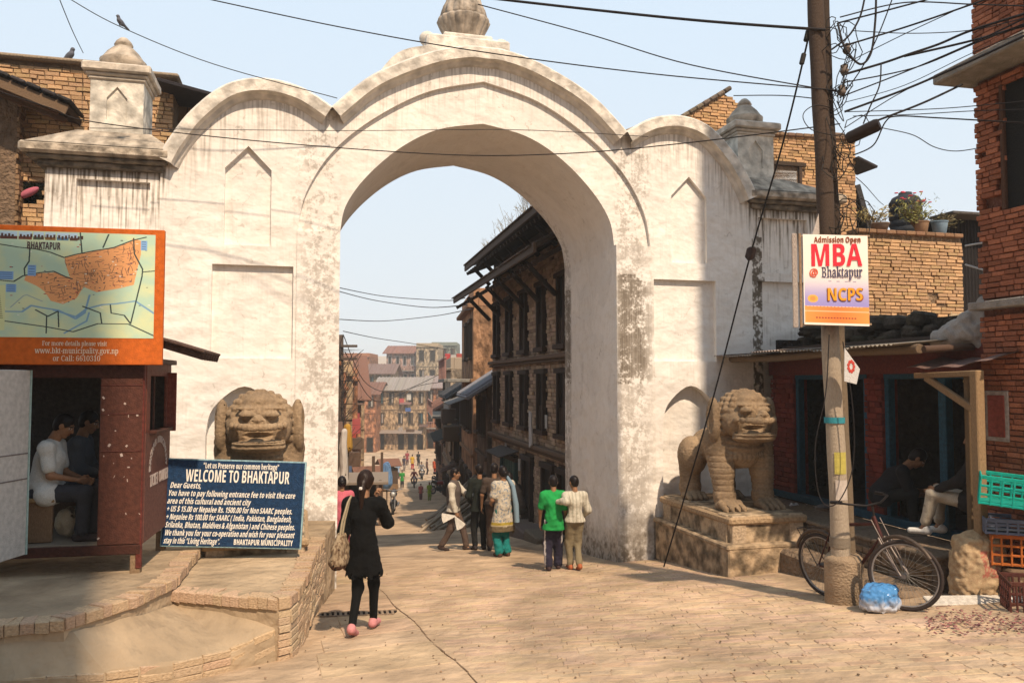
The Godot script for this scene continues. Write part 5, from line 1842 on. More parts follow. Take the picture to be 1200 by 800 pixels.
func build_shops(gate: Node3D) -> void:
	var s := thing("shop_row", "open shops with dark red brick pillars, blue door frames and a tin roof", "shop", V(4.11, 0, 12.9), ROW_YAW)
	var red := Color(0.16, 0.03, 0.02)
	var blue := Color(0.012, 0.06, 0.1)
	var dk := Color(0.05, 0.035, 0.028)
	for q in [[0.02, 0.66], [2.33, 2.67], [4.2, 4.48]]:
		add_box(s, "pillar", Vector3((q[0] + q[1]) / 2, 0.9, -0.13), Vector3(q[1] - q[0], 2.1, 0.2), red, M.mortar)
		lay_bricks(s, Transform3D(Basis(), Vector3(q[0], -0.12, -0.015)), q[1] - q[0], 1.86, red, null, 120, Vector3(0.2, 0.065, 0.04), 0.01, 0.006)
	add_box(s, "lintel", Vector3(2.2, 1.9, -0.12), Vector3(4.5, 0.34, 0.24), Color(0.13, 0.025, 0.018), M.old_paint)
	add_box(s, "upper_wall", Vector3(2.2, 2.0, -0.36), Vector3(4.5, 0.3, 0.2), dk, M.mortar)
	add_box(s, "threshold", Vector3(2.2, -0.09, -0.06), Vector3(4.4, 0.1, 0.16), blue, M.old_paint)
	for x in [0.7, 1.5, 2.29, 2.71, 3.66, 4.16]: add_box(s, "door_post", Vector3(x, 0.85, -0.08), Vector3(0.075 if x != 3.66 else 0.12, 1.8, 0.1), blue, M.old_paint)
	for q in [[0.66, 2.33], [2.67, 4.2]]: add_box(s, "door_head", Vector3((q[0] + q[1]) / 2, 1.7, -0.075), Vector3(q[1] - q[0], 0.07, 0.11), blue * 0.8, M.old_paint)
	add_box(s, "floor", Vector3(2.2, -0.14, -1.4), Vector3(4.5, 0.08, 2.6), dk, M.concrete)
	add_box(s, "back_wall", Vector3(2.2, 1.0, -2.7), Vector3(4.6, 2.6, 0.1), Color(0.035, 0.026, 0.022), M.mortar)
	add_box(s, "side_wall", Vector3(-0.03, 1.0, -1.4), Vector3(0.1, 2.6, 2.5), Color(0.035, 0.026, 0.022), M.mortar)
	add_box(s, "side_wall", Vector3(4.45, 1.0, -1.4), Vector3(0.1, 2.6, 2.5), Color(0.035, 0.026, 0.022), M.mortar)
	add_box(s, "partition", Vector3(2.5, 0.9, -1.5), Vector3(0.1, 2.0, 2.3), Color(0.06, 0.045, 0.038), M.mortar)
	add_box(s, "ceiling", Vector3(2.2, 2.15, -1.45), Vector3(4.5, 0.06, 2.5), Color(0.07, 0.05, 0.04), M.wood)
	# plinth in front
	add_box(s, "plinth", Vector3(2.1, -0.72, 0.3), Vector3(4.5, 1.06, 0.78), Color(0.17, 0.125, 0.09), M.mortar, 0.03)
	for i in 9: add_box(s, "plinth_slab", Vector3(0.12 + i * 0.5, -0.195, 0.33), Vector3(0.485, 0.05, 0.8), jit(Color(0.2, 0.15, 0.11), 0.15), M.stone, 0.015)
	lay_bricks(s, Transform3D(Basis(), Vector3(0.0, -0.95, 0.7)), 4.3, 0.72, Color(0.24, 0.16, 0.1), null, 160, Vector3(0.21, 0.07, 0.06), 0.014, 0.014, true)
	add_box(s, "footing", Vector3(2.3, -0.86, 0.95), Vector3(4.2, 0.7, 0.42), Color(0.25, 0.18, 0.12), M.mortar, 0.05)
	# tin roof on poles
	for i in 6:
		var t := corrugated(jit(Color(0.3, 0.25, 0.21), 0.25), 0.79, 1.5)
		var o := part("roof_sheet", t, M.rust, s, Vector3(-0.55 + i * 0.76, 2.13 + (0.012 if i % 2 else 0.0) + 0.02 * rng.randf(), -0.62))
		o.rotation.x = 0.07 + rng.randf_range(-0.015, 0.015)
	for i in 5:
		var l := MB.new()
		l.col = jit(Color(0.12, 0.075, 0.05), 0.2)
		l.tube([Vector3(0.1 + i * 1.02, 2.04, -0.45), Vector3(0.1 + i * 1.02, 1.98, 0.62)], 0.04, 7)
		part("roof_pole", l, M.wood, s)
	var ep := MB.new()
	ep.col = Color(0.2, 0.14, 0.09)
	ep.tube([Vector3(-0.5, 2.0, 0.6), Vector3(1.2, 1.97, 0.6), Vector3(2.6, 2.0, 0.6), Vector3(4.1, 1.99, 0.6)], 0.055, 8)
	part("eave_pole", ep, M.wood, s)
	# mossy broken masonry over the roof
	var mos := part("old_parapet", MB.new(), M.stone, s)
	for i in 46:
		var x := rng.randf() * 4.3
		var st := MB.new()
		st.col = jit(Color(0.055, 0.045, 0.035), 0.35)
		st.box(Vector3.ZERO, Vector3(rng.randf_range(0.15, 0.35), rng.randf_range(0.08, 0.2), 0.3), 0.04)
		var o := part("stone", st, M.stone, mos, Vector3(x, 2.12 + rng.randf() * 0.36, -0.66 + rng.randf_range(-0.1, 0.1)))
		o.rotation = Vector3(rng.randf_range(-0.1, 0.1), rng.randf_range(-0.2, 0.2), rng.randf_range(-0.15, 0.15))
	add_box(s, "parapet_core", Vector3(2.1, 2.2, -0.85), Vector3(4.5, 0.5, 0.3), Color(0.05, 0.04, 0.033), M.mortar)
	# torn awning on a frame at the near end
	var aw := thing("torn_awning", "torn tin awning on a rough wooden post and brace before the shops", "awning", s.transform * Vector3(3.7, 0, 0), ROW_YAW)
	var wood := Color(0.34, 0.22, 0.12)
	add_box(aw, "post", Vector3(0.98, 0.75, 0.42), Vector3(0.1, 2.0, 0.1), wood, M.wood, 0.01)
	add_box(aw, "post", Vector3(0.8, 0.75, 0.36), Vector3(0.07, 2.0, 0.07), wood * 0.5, M.wood, 0.01)
	var br := MB.new()
	br.col = wood * 0.9
	br.bar(Vector3(0.26, 1.68, 0.42), Vector3(0.95, 1.34, 0.42), 0.05, 0.07, 0.008)
	part("brace", br, M.wood, aw)
	var bm := MB.new()
	bm.col = wood * 0.9
	bm.bar(Vector3(0.1, 1.7, 0.42), Vector3(1.02, 1.72, 0.42), 0.06, 0.06, 0.008)
	part("beam", bm, M.wood, aw)
	var sh := corrugated(Color(0.2, 0.13, 0.115), 1.25, 0.5, 0.42, 0.012, 0.05)
	var so := part("sheet", sh, M.rust, aw, Vector3(-0.05, 1.92, -0.05))
	so.rotation = Vector3(0.25, 0.05, 0.07)
	# tarpaulin over the corner
	var tf := Field.new(Vector3(-0.5, -0.5, -0.4), Vector3(0.5, 0.5, 0.4), 0.02, 40.0)
	tf.cap(Vector3(-0.2, -0.15, 0), Vector3(0.25, 0.22, 0.0), 0.13, 0.06)
	tf.cap(Vector3(0.25, 0.22, 0.0), Vector3(0.2, -0.2, 0.02), 0.05, 0.1)
	tf.ell(Vector3(0.0, -0.12, 0), Vector3(0.26, 0.12, 0.16))
	tf.done()
	tf.ripple(func(p: Vector3) -> float: return 0.035 * fold.get_noise_3d(p.x * 0.8 + p.y * 0.6, p.y * 0.4, p.z) + 0.015 * fold.get_noise_3d(p.x * 2, p.y * 2, p.z * 2))
	var tm := MB.new()
	tf.to(tm, Color(0.4, 0.37, 0.34))
	var ta := thing("tarpaulin", "grey white tarpaulin bunched over the tin roof beside the brick tower", "tarpaulin", at(1128, 381, 8.95), ROW_YAW * 0.6)
	part("sheet", tm, M.cloth, ta)
	# brick tower house
	var t := thing("brick_tower_house", "tall narrow red brick house with concrete ledges at the right edge", "house", V(5.0, 0, 8.6), ROW_YAW)
	add_box(t, "wall", Vector3(0.5, 6.6, -1.02), Vector3(1.0, 14.0, 1.98), Color(0.2, 0.09, 0.06), M.mortar)
	var tb := Color(0.36, 0.13, 0.07)
	lay_bricks(t, Transform3D(Basis(), Vector3(0.0, -0.2, -0.005)), 0.62, 2.55, tb, null, 200, Vector3(0.17, 0.047, 0.05), 0.009, 0.005)
	lay_bricks(t, Transform3D(Basis(), Vector3(0.0, 2.5, -0.005)), 0.62, 2.32, tb, func(x: float, y: float) -> bool: return not (x > 0.33 and y > 0.9 and y < 2.2), 200, Vector3(0.17, 0.047, 0.05), 0.009, 0.005)
	lay_bricks(t, Transform3D(Basis(), Vector3(0.0, 4.99, -0.005)), 0.62, 1.4, tb, null, 80, Vector3(0.17, 0.047, 0.05), 0.009, 0.005)
	var wn := add_box(t, "window", Vector3(0.66, 4.05, -0.02), Vector3(0.6, 1.3, 0.03), Color(0.015, 0.012, 0.012), M.wood)
	add_box(wn, "frame", Vector3(0.36, 4.05, 0.0), Vector3(0.05, 1.3, 0.06), Color(0.1, 0.05, 0.03), M.wood)
	add_box(t, "ledge", Vector3(0.48, 2.43, 0.03), Vector3(1.06, 0.085, 0.2), Color(0.33, 0.3, 0.27), M.concrete, 0.01)
	add_box(t, "canopy_slab", Vector3(0.45, 4.9, 0.1), Vector3(1.2, 0.11, 0.62), Color(0.3, 0.27, 0.23), M.concrete, 0.015)
	var fr := add_box(t, "notice_frame", Vector3(0.2, 1.28, 0.03), Vector3(0.3, 0.52, 0.02), Color(0.4, 0.33, 0.29), M.old_paint)
	add_box(fr, "notice", Vector3(0.2, 1.28, 0.042), Vector3(0.22, 0.43, 0.012), Color(0.3, 0.07, 0.05), M.old_paint)
	var pp := MB.new()
	pp.col = Color(0.5, 0.4, 0.2)
	pp.tube([Vector3(0.03, 0.4, 0.05), Vector3(0.03, 1.62, 0.05), Vector3(-0.2, 1.64, 0.06)], 0.02, 7)
	part("pipe", pp, M.metal, t)
	# sunlit brick wall above the shops
	var gx := gate.transform
	var wl := thing("brick_parapet_wall", "sunlit old yellow brick wall above the shop roofs with plants on top", "wall", gx * Vector3(6.75, 0, -0.4), GATE_YAW)
	add_box(wl, "core", Vector3(1.13, 3.1, -0.2), Vector3(2.24, 2.3, 0.3), Color(0.26, 0.18, 0.11), M.mortar)
	var old := Color(0.58, 0.37, 0.2)
	lay_bricks(wl, Transform3D(Basis(), Vector3(0.0, 2.1, -0.045)), 2.25, 2.1, old, func(x: float, y: float) -> bool: return not (x > 1.5 and x < 1.62 and absf(y - 1.02) < 0.08) and not (x > 1.95 and y < 0.75), 300, Vector3(0.2, 0.05, 0.05), 0.012, 0.014, true)
	for i in 11: add_box(wl, "coping_brick", Vector3(0.1 + i * 0.205, 4.27, -0.12), Vector3(0.195, 0.07, 0.3), jit(Color(0.3, 0.17, 0.1), 0.2), M.brick, 0.012)
	add_box(wl, "plaster_patch", Vector3(2.1, 2.5, -0.03), Vector3(0.34, 0.8, 0.05), Color(0.5, 0.38, 0.24), M.stone, 0.02)
	var ds := thing("dark_shed", "black tarred shed wall between the sunlit brick wall and the red tower", "shed", gx * Vector3(9.35, 0, -0.9), GATE_YAW)
	var dm := corrugated(Color(0.02, 0.018, 0.017), 1.2, 2.4)
	var dso := part("sheet", dm, M.rust, ds, Vector3(-0.35, 4.75, -0.1))
	dso.rotation.x = PI / 2
	add_box(ds, "roof", Vector3(0.2, 4.74, 0.05), Vector3(1.2, 0.05, 0.6), Color(0.1, 0.09, 0.08), M.rust)
	add_box(ds, "body", Vector3(0.2, 3.2, -0.5), Vector3(1.1, 3.0, 0.6), Color(0.02, 0.018, 0.017), M.wood)
	# plants, pots, buckets and tank on the wall
	var top := 4.31
	var pots := [[0.62, 0.16, 0.12, Color(0.25, 0.18, 0.13), "wide dark clay bowl of dry plants on the sunlit wall"], [1.5, 0.13, 0.2, Color(0.36, 0.22, 0.13), "tan clay pot under the pink flowers"], [1.9, 0.14, 0.22, Color(0.25, 0.36, 0.46), "pale blue bucket on the sunlit wall"]]
	for q in pots:
		var pt := thing("plant_pot", q[4], "pot", wl.transform * Vector3(q[0], top, -0.16), GATE_YAW)
		var pm := MB.new()
		pm.col = q[3]
		pm.lathe([[0.0, 0.0], [q[1] * 0.75, 0.0], [q[1], q[2]], [q[1] * 1.08, q[2]], [q[1] * 1.05, q[2] + 0.02], [q[1] * 0.9, q[2] - 0.03], [0.0, q[2] - 0.03]], Vector3.ZERO, 18)
		part("pot", pm, M.plain, pt)
	for q in [[0.55, 0.42, 0.38, Color(0.3, 0.24, 0.1), "dry straw coloured plant in the clay bowl", 0], [1.4, 0.4, 0.62, Color(0.24, 0.24, 0.08), "tall bushy plant with pink flowers on the sunlit wall", 1], [2.05, 0.3, 0.34, Color(0.14, 0.12, 0.06), "low withered plant by the blue bucket", 0]]:
		var pl := thing("potted_plant", q[4], "plant", wl.transform * Vector3(q[0], top + 0.1, -0.2), GATE_YAW)
		var lf := MB.new()
		var stm := MB.new()
		stm.col = Color(0.2, 0.14, 0.07)
		for i in (110 if q[5] else 60):
			var d := Vector3(rng.randf_range(-1, 1) * q[1], rng.randf_range(0.35, 1.0) * q[2], rng.randf_range(-0.5, 0.5) * q[1])
			if i % 3 == 0: stm.tube([Vector3.ZERO, d * 0.5 + Vector3(0, 0.03, 0), d], [0.006, 0.005, 0.003], 4)
			for j in 5:
				lf.col = jit(q[3], 0.35)
				var c := d * rng.randf_range(0.4, 1.0) + Vector3(rng.randf_range(-1, 1), rng.randf_range(-1, 1), rng.randf_range(-1, 1)) * 0.04
				var a := Vector3(rng.randf_range(-1, 1), rng.randf_range(-0.5, 1), rng.randf_range(-1, 1)).normalized() * 0.045
				var b := a.cross(Vector3(rng.randf(), rng.randf(), rng.randf())).normalized() * 0.012
				lf.quad(c - a, c + b, c + a, c - b)
		part("stems", stm, M.wood, pl)
		part("foliage", lf, M.leaf, pl).set_meta("kind", "stuff")
		if q[5]:
			for i in 13:
				var fl := MB.new()
				fl.col = jit(Color(0.6, 0.07, 0.1), 0.3)
				var c := Vector3(rng.randf_range(-0.3, 0.38), rng.randf_range(0.45, 0.68), rng.randf_range(-0.1, 0.1))
				for k in 5: fl.blob(c + Vector3(cos(k * 1.257), 0.2, sin(k * 1.257)) * 0.018, Vector3(0.018, 0.01, 0.018), 4)
				part("flower", fl, M.leaf, pl)
	var tank := thing("water_tank", "black plastic water tank on the roof behind the flowers", "tank", at(1062, 262, 15.5), 0.0)
	var km := MB.new()
	km.col = Color(0.03, 0.035, 0.04)
	var prof := [[0.0, -0.3], [0.28, -0.3]]
	for i in 5: prof += [[0.28, -0.2 + i * 0.13], [0.3, -0.17 + i * 0.13], [0.3, -0.12 + i * 0.13], [0.28, -0.09 + i * 0.13]]
	prof += [[0.24, 0.5], [0.12, 0.56], [0.12, 0.6], [0.0, 0.6]]
	km.lathe(prof, Vector3(0, -0.0, 0), 24)
	part("tank", km, M.rubber, tank)
	add_box(tank, "stand", Vector3(0, -1.0, 0), Vector3(0.7, 1.4, 0.7), Color(0.25, 0.17, 0.11), M.mortar)
	# gabled brick house behind the right end of the gate
	var gh_ := thing("gabled_brick_house", "brick house with a tiled gable and small window behind the right end of the gate", "house", gx * Vector3(0, 0, -4.0), GATE_YAW)
	var wp := PackedVector2Array([Vector2(4.9, -2), Vector2(9.6, -2), Vector2(9.58, 7.15), Vector2(6.78, 7.05), Vector2(6.78, 7.62), Vector2(6.28, 7.93), Vector2(4.9, 7.05)])
	var wm := MB.new()
	wm.col = Color(0.27, 0.18, 0.11)
	wm.extrude(wp, -3.5, -0.05)
	part("wall", wm, M.mortar, gh_)
	var ins := func(x: float, y: float) -> bool:
		var px := 4.9 + x
		var py := 4.4 + y
		if px > 7.33 and px < 8.2 and py > 5.82 and py < 6.48: return false
		return Geometry2D.is_point_in_polygon(Vector2(px, py), wp) and px > 5.2
	lay_bricks(gh_, Transform3D(Basis(), Vector3(4.9, 4.4, -0.045)), 4.68, 3.6, Color(0.55, 0.33, 0.17), ins, 300, Vector3(0.21, 0.056, 0.05), 0.012, 0.014, true)
	for i in 9:
		for j in 2:
			var tl := MB.new()
			tl.col = jit(Color(0.17, 0.13, 0.095), 0.3)
			tl.box(Vector3(6.35 - i * 0.17, 8.0 - i * 0.108, -0.25 - j * 0.55), Vector3(0.2, 0.1, 0.6), 0.03, Basis(Vector3.BACK, 0.565))
			part("roof_tile", tl, M.stone, gh_)
	for i in 14: add_box(gh_, "coping_brick", Vector3(6.9 + i * 0.2, 7.1 + i * 0.004, -0.12), Vector3(0.19, 0.08, 0.34), jit(Color(0.26, 0.16, 0.1), 0.2), M.brick, 0.015)
	add_box(gh_, "coping_brick", Vector3(9.0, 7.2, -0.12), Vector3(0.5, 0.1, 0.36), Color(0.2, 0.14, 0.1), M.brick, 0.02)
	var w2 := add_box(gh_, "window", Vector3(7.77, 6.14, -0.09), Vector3(0.76, 0.56, 0.03), Color(0.07, 0.045, 0.03), M.wood)
	add_box(w2, "pane", Vector3(7.79, 6.11, -0.06), Vector3(0.56, 0.42, 0.02), Color(0.85, 0.87, 0.88), M.plain, 0.0)
	add_box(w2, "lintel", Vector3(7.77, 6.46, -0.02), Vector3(1.0, 0.09, 0.1), Color(0.07, 0.045, 0.03), M.wood)
	add_box(w2, "jamb", Vector3(7.42, 6.13, -0.02), Vector3(0.07, 0.56, 0.08), Color(0.08, 0.05, 0.035), M.wood)
	add_box(w2, "jamb", Vector3(8.13, 6.13, -0.02), Vector3(0.07, 0.56, 0.08), Color(0.08, 0.05, 0.035), M.wood)
	add_box(gh_, "side_eave", Vector3(9.78, 6.6, -0.2), Vector3(0.55, 0.06, 0.7), Color(0.04, 0.035, 0.035), M.rust, 0.01, Basis(Vector3.BACK, -0.35))
	add_box(gh_, "side_roof", Vector3(9.9, 5.2, -0.6), Vector3(0.14, 1.9, 1.2), Color(0.05, 0.045, 0.045), M.rust, 0.01, Basis(Vector3.BACK, 0.3))
	# people in the shops
	var st := s.transform
	person("man in black sitting bent over in the shop doorway, forearms on his knees", st * Vector3(2.8, -0.17, 0.2), 1.15, {"H": 1.65, "cell": 0.017, "pelvis": Vector3(0, 0.42, 0), "lean": 0.75, "bow": 0.75, "hand_l": Vector3(0.04, 0.5, 0.62), "hand_r": Vector3(-0.05, 0.46, 0.6), "foot_l": Vector3(0.12, 0, 0.4), "foot_r": Vector3(-0.12, 0, 0.42), "knee_l": Vector3(0.2, 1, 0.5), "knee_r": Vector3(-0.2, 1, 0.5), "thumb_l": Vector3(0, 1, 0), "thumb_r": Vector3(0, 1, 0),
		"top": {"col": Color(0.018, 0.018, 0.02), "sleeve": "short"}, "bottom": {"col": Color(0.015, 0.014, 0.015)}, "shoes": Color(0.03, 0.02, 0.02), "skin": Color(0.24, 0.12, 0.065)})
	person("person in cream trousers and white shoes sitting in the shop behind the wooden post", st * Vector3(4.02, -0.06, 0.02), ROW_YAW - 0.9, {"H": 1.62, "cell": 0.017, "pelvis": Vector3(0, 0.44, -0.12), "lean": -0.05, "hand_l": Vector3(0.16, 0.55, 0.25), "hand_r": Vector3(-0.16, 0.55, 0.25), "foot_l": Vector3(0.1, 0.0, 0.42), "foot_r": Vector3(-0.12, 0.0, 0.3), "knee_l": Vector3(0.1, 1, 0.5), "knee_r": Vector3(-0.1, 1, 0.5),
		"top": {"col": Color(0.03, 0.025, 0.025)}, "bottom": {"col": Color(0.55, 0.48, 0.38), "to": 0.8, "loose": 1.2}, "shoes": Color(0.7, 0.68, 0.64)})
	person("person in a white shirt standing in the dark at the back of the shop", st * Vector3(3.3, -0.1, -1.2), ROW_YAW + 0.3, {"H": 1.6, "cell": 0.02, "top": {"col": Color(0.5, 0.48, 0.45), "sleeve": "short"}, "bottom": {"col": Color(0.04, 0.035, 0.035)}, "shoes": Color(0.03, 0.02, 0.02)})

# ------------------------------------------------------------------ pole and wires
func build_pole() -> void:
	var g := on_ground(990, 706)
	var o := thing("utility_pole", "pair of lashed utility poles in a round concrete footing, carrying tangled wires", "pole", g)
	var b := MB.new()
	b.col = Color(0.36, 0.26, 0.17)
	b.lathe([[0.0, -0.2], [0.19, -0.2], [0.19, 0.42], [0.185, 0.45], [0.15, 0.49], [0.0, 0.5]], Vector3.ZERO, 28)
	part("footing", b, M.concrete, o)
	for q in [[Vector3(-0.045, 0.4, 0.04), 0.092, 0], [Vector3(0.075, 0.35, -0.08), 0.078, 1]]:
		var p := MB.new()
		var pts := []
		var rad := []
		for i in 90:
			var h := i * 0.1
			pts.append(q[0] + Vector3(-0.025 * h + 0.006 * sin(h * 2.0 + q[2]), h, 0.0))
			rad.append(q[1] * (1.0 - 0.02 * h) + 0.003 * sin(h * 7.0 + q[2] * 2))
		p.tube(pts, rad, 14)
		for i in p.v.size():
			var h: float = p.v[i].y + 0.12 * fold.get_noise_3d(p.v[i].x * 4, p.v[i].y * 0.5, p.v[i].z * 4)
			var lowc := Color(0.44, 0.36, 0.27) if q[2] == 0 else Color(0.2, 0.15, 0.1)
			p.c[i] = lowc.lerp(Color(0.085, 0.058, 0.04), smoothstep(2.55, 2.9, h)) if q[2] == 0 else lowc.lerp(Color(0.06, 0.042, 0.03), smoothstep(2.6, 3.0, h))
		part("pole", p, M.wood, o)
	for q in [[1.85, Color(0.05, 0.28, 0.33), 0.03], [3.2, Color(0.35, 0.32, 0.28), 0.02], [0.62, Color(0.25, 0.2, 0.15), 0.05]]:
		var r := MB.new()
		r.col = q[1]
		r.lathe([[0.099, -q[2]], [0.101, -q[2]], [0.101, q[2]], [0.099, q[2]]], Vector3(-0.045 - 0.025 * (q[0] - 0.4), q[0], 0.04), 16)
		part("band", r, M.cloth, o)
	for q in [[1.42, 0.22, Color(0.5, 0.42, 0.1)], [1.15, 0.2, Color(0.55, 0.47, 0.4)]]:
		var r := MB.new()
		r.col = q[2]
		for k in 6:
			var a0 := 0.7 + k * 0.24
			var a1 := a0 + 0.24
			var cx: float = -0.045 - 0.025 * (q[0] - 0.4)
			r.quad(Vector3(cx + cos(a1) * 0.096, q[0] - q[1] / 2, 0.04 + sin(a1) * 0.096), Vector3(cx + cos(a0) * 0.096, q[0] - q[1] / 2, 0.04 + sin(a0) * 0.096), Vector3(cx + cos(a0) * 0.096, q[0] + q[1] / 2, 0.04 + sin(a0) * 0.096), Vector3(cx + cos(a1) * 0.096, q[0] + q[1] / 2, 0.04 + sin(a1) * 0.096))
		part("paper_notice", r, M.plain, o)
	# street lamp tube on a bracket
	var la := MB.new()
	la.col = Color(0.04, 0.03, 0.025)
	var p0 := at(993, 163, 8.1) - g
	var p1 := at(1031, 145, 7.9) - g
	la.tube([p0, p0.lerp(p1, 0.1), p0.lerp(p1, 0.9), p1], [0.05, 0.062, 0.066, 0.055], 12)
	part("lamp_housing", la, M.metal, o)
	for i in 3:
		var ins := MB.new()
		ins.col = Color(0.2, 0.16, 0.13)
		ins.lathe([[0.0, 0.0], [0.03, 0.0], [0.045, 0.03], [0.03, 0.06], [0.04, 0.09], [0.0, 0.11]], Vector3(0.03 + 0.03 * i, 5.2 + i * 0.22, 0.12), 10)
		part("insulator", ins, M.rubber, o)
	# knots of slack cable wound on the pole
	var kn := MB.new()
	kn.col = Color(0.03, 0.025, 0.022)
	for i in 30:
		var c := Vector3(-0.06 + rng.randf_range(-0.05, 0.22), rng.randf_range(3.7, 6.0), 0.04 + rng.randf_range(-0.05, 0.13))
		var pts := []
		var r := rng.randf_range(0.05, 0.17)
		var tilt := Basis.from_euler(Vector3(rng.randf_range(-0.5, 0.5), rng.randf() * TAU, rng.randf_range(-0.5, 0.5)))
		for k in 14: pts.append(c + tilt * Vector3(cos(k * 0.48) * r * (1.0 + 0.3 * sin(k * 1.7)), sin(k * 0.48) * r * 1.7, 0.02 * k / 14.0))
		kn.tube(pts, 0.005, 5)
	part("cable_coils", kn, M.rubber, o).set_meta("kind", "stuff")
	# banner
	var bn := thing("mba_banner", "white printed MBA banner stretched on a frame on the pole", "banner", at(980, 328, 8.0), -0.02)
	var im := Image.create(220, 300, false, Image.FORMAT_RGB8)
	for y in 300:
		for x in 220:
			var cc := Color8(238, 226, 214)
			if y > 120: cc = cc.lerp(Color8(150, 140, 200), smoothstep(120, 235, y))
			if y > 237: cc = Color8(226, 120, 50).lerp(Color8(240, 150, 70), absf(x - 110) / 110.0)
			if y > 252 and y < 256: cc = Color8(236, 190, 150)
			if y > 292 or x < 3: cc = Color8(238, 226, 214)
			im.set_pixel(x, y, cc)
	for k in 9: im.fill_rect(Rect2i(70 + k * 14, 142 + (k % 2) * 11, 11, 3), Color8(150, 140, 160))
	for k in 16: im.fill_rect(Rect2i(10 + k * 12, 238, 8, 2), Color8(250, 200, 150))
	for k in 14: im.fill_rect(Rect2i(40 + k * 10, 274, 6, 4), Color8(130, 50, 30))
	for y in range(200, 226):
		for x in range(12, 48):
			var d := Vector2((x - 30) / 18.0, (y - 213) / 13.0).length()
			if d < 1.0: im.set_pixel(x, y, Color8(240, 170, 70) if d > 0.55 else Color8(220, 140, 70))
	var w := 0.64
	var h := 0.9
	var cl := MB.new()
	for i in 8:
		for j in 8:
			var f := func(a: float, c: float) -> Vector3: return Vector3((a - 0.5) * w, (0.5 - c) * h - 0.02 * (a - 0.5), 0.002 * sin(a * 5.0 + c * 2.0) + 0.0015 * sin(c * 9.0))
			var a0 := i / 8.0; var a1 := (i + 1) / 8.0; var c0 := j / 8.0; var c1 := (j + 1) / 8.0
			cl.quad(f.call(a0, c1), f.call(a1, c1), f.call(a1, c0), f.call(a0, c0), Vector2(a0, c0), Vector2(a1, c1))
	var bmat := StandardMaterial3D.new()
	bmat.albedo_texture = ImageTexture.create_from_image(im)
	bmat.roughness = 0.55
	bmat.backlight_enabled = true
	bmat.backlight = Color(0.2, 0.18, 0.17)
	part("cloth", cl, bmat, bn)
	words(bn, "Admission Open", Vector3(0.02, 0.4, 0.006), 0.06, Color(0.25, 0.07, 0.03), 0.46)
	words(bn, "MBA", Vector3(0.0, 0.245, 0.006), 0.23, Color(0.72, 0.03, 0.05), 0.5)
	words(bn, "@", Vector3(-0.22, 0.075, 0.006), 0.08, Color(0.7, 0.1, 0.05))
	words(bn, "Bhaktapur", Vector3(0.06, 0.075, 0.006), 0.1, Color(0.05, 0.05, 0.12), 0.4, false)
	words(bn, "NCPS", Vector3(0.08, -0.145, 0.008), 0.13, Color(0.8, 0.33, 0.03), 0.34)
	words(bn, "NCPS", Vector3(0.083, -0.149, 0.005), 0.137, Color(0.3, 0.08, 0.02), 0.355)
	for x in [-0.345, -0.4]: add_box(bn, "batten", Vector3(x, 0.0, -0.015), Vector3(0.025 if x > -0.35 else 0.05, 0.94, 0.02), Color(0.34, 0.22, 0.14) if x > -0.35 else Color(0.45, 0.38, 0.33), M.wood, 0.004)
	for y in [0.44, -0.44]: add_box(bn, "rail", Vector3(0, y, -0.02), Vector3(0.7, 0.022, 0.015), Color(0.4, 0.28, 0.18), M.wood, 0.004)
	# small printed flag and a paper pennant tied to the poles
	var fl := thing("small_flag", "small white and red printed flag tied to the pole under the banner", "flag", at(997, 430, 8.05), 0.15)
	var fm := MB.new()
	fm.col = Color(0.66, 0.64, 0.62)
	fm.extrude(PackedVector2Array([Vector2(-0.06, 0.19), Vector2(-0.03, 0.15), Vector2(0.1, -0.02), Vector2(0.06, -0.17), Vector2(-0.07, -0.14)]), -0.003, 0.003)
	part("cloth", fm, M.cloth, fl)
	var fr := MB.new()
	fr.col = Color(0.6, 0.08, 0.06)
	for i in 9:
		var a := i * 0.7
		fr.blob(Vector3(0.005 + cos(a) * 0.03, 0.005 + sin(a) * 0.05, 0.004), Vector3(0.016, 0.02, 0.003), 4)
	part("print", fr, M.cloth, fl)
	var pn := thing("paper_pennant", "pale torn pennant hanging left of the pole above the banner", "pennant", at(960, 255, 8.3), 0.3)
	var pm := MB.new()
	pm.col = Color(0.58, 0.5, 0.44)
	pm.extrude(PackedVector2Array([Vector2(0.07, 0.24), Vector2(0.09, -0.17), Vector2(0.0, -0.17), Vector2(-0.09, -0.19)]), -0.003, 0.003)
	part("cloth", pm, M.cloth, pn)

func wire(label: String, pts: Array, r := 0.008, cc := Color(0.02, 0.018, 0.018), called := "overhead_wire") -> Node3D:   # pts: [ix, iy, z]
	var p: Array = []
	for q in pts: p.append(at(q[0], q[1], q[2]))
	var fine := []
	var m := p.size()
	for i in m - 1:
		for k in 8: fine.append((p[i] as Vector3).cubic_interpolate(p[i + 1], p[maxi(i - 1, 0)], p[mini(i + 2, m - 1)], k / 8.0))
	fine.append(p[m - 1])
	var mid: Vector3 = fine[fine.size() / 2]
	for i in fine.size(): fine[i] -= mid
	var mb := MB.new()
	mb.col = cc
	mb.tube(fine, r, 5)
	var o := part(called, mb, M.rubber, null, mid)
	tag(o, label, "wire", "overhead wires")
	return o

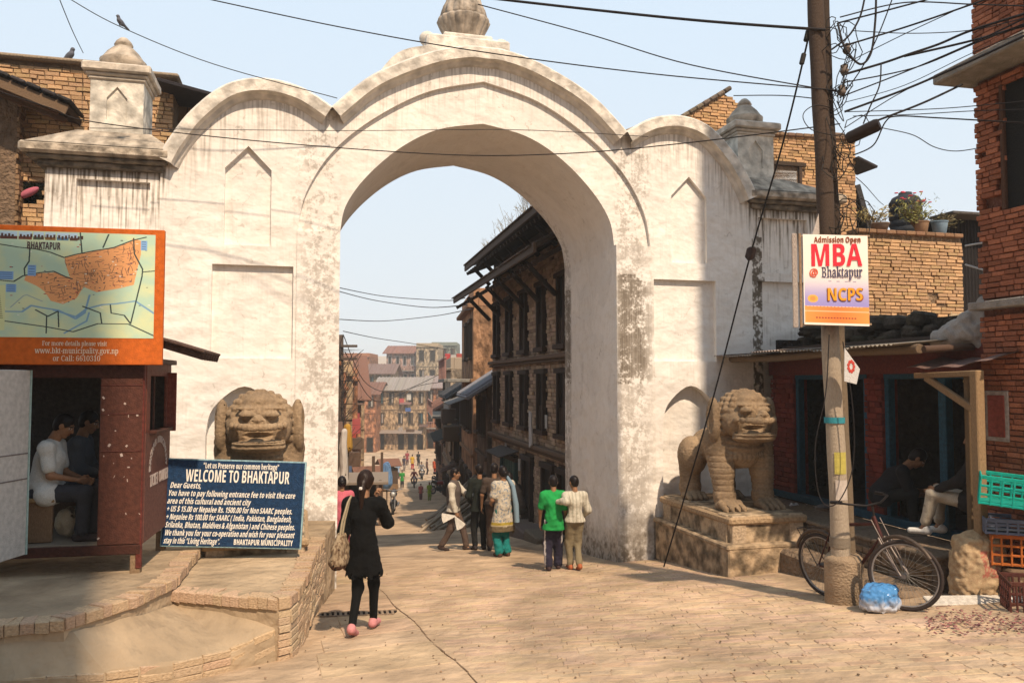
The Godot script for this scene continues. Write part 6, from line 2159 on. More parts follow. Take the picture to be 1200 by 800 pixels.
func build_wires() -> void:
	wire("thick black cable sloping from above the arch to the pole top", [[540, -6, 9.5], [700, 12, 9.2], [830, 25, 8.7], [968, 35, 8.2]], 0.016)
	wire("thin wire crossing the sky from upper left over the arch's finial to the pole", [[235, -3, 9.0], [400, 32, 9.0], [560, 60, 8.9], [760, 86, 8.6], [985, 106, 8.2]], 0.007)
	wire("thin wire descending from top left past the left pinnacle to the gate's left wing", [[80, -2, 9.5], [140, 31, 9.8], [250, 75, 10.2], [395, 115, 10.9]], 0.006, Color(0.05, 0.05, 0.05))
	wire("thin wire hanging at the upper left in front of the brick parapet", [[68, -4, 10.0], [84, 35, 11.0], [97, 62, 13.0]], 0.006, Color(0.05, 0.05, 0.05))
	wire("dark wire crossing the whole gate just under the arch's point", [[-5, 106, 9.0], [60, 127, 9.3], [110, 143, 9.6], [300, 165, 10.0], [520, 181, 10.0], [660, 180, 9.6], [800, 168, 9.0], [985, 145, 8.2]], 0.007)
	wire("faint level wire across the gate's upper part, nearly horizontal", [[105, 150, 10.0], [390, 153, 10.5], [600, 152, 10.3], [760, 160, 9.8]], 0.005, Color(0.08, 0.07, 0.06))
	wire("thin sagging wire from the top centre down to the pole, with a twist in it", [[560, 5, 9.5], [690, 40, 9.3], [810, 76, 8.8], [985, 108, 8.2]], 0.007)
	wire("thin wire rising from the right wing of the gate to the pole", [[860, 112, 9.5], [920, 112, 9.0], [975, 118, 8.3]], 0.006)
	var gw := wire("thick stay wire running from the pole top past the right lion to the ground", [[957, -4, 8.3], [945, 55, 8.4], [917, 170, 9.0], [880, 297, 9.7], [832, 480, 10.5], [778, 664, 11.4]], 0.011, Color(0.02, 0.018, 0.018), "stay_wire")
	var ins := MB.new()
	ins.col = Color(0.05, 0.03, 0.025)
	var p := at(880, 297, 9.7) - gw.position
	ins.tube([p + Vector3(-0.01, -0.08, 0), p + Vector3(-0.012, -0.05, 0), p + Vector3(0.012, 0.05, 0), p + Vector3(0.01, 0.08, 0)], [0.03, 0.06, 0.06, 0.03], 8)
	part("strain_insulator", ins, M.rubber, gw)
	for i in 3:
		var q := at(951 - i * 5, 15 + i * 27, 8.35) - gw.position
		var l := MB.new()
		l.col = Color(0.03, 0.025, 0.022)
		l.box(q, Vector3(0.05, 0.13, 0.04), 0.012, Basis(Vector3.BACK, -0.25))
		part("shackle", l, M.metal, gw)
	var right := [
		["topmost right-hand wire leaving the frame beside the pole", [[982, 27, 8.2], [1040, 12, 8.0], [1100, -4, 7.8]], 0.011],
		["right-hand wire rising steeply to the tower's upper left corner", [[985, 55, 8.2], [1070, 29, 8.0], [1165, -4, 7.6]], 0.012],
		["level wire at the top right passing in front of the tower", [[985, 20, 8.2], [1060, 3, 8.4], [1140, 5, 8.2], [1205, 7, 7.6]], 0.009],
		["faint level wire below the level top right wire", [[1000, 36, 8.2], [1070, 39, 8.2], [1140, 35, 8.0], [1205, 20, 7.4]], 0.006],
		["heavy right-hand cable bending where it meets the tower edge", [[987, 88, 8.2], [1035, 74, 8.1], [1064, 64, 8.0], [1100, 52, 7.9], [1138, 36, 7.7], [1205, 15, 7.2]], 0.016],
		["heavy right-hand cable just under the bending one", [[1060, 66, 8.1], [1138, 48, 7.8], [1205, 29, 7.2]], 0.015],
		["right-hand wire third from the top at the tower edge", [[987, 97, 8.2], [1070, 80, 8.0], [1140, 52, 7.7], [1205, 26, 7.2]], 0.009],
		["right-hand wire running to the tower just above its concrete canopy", [[987, 113, 8.2], [1064, 83, 8.0], [1141, 50, 7.7], [1205, 20, 7.2]], 0.009],
		["heavy cable lying along the top of the concrete canopy", [[990, 131, 8.2], [1058, 106, 8.0], [1110, 84, 7.8], [1150, 66, 7.5], [1205, 40, 7.0]], 0.015],
		["heavy cable from the lamp housing up to the underside of the canopy", [[1029, 141, 8.0], [1081, 121, 7.9], [1128, 99, 7.9]], 0.014],
		["looping wire that drops beside the lamp housing and runs level to the tower", [[1000, 182, 8.2], [1024, 170, 8.1], [1038, 143, 8.0], [1052, 136, 8.0], [1100, 138, 7.9], [1205, 144, 7.3]], 0.009],
		["level wire meeting the tower under the canopy", [[990, 131, 8.3], [1060, 129, 8.2], [1120, 126, 8.0], [1205, 118, 7.4]], 0.006],
		["second level wire meeting the tower under the canopy", [[1000, 136, 8.3], [1070, 134, 8.2], [1140, 130, 8.0], [1205, 128, 7.4]], 0.006],
		["slack pale wire drooping to the tower's bare brick", [[1035, 150, 8.2], [1070, 158, 8.2], [1095, 172, 8.2], [1120, 177, 8.2], [1150, 173, 8.2]], 0.006],
		["thick slack loop of cable hanging right of the pole", [[982, 27, 8.15], [990, 55, 8.05], [1008, 75, 8.0], [1021, 62, 8.0], [1026, 25, 8.05], [1027, -4, 8.1]], 0.014],
		["slack wire hanging from the heavy cable down to the lamp housing", [[1033, 74, 8.0], [1031, 100, 7.95], [1020, 125, 7.95], [1012, 145, 8.0]], 0.009],
		["thin diagonal wire crossing behind the slack loop", [[985, 115, 8.3], [1010, 80, 8.3], [1030, 40, 8.2], [1047, -4, 8.1]], 0.008],
		["pale cable curving from the pole up out of the frame", [[975, 58, 8.1], [995, 42, 8.05], [1008, 20, 8.05], [1014, -4, 8.05]], 0.012],
		["round wire loop left of the pole", [[979, 128, 8.25], [958, 123, 8.2], [944, 130, 8.2], [942, 140, 8.2], [952, 152, 8.2], [976, 158, 8.2], [990, 157, 8.15]], 0.006],
		["hair-thin wire fanning out low from the pole toward the tower's canopy", [[990, 150, 8.2], [1050, 112, 8.1], [1110, 82, 7.9]], 0.006],
		["hair-thin wire fanning out above it to the tower's upper edge", [[988, 76, 8.2], [1060, 40, 8.1], [1138, 4, 7.8]], 0.006],
		["hair-thin wire crossing the middle of the right-hand bundle", [[990, 120, 8.25], [1060, 100, 8.1], [1140, 62, 7.8], [1205, 36, 7.2]], 0.005],
		["thin wire falling from behind the pole toward the gabled brick house", [[1004, 208, 9.0], [1015, 218, 10.0], [1030, 235, 12.0], [1036, 240, 13.0]], 0.006],
		["wire hanging in a long loop down the poles' left side", [[972, 392, 8.05], [968, 460, 8.0], [956, 520, 8.0], [958, 570, 8.0], [968, 592, 8.0], [985, 585, 8.0], [1000, 545, 8.05], [1000, 480, 8.05], [988, 400, 8.05]], 0.007]]
	for q in right: wire(q[0], q[1], q[2] * 0.82)
	for i in 2:
		wire(["pale stick of cable crossing the gap left of the tower, upper", "pale stick of cable crossing the gap left of the tower, lower"][i], [[1132, [288, 310][i], 9.2], [1156, [284, 317][i], 8.9]], 0.012, Color(0.5, 0.48, 0.46))
	var far := [
		["far wire seen through the arch, highest of those over the street", [[392, 336, 30.0], [450, 347, 38.0], [520, 352, 34.0], [545, 349, 27.0]]],
		["far wire seen through the arch below the highest one", [[392, 340, 30.0], [440, 352, 36.0], [500, 360, 34.0], [548, 357, 27.0]]],
		["far wire sagging low across the arch over the roofs", [[396, 374, 30.0], [450, 376, 40.0], [510, 370, 40.0], [552, 362, 28.0]]],
		["far wire from the distant pole running down to the right", [[402, 388, 32.0], [440, 396, 40.0], [480, 402, 46.0], [528, 410, 50.0]]],
		["far wire from the distant pole to the tin roofs", [[402, 392, 32.0], [430, 450, 38.0], [470, 458, 46.0], [528, 432, 46.0]]],
		["far wire sagging over the tiled houses", [[404, 412, 32.0], [440, 470, 40.0], [490, 452, 46.0], [530, 446, 46.0]]]]
	for q in far: wire(q[0], q[1], 0.018, Color(0.05, 0.045, 0.045))

# ------------------------------------------------------------------ bicycle, crates, sacks
func build_bicycle() -> void:
	var a := on_ground(970, 699)
	var b := on_ground(1078, 718)
	var o := thing("bicycle", "old dark bicycle propped behind the concrete pole footing", "bicycle", a, atan2(b.x - a.x, b.z - a.z))
	o.rotation.x = asin(clampf((a.y - b.y) / a.distance_to(b), -0.3, 0.3)) * 1.0
	o.rotation.z = 0.1
	var L := 1.06
	var R := 0.335
	var dk := Color(0.03, 0.025, 0.025)
	for i in 2:
		var hub := Vector3(0, R, i * L)
		var w := Node3D.new()
		w.name = "wheel"
		o.add_child(w, true)
		w.position = hub
		if i == 1: w.rotation.y = 0.5
		var ring := func(r: float, rr: float, cc: Color, sides: int) -> MB:
			var m := MB.new()
			m.col = cc
			var pts := []
			for k in 49: pts.append(Vector3(0, sin(k * TAU / 48) * r, cos(k * TAU / 48) * r))
			m.tube(pts, rr, sides, false)
			return m
		part("tyre", ring.call(R - 0.018, 0.018, Color(0.045, 0.035, 0.03), 8), M.rubber, w)
		part("rim", ring.call(R - 0.042, 0.01, Color(0.35, 0.32, 0.3), 6), M.metal, w)
		var sp := MB.new()
		sp.col = Color(0.35, 0.33, 0.3)
		for k in 32:
			var an := TAU * k / 32.0
			sp.tube([Vector3(0.02 * (1 if k % 2 else -1), sin(an + 0.4) * 0.02, cos(an + 0.4) * 0.02), Vector3(0, sin(an) * (R - 0.045), cos(an) * (R - 0.045))], 0.0016, 3, false)
		part("spokes", sp, M.metal, w).set_meta("kind", "stuff")
		var hb := MB.new()
		hb.col = Color(0.2, 0.18, 0.17)
		hb.tube([Vector3(-0.06, 0, 0), Vector3(0.06, 0, 0)], 0.022, 10)
		part("hub", hb, M.metal, w)
		var mg := MB.new()
		mg.col = Color(0.12, 0.09, 0.07)
		var pts := []
		for k in 12: pts.append(hub + Vector3(0, sin(0.5 + k * 0.2) * (R + 0.03), cos(0.5 + k * 0.2) * (R + 0.03)))
		mg.tube(pts, 0.02, 6)
		part("mudguard", mg, M.metal, o)
	var f := MB.new()
	f.col = Color(0.09, 0.035, 0.03)
	var bb := Vector3(0, 0.29, 0.44)
	var st := Vector3(0, 0.82, 0.27)
	var hd := Vector3(0, 0.84, 0.82)
	var hl := Vector3(0, 0.68, 0.86)
	for q in [[bb, st], [bb, hl], [st.lerp(bb, 0.1), hd.lerp(hl, 0.2)]]: f.tube([q[0], q[1]], 0.017, 8)
	for s in [-1.0, 1.0]:
		f.tube([bb + Vector3(0.03 * s, 0, 0), Vector3(0.05 * s, R, 0)], 0.009, 6)
		f.tube([st + Vector3(0.02 * s, -0.05, 0), Vector3(0.05 * s, R, 0)], 0.008, 6)
	f.tube([hd + Vector3(0, 0.04, -0.01), hl], 0.022, 8)
	part("frame", f, M.metal, o)
	var fk := MB.new()
	fk.col = Color(0.3, 0.25, 0.22)
	for s in [-1.0, 1.0]:
		fk.tube([hl + Vector3(0.04 * s, 0, 0), Vector3(0.05 * s, 0.5, 0.95), Vector3(0.05 * s, R, L)], 0.011, 6)
		fk.tube([Vector3(0.055 * s, R, L), Vector3(0.06 * s, 0.86, 0.83)], 0.005, 5)
	part("fork", fk, M.metal, o)
	var h := MB.new()
	h.col = dk
	h.tube([hd + Vector3(0, 0.03, 0), hd + Vector3(0, 0.16, 0.0)], 0.012, 6)
	h.tube([Vector3(0.3, 1.06, 0.62), Vector3(0.27, 1.04, 0.78), Vector3(0.1, 1.0, 0.84), Vector3(-0.1, 1.0, 0.84), Vector3(-0.27, 1.04, 0.78), Vector3(-0.3, 1.06, 0.62)], 0.011, 7)
	for s in [-1.0, 1.0]: h.tube([Vector3(0.305 * s, 1.06, 0.6), Vector3(0.285 * s, 1.052, 0.72)], 0.017, 7)
	part("handlebar", h, M.metal, o)
	var sd := MB.new()
	sd.col = dk
	sd.tube([st, Vector3(0, 0.92, 0.25)], 0.012, 6)
	sd.blob(Vector3(0, 0.95, 0.2), Vector3(0.09, 0.035, 0.13), 7)
	part("saddle", sd, M.rubber, o)
	var ck := MB.new()
	ck.col = Color(0.2, 0.18, 0.16)
	ck.lathe([[0.0, -0.006], [0.09, -0.006], [0.09, 0.006], [0.0, 0.006]], Vector3.ZERO, 20)
	var cm := part("chainwheel", ck, M.metal, o, bb + Vector3(-0.05, 0, 0))
	cm.rotation.z = PI / 2
	var pd := MB.new()
	pd.col = dk
	pd.tube([bb + Vector3(-0.06, 0, 0), bb + Vector3(-0.08, -0.15, 0.05)], 0.009, 5)
	pd.box(bb + Vector3(-0.12, -0.16, 0.05), Vector3(0.09, 0.02, 0.06), 0.004)
	pd.tube([bb + Vector3(0.06, 0, 0), bb + Vector3(0.08, 0.15, -0.05)], 0.009, 5)
	pd.box(bb + Vector3(0.12, 0.16, -0.05), Vector3(0.09, 0.02, 0.06), 0.004)
	part("pedals", pd, M.metal, o)
	var rk := MB.new()
	rk.col = Color(0.12, 0.1, 0.09)
	for s in [-1.0, 1.0]:
		rk.tube([Vector3(0.06 * s, 0.72, 0.22), Vector3(0.07 * s, 0.72, -0.2), Vector3(0.06 * s, R, 0.0)], 0.006, 5)
	rk.tube([Vector3(-0.07, 0.72, -0.2), Vector3(0.07, 0.72, -0.2)], 0.006, 5)
	part("carrier", rk, M.metal, o)

func crate(label: String, where: Vector3, rot: Vector3, w: float, h: float, d: float, cc: Color) -> Node3D:
	var o := thing("plastic_crate", label, "crate", where)
	o.rotation = rot
	for y in 4: 
		for q in [[Vector3(0, 0, d / 2), Vector3(w, 0.024, 0.012)], [Vector3(0, 0, -d / 2), Vector3(w, 0.024, 0.012)], [Vector3(w / 2, 0, 0), Vector3(0.012, 0.024, d)], [Vector3(-w / 2, 0, 0), Vector3(0.012, 0.024, d)]]:
			add_box(o, "slat", q[0] + Vector3(0, 0.015 + y * (h - 0.03) / 3.0, 0), q[1] * (Vector3(1, 1.6, 1.4) if y == 3 else Vector3.ONE), jit(cc, 0.05), M.plain, 0.004)
	for i in 7:
		var x := -w / 2 + w * i / 6.0
		for z in [-d / 2, d / 2]: add_box(o, "rib", Vector3(x, h / 2, z), Vector3(0.018, h, 0.018), cc, M.plain, 0.003)
	for i in range(1, 5):
		var z := -d / 2 + d * i / 5.0
		for x in [-w / 2, w / 2]: add_box(o, "rib", Vector3(x, h / 2, z), Vector3(0.018, h, 0.018), cc, M.plain, 0.003)
	add_box(o, "base", Vector3(0, 0.008, 0), Vector3(w - 0.01, 0.014, d - 0.01), cc * 0.8, M.plain, 0.002)
	return o

func lump(label: String, called: String, cat: String, where: Vector3, yaw: float, size: Vector3, cc: Color, lumps: int, amp: float, mat: Material, fn = null) -> Node3D:
	var o := thing(called, label, cat, where, yaw)
	var f := Field.new(-size * Vector3(0.75, 0.1, 0.75) - Vector3(0.05, 0.05, 0.05), size * Vector3(0.75, 1.25, 0.75) + Vector3(0.05, 0.05, 0.05), 0.016, 70.0 if lumps < 30 else 130.0)
	f.ell(Vector3(0, size.y * 0.45, 0), Vector3(size.x * 0.5, size.y * 0.48, size.z * 0.5))
	f.ell(Vector3(0, size.y * 0.25, 0), Vector3(size.x * 0.52, size.y * 0.25, size.z * 0.52))
	f.ell(Vector3(0, size.y * 0.75, 0), Vector3(size.x * 0.44, size.y * 0.25, size.z * 0.42))
	var r2 := RandomNumberGenerator.new()
	r2.seed = lumps
	for i in lumps:
		var th := r2.randf() * TAU
		var y := r2.randf()
		var sq := 0.47 * (1.0 - 0.22 * y * y)
		f.ell(Vector3(cos(th) * size.x * sq, size.y * (0.05 + 0.83 * y), sin(th) * size.z * sq), Vector3(0.04, 0.037, 0.04))
	f.done()
	f.ripple(func(p: Vector3) -> float: return amp * fold.get_noise_3d(p.x * 1.2, p.y * 1.2, p.z * 1.2) + amp * 0.7 * fold.get_noise_3d(p.x * 3.0, p.y * 3.0, p.z * 3.0))
	var mb := MB.new()
	f.to(mb, fn if fn != null else cc)
	part("cloth", mb, mat, o)
	return o

func build_goods() -> void:
	var pm: StandardMaterial3D = M.plain.duplicate()
	pm.roughness = 0.25
	pm.metallic_specular = 0.5
	pm.normal_enabled = false
	lump("knotted light blue plastic bag of rubbish on the road by the pole", "plastic_bag", "bag", on_ground(1032, 716), 0.4, Vector3(0.4, 0.26, 0.3), Color(0.15, 0.3, 0.52), 4, 0.022, pm, func(p: Vector3) -> Color: return Color(0.08, 0.26, 0.55).lerp(Color(0.5, 0.52, 0.58), smoothstep(0.16, 0.06, p.y + 0.04 * fold.get_noise_3d(p.x * 3, p.y * 3, p.z * 3))))
	var sk := lump("tall bulging net sack of vegetables with red print in front of the wooden post", "net_sack", "sack", V(4.72, -0.56, 8.3), 0.2, Vector3(0.56, 0.7, 0.42), Color(0.4, 0.27, 0.15), 170, 0.006, M.cloth, func(p: Vector3) -> Color:
		var c := Color(0.58, 0.42, 0.25).lerp(Color(0.42, 0.28, 0.16), clampf(0.5 + fold.get_noise_3d(p.x * 3, p.y * 3, p.z * 3), 0, 1))
		if absf(p.x + 0.02) < 0.1 and p.y > 0.26 and p.y < 0.52 and fold.get_noise_3d(p.x * 6, p.y * 6, 3.0) > -0.05: c = c.lerp(Color(0.45, 0.08, 0.07), 0.7)
		return c)
	lump("slumped brown burlap sack at the right edge beside the net sack", "burlap_sack", "sack", V(5.05, -0.6, 8.1), -0.3, Vector3(0.5, 0.34, 0.45), Color(0.3, 0.22, 0.14), 8, 0.05, M.cloth)
	lump("flat folded burlap sack on the ground at the right edge", "burlap_sack", "sack", V(5.25, -0.6, 8.35), 0.5, Vector3(0.55, 0.42, 0.4), Color(0.25, 0.18, 0.11), 6, 0.05, M.cloth)
	crate("turquoise lattice crate tilted on top of the stack at the right edge", at(1186, 592, 7.95), Vector3(0.03, -0.5, -0.09), 0.56, 0.28, 0.38, Color(0.01, 0.36, 0.28))
	crate("grey blue shallow crate in the middle of the stack at the right edge", at(1190, 624, 8.1), Vector3(0, -0.4, 0), 0.55, 0.15, 0.38, Color(0.13, 0.15, 0.21))
	crate("orange lattice crate at the bottom of the stack at the right edge", at(1194, 660, 8.15), Vector3(0, -0.4, 0), 0.5, 0.3, 0.38, Color(0.5, 0.14, 0.03))
	crate("dark red brown crate standing on the road at the right edge", at(1203, 716, 7.6), Vector3(0, -0.35, 0.03), 0.32, 0.3, 0.4, Color(0.1, 0.035, 0.025))
	add_box(thing("crate_stand", "low timber stand under the stacked crates at the right edge", "stand", at(1195, 690, 8.15)), "block", Vector3(0.1, 0.08, 0), Vector3(0.6, 0.3, 0.4), Color(0.2, 0.13, 0.08), M.wood, 0.02)
	var pk := thing("white_plank", "white-painted board lying on the ground in front of the sacks", "board", V(4.45, -0.555, 8.0), 0.05)
	add_box(pk, "board", Vector3(0, 0.06, 0), Vector3(0.85, 0.035, 0.16), Color(0.6, 0.55, 0.48), M.old_paint, 0.008, Basis(Vector3.RIGHT, 0.3))
	add_box(pk, "edge", Vector3(0.02, 0.0, 0.07), Vector3(0.8, 0.07, 0.03), Color(0.16, 0.07, 0.04), M.wood, 0.006)
	lump("crumpled white plastic bag at the end of the white board", "plastic_scrap", "litter", V(4.9, -0.54, 7.95), 0.4, Vector3(0.16, 0.09, 0.14), Color(0.6, 0.58, 0.55), 5, 0.03, pm)
	lump("crumpled pale plastic bag on the shop step left of the pole", "plastic_scrap", "litter", at(932, 603, 11.9), 0.9, Vector3(0.3, 0.12, 0.22), Color(0.5, 0.48, 0.48), 6, 0.04, pm)
	# onion skins strewn on the road
	var mm := MultiMesh.new()
	mm.transform_format = MultiMesh.TRANSFORM_3D
	mm.use_colors = true
	var fl := MB.new()
	fl.quad(Vector3(-0.014, 0, 0.009), Vector3(0.014, 0.004, 0.009), Vector3(0.014, 0.0, -0.009), Vector3(-0.014, 0.004, -0.009))
	mm.mesh = fl.mesh()
	mm.instance_count = 360
	for i in 360:
		var p := on_ground(rng.randf_range(1085, 1215), 728 + rng.randfn(0, 7.0) + rng.randf() * 8)
		mm.set_instance_transform(i, Transform3D(Basis.from_euler(Vector3(rng.randf_range(-0.5, 0.5), rng.randf() * TAU, rng.randf_range(-0.5, 0.5))), p + Vector3(0, 0.02, 0)))
		mm.set_instance_color(i, jit(Color(0.2, 0.085, 0.075), 0.5))
	var mi := MultiMeshInstance3D.new()
	mi.name = numbered("onion_skins")
	mi.multimesh = mm
	mi.material_override = M.ink
	mi.set_meta("kind", "stuff")
	add_child(mi)
	tag(mi, "purple red onion skins strewn over the road at the right edge", "litter")
	# scraps and pebbles over the paving
	var m2 := MultiMesh.new()
	m2.transform_format = MultiMesh.TRANSFORM_3D
	m2.use_colors = true
	var pb := MB.new()
	pb.blob(Vector3.ZERO, Vector3(0.012, 0.006, 0.009), 4)
	m2.mesh = pb.mesh()
	m2.instance_count = 420
	for i in 420:
		var p := on_ground(rng.randf_range(250, 1190), rng.randf_range(655, 798))
		m2.set_instance_transform(i, Transform3D(Basis(Vector3.UP, rng.randf() * TAU).scaled(Vector3.ONE * rng.randf_range(0.3, 1.1)), p + Vector3(0, 0.012, 0)))
		m2.set_instance_color(i, jit(Color(0.3, 0.2, 0.13), 0.5))
	var m3 := MultiMeshInstance3D.new()
	m3.name = numbered("pebbles")
	m3.multimesh = m2
	m3.material_override = M.concrete
	m3.set_meta("kind", "stuff")
	add_child(m3)
	tag(m3, "small stones and dirt crumbs scattered over the paving", "pebbles")
	# drain grate
	var dg := thing("drain_grate", "iron drain grate across the gutter by the walking woman's feet", "grate", Vector3.ZERO)
	var a := on_ground(372, 722)
	var b := on_ground(463, 719)
	dg.position = (a + b) / 2.0
	dg.rotation.y = -atan2(b.z - a.z, b.x - a.x)
	dg.rotation.z = asin((b.y - a.y) / a.distance_to(b))
	add_box(dg, "pit", Vector3(0, 0.004, 0), Vector3(a.distance_to(b), 0.02, 0.14), Color(0.008, 0.007, 0.006), M.mortar, 0.0)
	for i in 15: add_box(dg, "bar", Vector3(-0.42 + i * 0.06, 0.018, 0), Vector3(0.03, 0.014, 0.15), Color(0.3, 0.22, 0.15), M.rust, 0.003, Basis(Vector3.UP, 0.35))
	for z in [-0.08, 0.08]: add_box(dg, "rim", Vector3(0, 0.016, z), Vector3(a.distance_to(b), 0.02, 0.02), Color(0.28, 0.2, 0.14), M.rust, 0.003)

# ------------------------------------------------------------------ the street beyond the gate
func build_old_house() -> void:
	var o := thing("newari_house", "old dark brick house with wooden windows and deep tiled eaves beyond the arch", "house", V(-0.596, 0, 24.0), ROW_YAW)
	var W := 8.8
	var brown := Color(0.43, 0.3, 0.205)
	add_box(o, "wall", Vector3(W / 2, 0.4, -2.55), Vector3(W, 9.4, 5.0), Color(0.13, 0.088, 0.06), M.mortar)
	var wins := []
	for x in [0.75, 2.4, 4.1, 5.8, 7.5]:
		for y in [[2.36, 3.86], [0.5, 1.86]]: wins.append(Rect2(x - 0.3, y[0], 0.6, y[1] - y[0]))
	var doors := [[1.6, 3.3, -2.0, -0.35], [4.1, 4.9, -2.2, -0.2], [6.0, 6.8, -2.2, -0.2], [7.3, 8.2, -2.2, -0.2]]
	var ins := func(x: float, y: float) -> bool:
		y -= 3.3
		for r in wins:
			if r.grow(0.06).has_point(Vector2(x, y)): return false
		for d in doors:
			if x > d[0] - 0.05 and x < d[1] + 0.05 and y > d[2] and y < d[3] + 0.08: return false
		return true
	lay_bricks(o, Transform3D(Basis(), Vector3(0, -3.3, -0.045)), W, 8.0, brown, ins, 300, Vector3(0.24, 0.075, 0.05), 0.012, 0.01)
	lay_bricks(o, Transform3D(Basis(Vector3.UP, -PI / 2), Vector3(0.045, -3.3, -3.0)), 3.0, 7.6, brown, null, 60, Vector3(0.24, 0.075, 0.05), 0.012, 0.01)
	var wood := Color(0.05, 0.03, 0.02)
	for r in wins:
		var c: Vector2 = r.get_center()
		var w := add_box(o, "window", Vector3(c.x, c.y, -0.03), Vector3(r.size.x, r.size.y, 0.03), Color(0.008, 0.006, 0.006), M.wood)
		for s in [-1.0, 1.0]:
			add_box(w, "jamb", Vector3(c.x + s * (r.size.x / 2 - 0.04), c.y, 0.02), Vector3(0.09, r.size.y, 0.09), wood, M.wood)
		add_box(w, "lintel", Vector3(c.x, r.end.y, 0.03), Vector3(r.size.x + 0.3, 0.1, 0.1), wood, M.wood)
		add_box(w, "sill", Vector3(c.x, r.position.y, 0.04), Vector3(r.size.x + 0.24, 0.1, 0.14), wood * 1.3, M.wood)
		add_box(w, "lattice", Vector3(c.x, r.position.y + 0.32, 0.0), Vector3(r.size.x - 0.12, 0.55, 0.03), wood * 1.6, M.wood)
		for i in 4: add_box(w, "bar", Vector3(c.x - 0.24 + i * 0.16, r.position.y + 0.32, 0.022), Vector3(0.025, 0.55, 0.02), wood, M.wood, 0.002)
	for d in doors:
		var teal: bool = d[0] < 2.0
		var dr := add_box(o, "door", Vector3((d[0] + d[1]) / 2, (d[2] + d[3]) / 2, -0.02), Vector3(d[1] - d[0], d[3] - d[2], 0.03), Color(0.015, 0.05, 0.055) if teal else Color(0.01, 0.008, 0.008), M.old_paint)
		for s in [d[0], d[1]]: add_box(dr, "jamb", Vector3(s, (d[2] + d[3]) / 2, 0.03), Vector3(0.1, d[3] - d[2], 0.1), Color(0.02, 0.08, 0.08) if teal else wood, M.wood)
		add_box(dr, "lintel", Vector3((d[0] + d[1]) / 2, d[3], 0.03), Vector3(d[1] - d[0] + 0.3, 0.12, 0.12), wood, M.wood)
		if teal:
			for i in 6: add_box(dr, "plank", Vector3(d[0] + 0.15 + i * 0.28, (d[2] + d[3]) / 2, 0.0), Vector3(0.25, d[3] - d[2], 0.03), jit(Color(0.015, 0.1, 0.095), 0.2), M.old_paint)
	for y in [2.17, 0.13]:
		add_box(o, "string_course", Vector3(W / 2, y, 0.05), Vector3(W, 0.09, 0.16), Color(0.17, 0.11, 0.075), M.brick, 0.015)
		add_box(o, "string_course", Vector3(W / 2, y - 0.09, 0.03), Vector3(W, 0.06, 0.1), Color(0.12, 0.075, 0.05), M.brick, 0.01)
	for q in [[2.0, 0.1], [3.6, -0.2], [6.2, 1.0]]:
		add_box(o, "paper_notice", Vector3(q[0], q[1] - 0.25, 0.012), Vector3(0.22, 0.3, 0.006), Color(0.5, 0.47, 0.43), M.plain, 0.0)
	var cl := MB.new()
	cl.col = Color(0.55, 0.5, 0.47)
	cl.extrude(PackedVector2Array([Vector2(5.2, 0.95), Vector2(5.42, 0.9), Vector2(5.5, 0.2), Vector2(5.22, 0.1)]), 0.13, 0.16)
	part("hung_cloth", cl, M.cloth, o)
	# awning board over the teal shop
	add_box(o, "shop_awning", Vector3(2.5, -0.2, 0.25), Vector3(2.0, 0.04, 0.5), Color(0.08, 0.065, 0.055), M.rust, 0.008, Basis(Vector3.RIGHT, 0.3))
	# plinth
	for i in 7: add_box(o, "step", Vector3(0.6 + i * 1.12, -2.45 + 0.1 * i * 0.9, 0.32), Vector3(1.1, 0.9, 0.66), jit(Color(0.17, 0.13, 0.1), 0.15), M.stone, 0.03)
	# skirt roof and main roof
	for lay in [[4.72, 4.16, 0.95, -1.3], [6.4, 5.06, 0.72, -0.6]]:
		var top: float = lay[0]
		var bot: float = lay[1]
		var z1: float = lay[2]
		var z0 := 0.0 if top < 5.0 else -2.6
		var ang := atan2(top - bot, z1 - z0)
		var ln := Vector2(top - bot, z1 - z0).length()
		var b := Basis(Vector3.RIGHT, ang)
		add_box(o, "roof_deck", Vector3(W / 2 + 0.2 + lay[3] / 2, (top + bot) / 2, (z0 + z1) / 2), Vector3(W - lay[3], 0.07, ln), Color(0.045, 0.03, 0.022), M.wood, 0.01, b)
		for i in 34:
			var x: float = lay[3] + 0.3 + i * 0.33
			if x > W: break
			add_box(o, "rafter", Vector3(x, bot + 0.03 - 0.06, z1 - 0.45), Vector3(0.07, 0.09, 0.95), jit(Color(0.05, 0.03, 0.02), 0.2), M.wood, 0.006, b)
		var tiles := MB.new()
		var rows := int(ln / 0.16)
		for r in rows:
			for i in int((W - lay[3]) / 0.19):
				if rng.randf() < 0.03: continue
				tiles.col = jit(Color(0.085, 0.06, 0.045), 0.35)
				var t := float(r) / rows
				tiles.box(Vector3(lay[3] + 0.2 + i * 0.19, lerpf(bot, top, t) + 0.07, lerpf(z1, z0, t)), Vector3(0.175, 0.035, 0.2), 0.008, b * Basis.from_euler(Vector3(-0.12, rng.randf_range(-0.05, 0.05), rng.randf_range(-0.05, 0.05))))
		part("roof_tiles", tiles, M.rust, o).set_meta("kind", "stuff")
		add_box(o, "eave_board", Vector3(W / 2 + 0.2 + lay[3] / 2, bot - 0.02, z1 + 0.02), Vector3(W - lay[3], 0.2, 0.06), Color(0.11, 0.08, 0.06), M.wood, 0.01)
	for i in 6:
		var st := MB.new()
		st.col = Color(0.045, 0.028, 0.02)
		var x := -0.05 + i * 1.45
		st.bar(Vector3(x, 3.45, 0.05), Vector3(x, 4.12, 0.72), 0.11, 0.1, 0.015)
		st.bar(Vector3(x, 4.5, 0.05), Vector3(x, 5.0, 0.55), 0.1, 0.1, 0.015)
		part("strut", st, M.wood, o)
